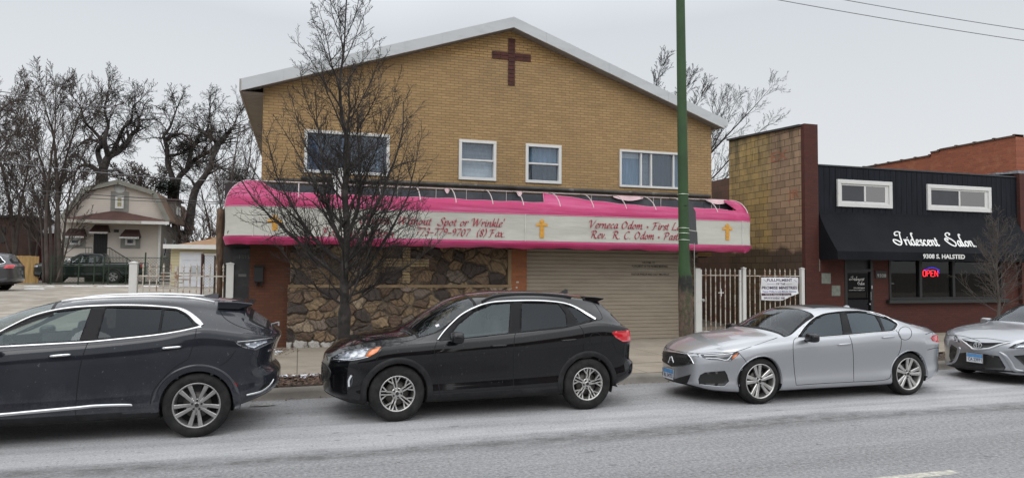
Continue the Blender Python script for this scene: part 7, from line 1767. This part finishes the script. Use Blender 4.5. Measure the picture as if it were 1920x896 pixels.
mb = MB(); mb.prism([(3.75, 1.60), (3.92, 1.592), (4.07, 1.572), (4.07, 1.557), (3.96, 1.52), (3.75, 1.52)], -.53, .53); mb.v = [tuple(c.W(v)) for v in mb.v]; mb.build('spoiler', black2, c.root, bevel=.01)
mb = MB(); mb.add([s_ for s_ in [c.W((3.55, -.012, 1.63)), c.W((3.55, .012, 1.63)), c.W((3.70, .012, 1.63)), c.W((3.70, -.012, 1.63)), c.W((3.66, 0, 1.695)), c.W((3.70, 0, 1.69))]], [(0, 1, 4), (1, 2, 5, 4), (3, 0, 4, 5), (2, 3, 5)]); mb.build('antenna_fin', CM['trim'], c.root)
c.ribbon('wiper', [(505, 262), (535, 268), (560, 284)], .016, CM['trim'], .02, zo=Z, mirror=False)
c.patch('screen_sticker', [(674, 236), (692, 230), (696, 240), (680, 246)], CM['white'], .006, zo=Z, step=4, mirror=False)

# ------------------------------------------------------------------ dark crossover cut by the left edge
Z = (0, 500, 2.489)
spec = dict(L=4.64, fo=.93, tr=.375, belt=1.08, cab=(1.35, 3.7), round=(.7, 2.4, .50, 2.5), tuck=.03,
    zb=[(0, .30), (.35, .22), (.9, .22), (3.4, .235), (4.1, .30), (4.5, .40), (4.64, .46)],
    zs=[(0, .80), (.15, .90), (1.0, 1.0), (1.7, 1.075), (2.56, 1.12), (3.24, 1.18), (3.76, 1.26), (4.1, 1.215), (4.5, 1.15), (4.64, 1.10)],
    zre=[(0, .82), (.15, .93), (.9, 1.06), (1.2, 1.10), (1.4, 1.15), (1.71, 1.31), (2.11, 1.475), (2.67, 1.565), (3.2, 1.565), (3.6, 1.52), (3.9, 1.47), (4.15, 1.40), (4.3, 1.30), (4.5, 1.20), (4.64, 1.12)],
    zt=[(0, .85), (.15, .97), (.6, 1.07), (1.0, 1.13), (1.1, 1.17), (1.5, 1.39), (1.9, 1.53), (2.2, 1.60), (2.6, 1.635), (3.0, 1.645), (3.6, 1.625), (3.95, 1.59), (4.20, 1.545), (4.24, 1.47), (4.45, 1.30), (4.56, 1.21), (4.62, 1.15), (4.64, 1.12)],
    wt=[(0, .76), (1.0, .76), (1.4, .72), (2.1, .60), (3.0, .60), (3.9, .56), (4.2, .62), (4.64, .76)], w=[(0, .90), (.7, .94), (3.7, .94), (4.2, .92), (4.64, .90)],
    lf=[(.2, .12), (.35, .02), (.6, .0), (.8, .03), (1.1, .16)], lr=[(.3, .25), (.45, .06), (.55, .0), (.66, .0), (.80, .09), (1.0, .05), (1.15, .0), (1.3, .02)],
    bow=[(0, .0), (.9, .02), (1.1, .12), (2.0, .10), (2.4, .02), (4.64, 0)])
c = Car('parked_car', 'dark blue-black crossover with chrome window line and silver roof rails, cut by the left edge', 'car', (-1.12-2.78, 8.88), (-1.12, 8.92), .94, spec)
dlo = [(-330, 405), (-260, 395), (-60, 381), (0, 373), (410, 350), (560, 336), (720, 319), (830, 302), (905, 286), (925, 272), (915, 250), (880, 215), (830, 190), (650, 180), (470, 181), (300, 194), (150, 229), (0, 300), (-120, 350), (-200, 380)]
panes = [[(-250, 385), (-120, 355), (0, 303), (150, 240), (250, 213), (425, 192), (408, 240), (370, 343), (0, 364), (-100, 374)], [(494, 191), (756, 197), (738, 306), (650, 318), (455, 334)], [(768, 199), (826, 204), (868, 226), (903, 268), (840, 288), (750, 303)]]
c.shell(black1, panes, dlo, Z, screen=(1.10, 2.10), rear=(4.26, 4.50), arch=.405, clad=lambda x: .33)
c.frame_and_glass(dlo, panes, [CM['glass_f'], CM['glass_r'], CM['glass_r']], Z)
c.ribbon('chrome_line', [(-60, 381), (0, 373), (200, 362), (410, 350), (560, 336), (720, 319), (830, 302), (905, 286), (938, 278)], [.022]*7+[.03, .045], CM['chrome'], .008, zo=Z)
c.ribbon('chrome_arc', [(-200, 385), (-60, 335), (0, 302), (150, 230), (300, 194), (470, 181), (650, 180), (800, 190), (850, 200), (892, 224), (925, 255), (945, 272)], [.02, .02, .02, .022, .024, .024, .024, .026, .04, .06, .07, .045], CM['chrome'], .009, zo=Z)
c.arches(.40, .485, black1, .010); c.wheels('ten', .375, .262, CM['rimg'], .0)
tl = c.patch('tail_lamp', [(1090, 345), (1105, 341), (1200, 335), (1272, 326), (1281, 332), (1276, 348), (1212, 378), (1190, 388), (1140, 378), (1110, 364)], CM['lampd'], .006, zo=Z, step=4)
c.patch('lamp_lens', [(1140, 360), (1170, 354), (1240, 342), (1244, 350), (1205, 366), (1185, 378), (1160, 372)], CM['lamp'], .009, tl, zo=Z, step=4)
c.ribbon('lamp_bar', [(1108, 350), (1190, 342), (1270, 331)], .010, CM['satin'], .010, tl, zo=Z)
c.patch('side_reflector', [(1069, 530), (1080, 524), (1106, 548), (1104, 572), (1090, 573)], CM['red'], .006, zo=Z, step=4)
c.ribbon('bumper_trim', [(1150, 598), (1212, 583), (1250, 560), (1268, 540), (1276, 524)], [.02, .03, .03, .02, .012], CM['satin'], .010, zo=Z)
c.patch('exhaust_recess', [(1205, 575), (1232, 548), (1262, 536), (1260, 552), (1228, 574)], CM['plastic'], .004, zo=Z, step=4)
c.ribbon('sill_chrome', [(-300, 722), (-60, 696), (0, 690), (350, 658), (450, 648), (600, 644), (612, 650)], [.035, .04, .04, .04, .035, .03, .01], CM['satin'], .012, zo=Z)
c.ribbon('rear_door_gap', [(916, 287), (912, 320), (900, 370), (880, 425)], .009, CM['seam'], .0015, zo=Z)
c.seams([[(468, 183), (440, 260), (411, 350)], [(411, 350), (385, 420), (368, 500), (357, 600), (352, 665), (356, 700), (372, 726)], [(1100, 390), (1060, 440), (1025, 462)], [(878, 430), (800, 480), (720, 570), (700, 640)], [(372, 726), (540, 716), (690, 708)], [(1040, 165), (1026, 200), (1050, 240), (1110, 275), (1200, 303)], [(1198, 420), (1215, 460), (1250, 478), (1290, 470)]], Z)
c.handle((228, 418), (334, 409), CM['chrome'], Z); c.handle((754, 380), (848, 372), CM['chrome'], Z)
c.ribbon('roof_rail', [(290, 168), (350, 157), (450, 149), (640, 143), (800, 145), (900, 151), (1000, 170)], [.014, .022, .024, .024, .024, .022, .014], CM['satin'], .03, zo=Z)
c.wing_mirror((1.62, -1.05, 1.12), (.085, .12, .08), black1)
mb = MB(); mb.prism([(3.88, 1.575), (4.10, 1.568), (4.29, 1.545), (4.29, 1.525), (4.12, 1.47), (3.88, 1.48)], -.56, .56); mb.v = [tuple(c.W(v)) for v in mb.v]; mb.build('spoiler', black1, c.root, bevel=.01)
mb = MB(); mb.add([c.W(v) for v in ((3.60, -.02, 1.61), (3.60, .02, 1.61), (3.86, .03, 1.59), (3.84, -.03, 1.59), (3.79, 0, 1.655), (3.84, 0, 1.65))], [(0, 1, 4), (1, 2, 5, 4), (3, 0, 4, 5), (2, 3, 5)]); mb.build('antenna_fin', black1, c.root)
mb = MB(); mb.tube([c.W((4.50, -.05, 1.24)), c.W((4.60, -.16, 1.275)), c.W((4.60, -.40, 1.26))], .012, 6); mb.build('rear_wiper', CM['satin'], c.root)
c.patch('rear_emblem', [(1250, 388), (1284, 378), (1284, 384), (1250, 395)], CM['chrome'], .006, zo=Z, step=4, mirror=False)

# ------------------------------------------------------------------ silver saloon
Z = (1180, 540, 2.595)
spec = dict(L=5.02, fo=.99, tr=.345, belt=.96, cab=(1.55, 3.6), round=(1.0, 2.2, .95, 2.3), tuck=.02,
    zb=[(0, .24), (.3, .17), (.9, .155), (3.9, .165), (4.5, .23), (4.94, .30)],
    zs=[(0, .66), (.15, .735), (.5, .825), (1.0, .895), (1.6, .95), (2.6, .985), (3.5, 1.03), (4.2, 1.02), (4.6, .985), (4.94, .90)],
    zre=[(0, .69), (.15, .765), (.5, .85), (1.0, .93), (1.4, .975), (1.55, 1.0), (1.8, 1.13), (2.1, 1.27), (2.4, 1.345), (2.8, 1.362), (3.26, 1.342), (3.56, 1.285), (3.86, 1.205), (4.16, 1.12), (4.5, 1.055), (4.8, .99), (5.02, .92)],
    zt=[(0, .70), (.08, .77), (.3, .86), (.7, .955), (1.1, 1.01), (1.35, 1.035), (1.5, 1.10), (1.9, 1.29), (2.2, 1.385), (2.6, 1.425), (3.0, 1.422), (3.4, 1.385), (3.85, 1.285), (4.25, 1.175), (4.5, 1.105), (4.75, 1.075), (4.86, 1.045), (5.02, .94)],
    wt=[(0, .74), (1.3, .74), (1.6, .70), (2.3, .565), (3.0, .555), (3.5, .60), (4.0, .68), (4.94, .76)], w=[(0, .93), (.8, .945), (2.4, .935), (3.9, .95), (4.5, .93), (4.94, .90)],
    lf=[(.15, .10), (.3, .0), (.5, .0), (.68, .03), (.8, .12), (1.1, .2)], lr=[(.2, .10), (.4, .02), (.6, .0), (.9, .02), (1.05, .0)],
    bow=[(0, .0), (1.0, .04), (1.4, .20), (2.1, .14), (2.6, .02), (3.4, -.04), (4.2, -.08), (4.94, 0)])
c = Car('parked_car', 'silver saloon with a black pentagonal grille and dark sunroof, parked before the white gate', 'car', (6.67, 8.93), (9.53, 8.96), .945, spec)
dlo = [(816, 240), (830, 218), (852, 188), (890, 150), (940, 125), (1030, 112), (1120, 110), (1200, 121), (1260, 144), (1304, 172), (1300, 190), (1280, 208), (1180, 217), (1070, 227), (925, 238)]
panes = [[(838, 234), (850, 214), (872, 186), (915, 147), (960, 126), (1024, 119), (1041, 225), (925, 234)], [(1056, 121), (1110, 118), (1150, 121), (1194, 131), (1214, 165), (1231, 209), (1085, 221)], [(1217, 138), (1260, 153), (1298, 174), (1288, 192), (1272, 204), (1244, 208)]]
c.shell(silver, panes, dlo, Z, screen=(1.44, 2.22), rear=(3.55, 4.25), arch=.375, clad=lambda x: .19, roofdark=(2.42, 3.12), glass_rear=CM['glass_r'])
c.frame_and_glass(dlo, panes, [CM['glass_s'], CM['glass_sd'], CM['glass_sd']], Z)
c.ribbon('chrome_line', [(816, 241), (830, 218), (852, 187), (890, 149), (940, 124), (1030, 111), (1120, 109), (1200, 120), (1260, 143), (1306, 172), (1301, 191), (1280, 209), (1180, 218), (1070, 228), (925, 239), (818, 242)], .014, CM['chrome'], .007, zo=Z, mirror=False)
c.arches(.372, .392, silver, .010); c.wheels('split', .345, .258, CM['rim'], .5)
hl = c.patch('headlamp', [(345, 322), (440, 317), (530, 309), (537, 317), (516, 336), (491, 357), (470, 353), (385, 346), (358, 338)], CM['lampd'], .005, zo=Z, step=4)
c.ribbon('light_bar', [(365, 327), (420, 325), (505, 317)], .016, CM['white'], .010, hl, zo=Z); c.ribbon('light_bar', [(372, 340), (430, 342), (474, 349), (500, 325)], .014, CM['white'], .010, hl, zo=Z)
c.patch('turn_lens', [(497, 348), (506, 326), (533, 313), (520, 330)], CM['amber'], .010, hl, zo=Z, step=4)
gr = c.patch('grille', [(146, 312), (158, 303), (200, 310), (284, 322), (312, 366), (260, 378), (206, 381), (166, 358), (142, 330)], CM['grille'], .006, zo=Z, step=4, mirror=False)
mb = MB()
for i in range(11):
    for j in range(6):
        x = 158+i*14+(j % 2)*7; y = 318+j*11+i*1.2
        if pip((x, y), [(150, 316), (200, 314), (282, 326), (304, 362), (208, 376), (150, 332)]):
            p, n = c.hit((Z[0]+x/Z[2], Z[1]+y/Z[2])); p = p+n*.010; e_ = .008; mb.add([p+Vector((0, -e_, 0)), p+Vector((0, 0, e_)), p+Vector((0, e_, 0)), p+Vector((0, 0, -e_)), p+n*.008], [(0, 1, 4), (1, 2, 4), (2, 3, 4), (3, 0, 4)])
mb.build('grille_studs', CM['lampd'], gr)
c.ribbon('grille_rim', [(284, 322), (300, 342), (313, 367)], .016, CM['chrome'], .011, gr, zo=Z, mirror=False); c.ribbon('grille_rim', [(146, 312), (160, 303), (200, 310), (284, 322)], .010, CM['chrome'], .010, gr, zo=Z, mirror=False)
# the caliper-shaped emblem
c.ribbon('emblem', [(192, 362), (198, 345), (203, 332)], .010, CM['satin'], .022, gr, zo=Z, mirror=False, smooth=3); c.ribbon('emblem', [(218, 362), (213, 345), (209, 332)], .010, CM['satin'], .022, gr, zo=Z, mirror=False, smooth=3); c.ribbon('emblem', [(199, 348), (212, 349)], .009, CM['satin'], .022, gr, zo=Z, mirror=False, smooth=3)
c.patch('lower_intake', [(150, 385), (166, 392), (166, 420), (222, 440), (300, 418), (282, 462), (205, 452), (160, 432), (147, 405)], CM['grille'], .005, zo=Z, step=4, mirror=False)
si = c.patch('side_intake', [(336, 442), (345, 421), (368, 409), (465, 401), (476, 420), (485, 452), (460, 478), (340, 466)], CM['grille'], .005, zo=Z, step=5, mirror=False)
c.ribbon('intake_blade', [(345, 468), (400, 474), (458, 478), (478, 462)], .012, silver, .010, si, zo=Z, mirror=False)
c.patch('tail_lamp', [(1466, 242), (1474, 230), (1488, 226), (1502, 230), (1509, 242), (1506, 264), (1478, 258)], CM['red'], .009, zo=Z, step=4)
c.seams([[(812, 240), (800, 255), (797, 300), (803, 400), (812, 470)], [(1069, 228), (1084, 270), (1090, 340), (1092, 455)], [(1294, 200), (1316, 228), (1323, 255), (1318, 300), (1292, 360), (1276, 410)], [(812, 471), (950, 462), (1092, 455), (1250, 444), (1276, 410)], fan(1342, 219, 32, 0, 2*PI, 14), [(536, 318), (556, 340), (572, 362)], [(160, 303), (165, 285), (210, 300), (284, 320)], [(284, 320), (420, 312), (500, 312), (540, 302), (720, 240)], [(1440, 225), (1470, 215), (1478, 225)], [(1450, 300), (1500, 290), (1520, 310)]], Z)
c.handle((1014, 275), (1078, 269), silver, Z); c.handle((1230, 240), (1288, 236), silver, Z)
c.wing_mirror((1.84, -1.02, .985), (.07, .12, .068), CM['trim'])
p, n = c.hit((1180+194/2.595, 540+413/2.595)); q = c.Ti @ p
c.plate_((q.x-.014, q.y-.01, q.z), .30, .155, 'BL 34752', yaw=.0)
mb = MB(); mb.add([c.W(v) for v in ((3.32, -.02, 1.36), (3.32, .02, 1.36), (3.52, .03, 1.33), (3.52, -.03, 1.33), (3.46, 0, 1.415), (3.52, 0, 1.405))], [(0, 1, 4), (1, 2, 5, 4), (3, 0, 4, 5), (2, 3, 5)]); mb.build('antenna_fin', silver, c.root)

# ------------------------------------------------------------------ silver saloon cut by the right edge
Z = (1500, 560, 3.733)
spec = dict(L=4.88, fo=.96, tr=.34, belt=.95, cab=(1.5, 3.5), round=(.80, 2.2, .8, 2.4), tuck=.02, N=(40, 120, 20),
    zb=[(0, .22), (.3, .16), (.9, .155), (3.9, .165), (4.5, .25), (4.88, .32)],
    zs=[(0, .68), (.12, .765), (.4, .84), (.9, .90), (1.5, .94), (2.6, .985), (3.5, 1.02), (4.5, 1.0), (4.88, .92)],
    zre=[(0, .71), (.12, .79), (.4, .87), (.9, .95), (1.3, 1.0), (1.5, 1.05), (2.05, 1.30), (2.4, 1.37), (2.8, 1.38), (3.3, 1.33), (3.8, 1.2), (4.2, 1.1), (4.88, .95)],
    zt=[(0, .72), (.06, .80), (.3, .89), (.7, .97), (1.1, 1.035), (1.22, 1.07), (1.6, 1.25), (2.05, 1.41), (2.6, 1.445), (3.2, 1.42), (3.8, 1.27), (4.2, 1.13), (4.8, 1.05), (4.88, .96)],
    wt=[(0, .78), (1.3, .76), (1.6, .70), (2.3, .58), (3.0, .57), (4.0, .68), (4.88, .76)], w=[(0, .90), (.7, .92), (4.2, .92), (4.88, .88)],
    lf=[(.15, .06), (.3, .0), (.5, .0), (.68, .03), (.8, .10), (1.1, .2)], lr=[(.2, .10), (.9, .0)],
    bow=[(0, .0), (.9, .04), (1.25, .16), (2.05, .12), (2.6, .0), (4.88, 0)])
c = Car('parked_car', 'silver saloon with gaping black lower grille, cut by the right edge of the picture', 'car', (12.88, 9.03), (15.66, 9.08), .92, spec)
dlo = [(1.52, .96), (1.75, 1.14), (2.1, 1.31), (2.6, 1.375), (3.2, 1.33), (3.7, 1.12), (3.3, 1.03), (2.4, .99)]
panes = [[(1.68, 1.0), (2.1, 1.27), (2.52, 1.34), (2.5, 1.01)], [(2.6, 1.34), (3.15, 1.30), (3.3, 1.06), (2.6, 1.02)]]
c.shell(silver2, panes, dlo, None, mode='side', screen=(1.20, 2.06), rear=(3.4, 4.15), arch=.372, clad=lambda x: .18, glass_rear=CM['glass_r'])
c.frame_and_glass(dlo, panes, [CM['glass_s'], CM['glass_s']], None, 'side')
c.arches(.37, .39, silver2, .010); c.wheels('split', .34, .25, CM['rim'], .3)
c.patch('lower_grille', [(1046, 438), (1064, 428), (1100, 425), (1108, 380), (1180, 372), (1290, 385), (1392, 400), (1440, 480), (1430, 498), (1300, 490), (1140, 476), (1050, 462)], CM['grille'], .006, zo=Z, step=5, mirror=False)
c.patch('upper_grille', [(1124, 282), (1200, 300), (1300, 308), (1466, 306), (1400, 322), (1330, 345), (1240, 345), (1190, 325), (1150, 305)], CM['grille'], .006, zo=Z, step=5, mirror=False)
c.ribbon('grille_wing', [(1124, 284), (1160, 310), (1195, 338), (1215, 352), (1280, 352), (1330, 346), (1400, 322), (1470, 306)], [.02, .03, .035, .035, .035, .035, .03, .02], CM['satin'], .022, zo=Z, mirror=False)
mb = MB()
for cx_, rx, ry in ((1248, 26, 20), (1248, 9, 19)): c.ribbon('x', [(cx_+rx*math.cos(a), 326+ry*math.sin(a)) for a in np.linspace(0, 2*PI, 17)], .008, None, .032, zo=Z, mirror=False, smooth=2, mb_in=mb)
c.ribbon('x', [(1248+17*math.cos(a), 318+8*math.sin(a)) for a in np.linspace(0, 2*PI, 13)], .008, None, .033, zo=Z, mirror=False, smooth=2, mb_in=mb)
link('emblem', mb.mesh('emblem', True), CM['satin'], c.root)
hl = c.patch('headlamp', [(1455, 344), (1500, 318), (1568, 300), (1640, 290), (1640, 335), (1560, 345), (1500, 348)], CM['lampd'], .006, zo=Z, step=5, mirror=False)
c.patch('headlamp_reflector', [(1490, 338), (1530, 318), (1630, 300), (1630, 330), (1560, 340)], CM['lamp'], .009, hl, zo=Z, step=5, mirror=False)
c.patch('headlamp', [(1078, 268), (1085, 258), (1100, 262), (1118, 290), (1122, 304), (1100, 300), (1082, 290)], CM['lampd'], .006, zo=Z, step=4, mirror=False)
c.ribbon('bumper_blade', [(1112, 340), (1118, 350), (1106, 390), (1090, 430), (1060, 452)], [.02, .05, .055, .05, .03], silver2, .018, zo=Z, mirror=False)
c.patch('corner_vent', [(1062, 318), (1100, 345), (1094, 380), (1078, 420), (1055, 430), (1046, 400), (1050, 340)], CM['grille'], .005, zo=Z, step=5, mirror=False)
c.ribbon('bumper_blade', [(1395, 372), (1430, 398), (1470, 450), (1500, 496), (1560, 505)], [.03, .07, .08, .07, .04], silver2, .018, zo=Z, mirror=False)
c.patch('side_intake', [(1495, 398), (1568, 392), (1640, 385), (1650, 480), (1570, 465)], CM['grille'], .006, zo=Z, step=5, mirror=False)
c.patch('chin', [(1050, 458), (1140, 476), (1300, 490), (1440, 500), (1570, 512), (1570, 518), (1300, 500), (1140, 486), (1050, 468)], CM['plastic'], .012, zo=Z, step=5, mirror=False)
p, n = c.hit((1500+1236/3.733, 560+412/3.733)); q = c.Ti @ p
c.plate_((q.x-.04, q.y, q.z), .305, .155, 'CA 23971')
c.seams([[(1128, 283), (1180, 278), (1300, 276), (1470, 300)], [(1568, 298), (1620, 270), (1660, 240)]], Z)
c.wing_mirror((1.80, -1.0, 1.0), (.07, .11, .065), silver2)

# ------------------------------------------------------------------ far vehicles in the lot (features laid out on their sides)
zf = gz(0, 35.5)
spec = dict(L=5.0, fo=1.0, tr=.38, belt=1.1, cab=(1.5, 4.1), round=(.7, 2.4, .4, 2.8), tuck=.03, N=(10, 60, 12), Q=2,
    zb=[(0, .30), (.9, .24), (4.2, .28), (5.0, .42)], zs=[(0, .85), (.15, .95), (1.0, 1.06), (2.5, 1.12), (4.2, 1.18), (4.8, 1.16), (5.0, 1.1)],
    zre=[(0, .87), (.2, 1.0), (1.1, 1.14), (1.4, 1.2), (2.0, 1.5), (2.5, 1.62), (3.6, 1.64), (4.4, 1.60), (4.6, 1.5), (4.85, 1.2), (5.0, 1.12)],
    zt=[(0, .9), (.2, 1.04), (1.1, 1.18), (1.7, 1.5), (2.2, 1.68), (3.0, 1.74), (4.2, 1.72), (4.62, 1.66), (4.66, 1.56), (4.88, 1.24), (5.0, 1.14)],
    wt=[(0, .78), (1.2, .76), (2.2, .64), (4.4, .62), (5.0, .8)], w=[(0, .92), (.8, .96), (4.2, .96), (5.0, .92)], lf=[(.2, .1), (.6, 0), (1.1, .16)], lr=[(.3, .1), (.6, .0), (1.0, .04), (1.4, .02)])
xr = P(24, 540, 35.5).x
c = Car('parked_car', 'dark grey sport utility vehicle on the gravel lot, mostly cut off by the left edge', 'car', (xr-5.0+1.0, 35.5, zf), (xr-.99, 35.5, zf), .96, spec, group=None)
dlo = [(1.5, 1.14), (2.0, 1.45), (2.5, 1.59), (3.6, 1.61), (4.3, 1.57), (4.62, 1.28), (4.4, 1.2), (2.5, 1.15)]
panes = [[(1.8, 1.18), (2.1, 1.45), (2.5, 1.55), (2.75, 1.56), (2.75, 1.19)], [(2.87, 1.19), (2.87, 1.57), (3.65, 1.57), (3.6, 1.22)], [(3.75, 1.22), (3.78, 1.56), (4.25, 1.52), (4.48, 1.28)]]
grey = paint('dark_grey_paint', (.045, .048, .056), .3, .3, .3)
c.shell(grey, panes, dlo, None, 'side', screen=(1.2, 2.3), rear=(4.68, 4.84), arch=.42, clad=lambda x: .45)
c.frame_and_glass(dlo, panes, [CM['glass_r']]*3, None, 'side')
c.ribbon('chrome_line', [(3.6, 1.61), (4.3, 1.57), (4.5, 1.42), (4.62, 1.28), (4.3, 1.2), (3.4, 1.18)], .035, CM['chrome'], .012, mode='side')
c.arches(.415, .5, CM['plastic']); c.wheels('ten', .38, .25, CM['rimg'], .2)
c.patch('tail_lamp', [(4.62, 1.05), (4.9, 1.05), (4.92, 1.2), (4.7, 1.2)], CM['red'], .008, mode='side')
c.seams([[(2.8, 1.12), (2.78, .8), (2.8, .4)], [(3.8, 1.15), (3.9, .9), (3.75, .75)]], mode='side', w=.016)
c.ribbon('roof_rail', [(2.3, 1.64), (3.2, 1.67), (4.3, 1.64)], .04, CM['satin'], .05, mode='side')
c.handle((2.5, .98), (2.68, .98), CM['chrome'], mode='side'); c.handle((3.5, 1.0), (3.68, 1.0), CM['chrome'], mode='side')
# pickup behind the green fence
YPK = 46.6; zf = gz(0, YPK); xf_, xr_ = P(92, 520, YPK).x, P(211.5, 520, YPK).x
spec = dict(L=5.9, fo=1.0, tr=.42, belt=1.15, cab=(1.7, 3.0), round=(.5, 2.6, .15, 3), tuck=.02, N=(10, 90, 8), Q=2,
    zb=[(0, .45), (.8, .38), (4.4, .42), (5.9, .55)], zs=[(0, 1.0), (.1, 1.08), (1.5, 1.14), (3.75, 1.17), (3.80, 1.22), (5.9, 1.22)],
    zre=[(0, 1.04), (.15, 1.14), (1.5, 1.22), (1.75, 1.3), (2.3, 1.62), (2.6, 1.74), (3.5, 1.73), (3.72, 1.66), (3.78, 1.3), (3.82, 1.25), (5.9, 1.25)],
    zt=[(0, 1.06), (.15, 1.18), (1.45, 1.27), (2.1, 1.66), (2.5, 1.82), (3.5, 1.83), (3.72, 1.74), (3.79, 1.3), (3.83, 1.26), (5.9, 1.26)],
    wt=[(0, .82), (1.5, .80), (2.5, .66), (3.7, .66), (3.85, .86), (5.9, .86)], w=[(0, .93), (.8, .97), (5.9, .96)], lf=[(.3, .1), (.6, 0), (1.2, .06)], lr=[(.3, .0), (1.2, .0)])
c = Car('pickup_truck', 'dark green-black pickup parked behind the chain-link fence, before the pale house', 'pickup truck', (xf_, YPK, zf), (xr_, YPK, zf), .97, spec, group=None)
dlo = [(1.85, 1.2), (2.3, 1.52), (2.62, 1.69), (3.5, 1.69), (3.68, 1.6), (3.66, 1.22)]
panes = [[(2.05, 1.24), (2.35, 1.48), (2.65, 1.65), (2.86, 1.65), (2.86, 1.24)], [(2.98, 1.24), (2.98, 1.65), (3.48, 1.65), (3.58, 1.26)]]
dkg = paint('dark_green_paint', (.006, .012, .011), 0, .3, .2)
c.shell(dkg, panes, dlo, None, 'side', screen=(1.55, 2.45), rear=None, arch=.46, clad=lambda x: .5)
c.frame_and_glass(dlo, panes, [CM['glass_f'], CM['glass_r']], None, 'side')
c.arches(.455, .5, dkg); c.wheels('split', .42, .25, CM['rimg'], .2, .27)
c.seams([[(1.75, 1.18), (1.72, .9), (1.75, .5)], [(2.92, 1.2), (2.9, .6)], [(3.78, 1.24), (3.78, .55)]], mode='side', w=.02)
c.ribbon('bed_rail', [(3.86, 1.24), (5.85, 1.24)], .06, CM['plastic'], .03, mode='side')
c.patch('tail_lamp', [(5.78, .95), (5.88, .95), (5.88, 1.2), (5.78, 1.2)], CM['red'], .008, mode='side')
c.patch('headlamp', [(.08, .95), (.42, .97), (.40, 1.08), (.12, 1.06)], CM['lamp'], .008, mode='side')
c.wing_mirror((2.05, -1.08, 1.32), (.08, .13, .14), CM['chrome']); c.handle((2.6, 1.05), (2.8, 1.05), CM['plastic'], mode='side')

# ================================================================== SMALL THINGS
q = G(492, 761, 0); mb = MB(); rnd = random.Random(14)
for i in range(10):
    for j in range(5):
        mb.v.append((q.x-.17+i*.038, q.y-.05+j*.03+.01*math.sin(i), .012+.03*math.sin(PI*j/4)*(.6+.4*math.sin(i*1.3))+rnd.uniform(0, .008)))
mb.f = [(i*5+j, (i+1)*5+j, (i+1)*5+j+1, i*5+j+1) for i in range(9) for j in range(4)]; mb.mi = [0]*36
o = link('crushed_bottle', mb.mesh('crushed_bottle', True), M('dirty_plastic', (.30, .30, .29), .4, var=.4, vs=30)); tag(o, 'crushed dirty plastic bottle lying in the gutter between the two dark cars', 'litter')
# street side behind the viewer (closes the street so that paint and glass have something real to mirror)
bb = empty('opposite_building', (0, -16, 0), label='plain brick building across the street, behind the viewer', cat='building')
mb = MB(); mb.box(-34, -6, -26, -17, 0, 4.4); mb.box(-5.5, 9, -26, -17.2, 0, 5.6); mb.box(12, 34, -26, -17, 0, 3.8); mb.build('wall', MAT['rbrick'], bb)
mb = MB()
for i in range(12): mb.box(-32+i*5.4, -29.5+i*5.4, -17.19+.4*0, -16.95, .9, 2.6)
mb.build('window', MAT['dark'], bb)
strip('far_sidewalk', -150, 150, -17, -7.2, .12, MAT['walk'])
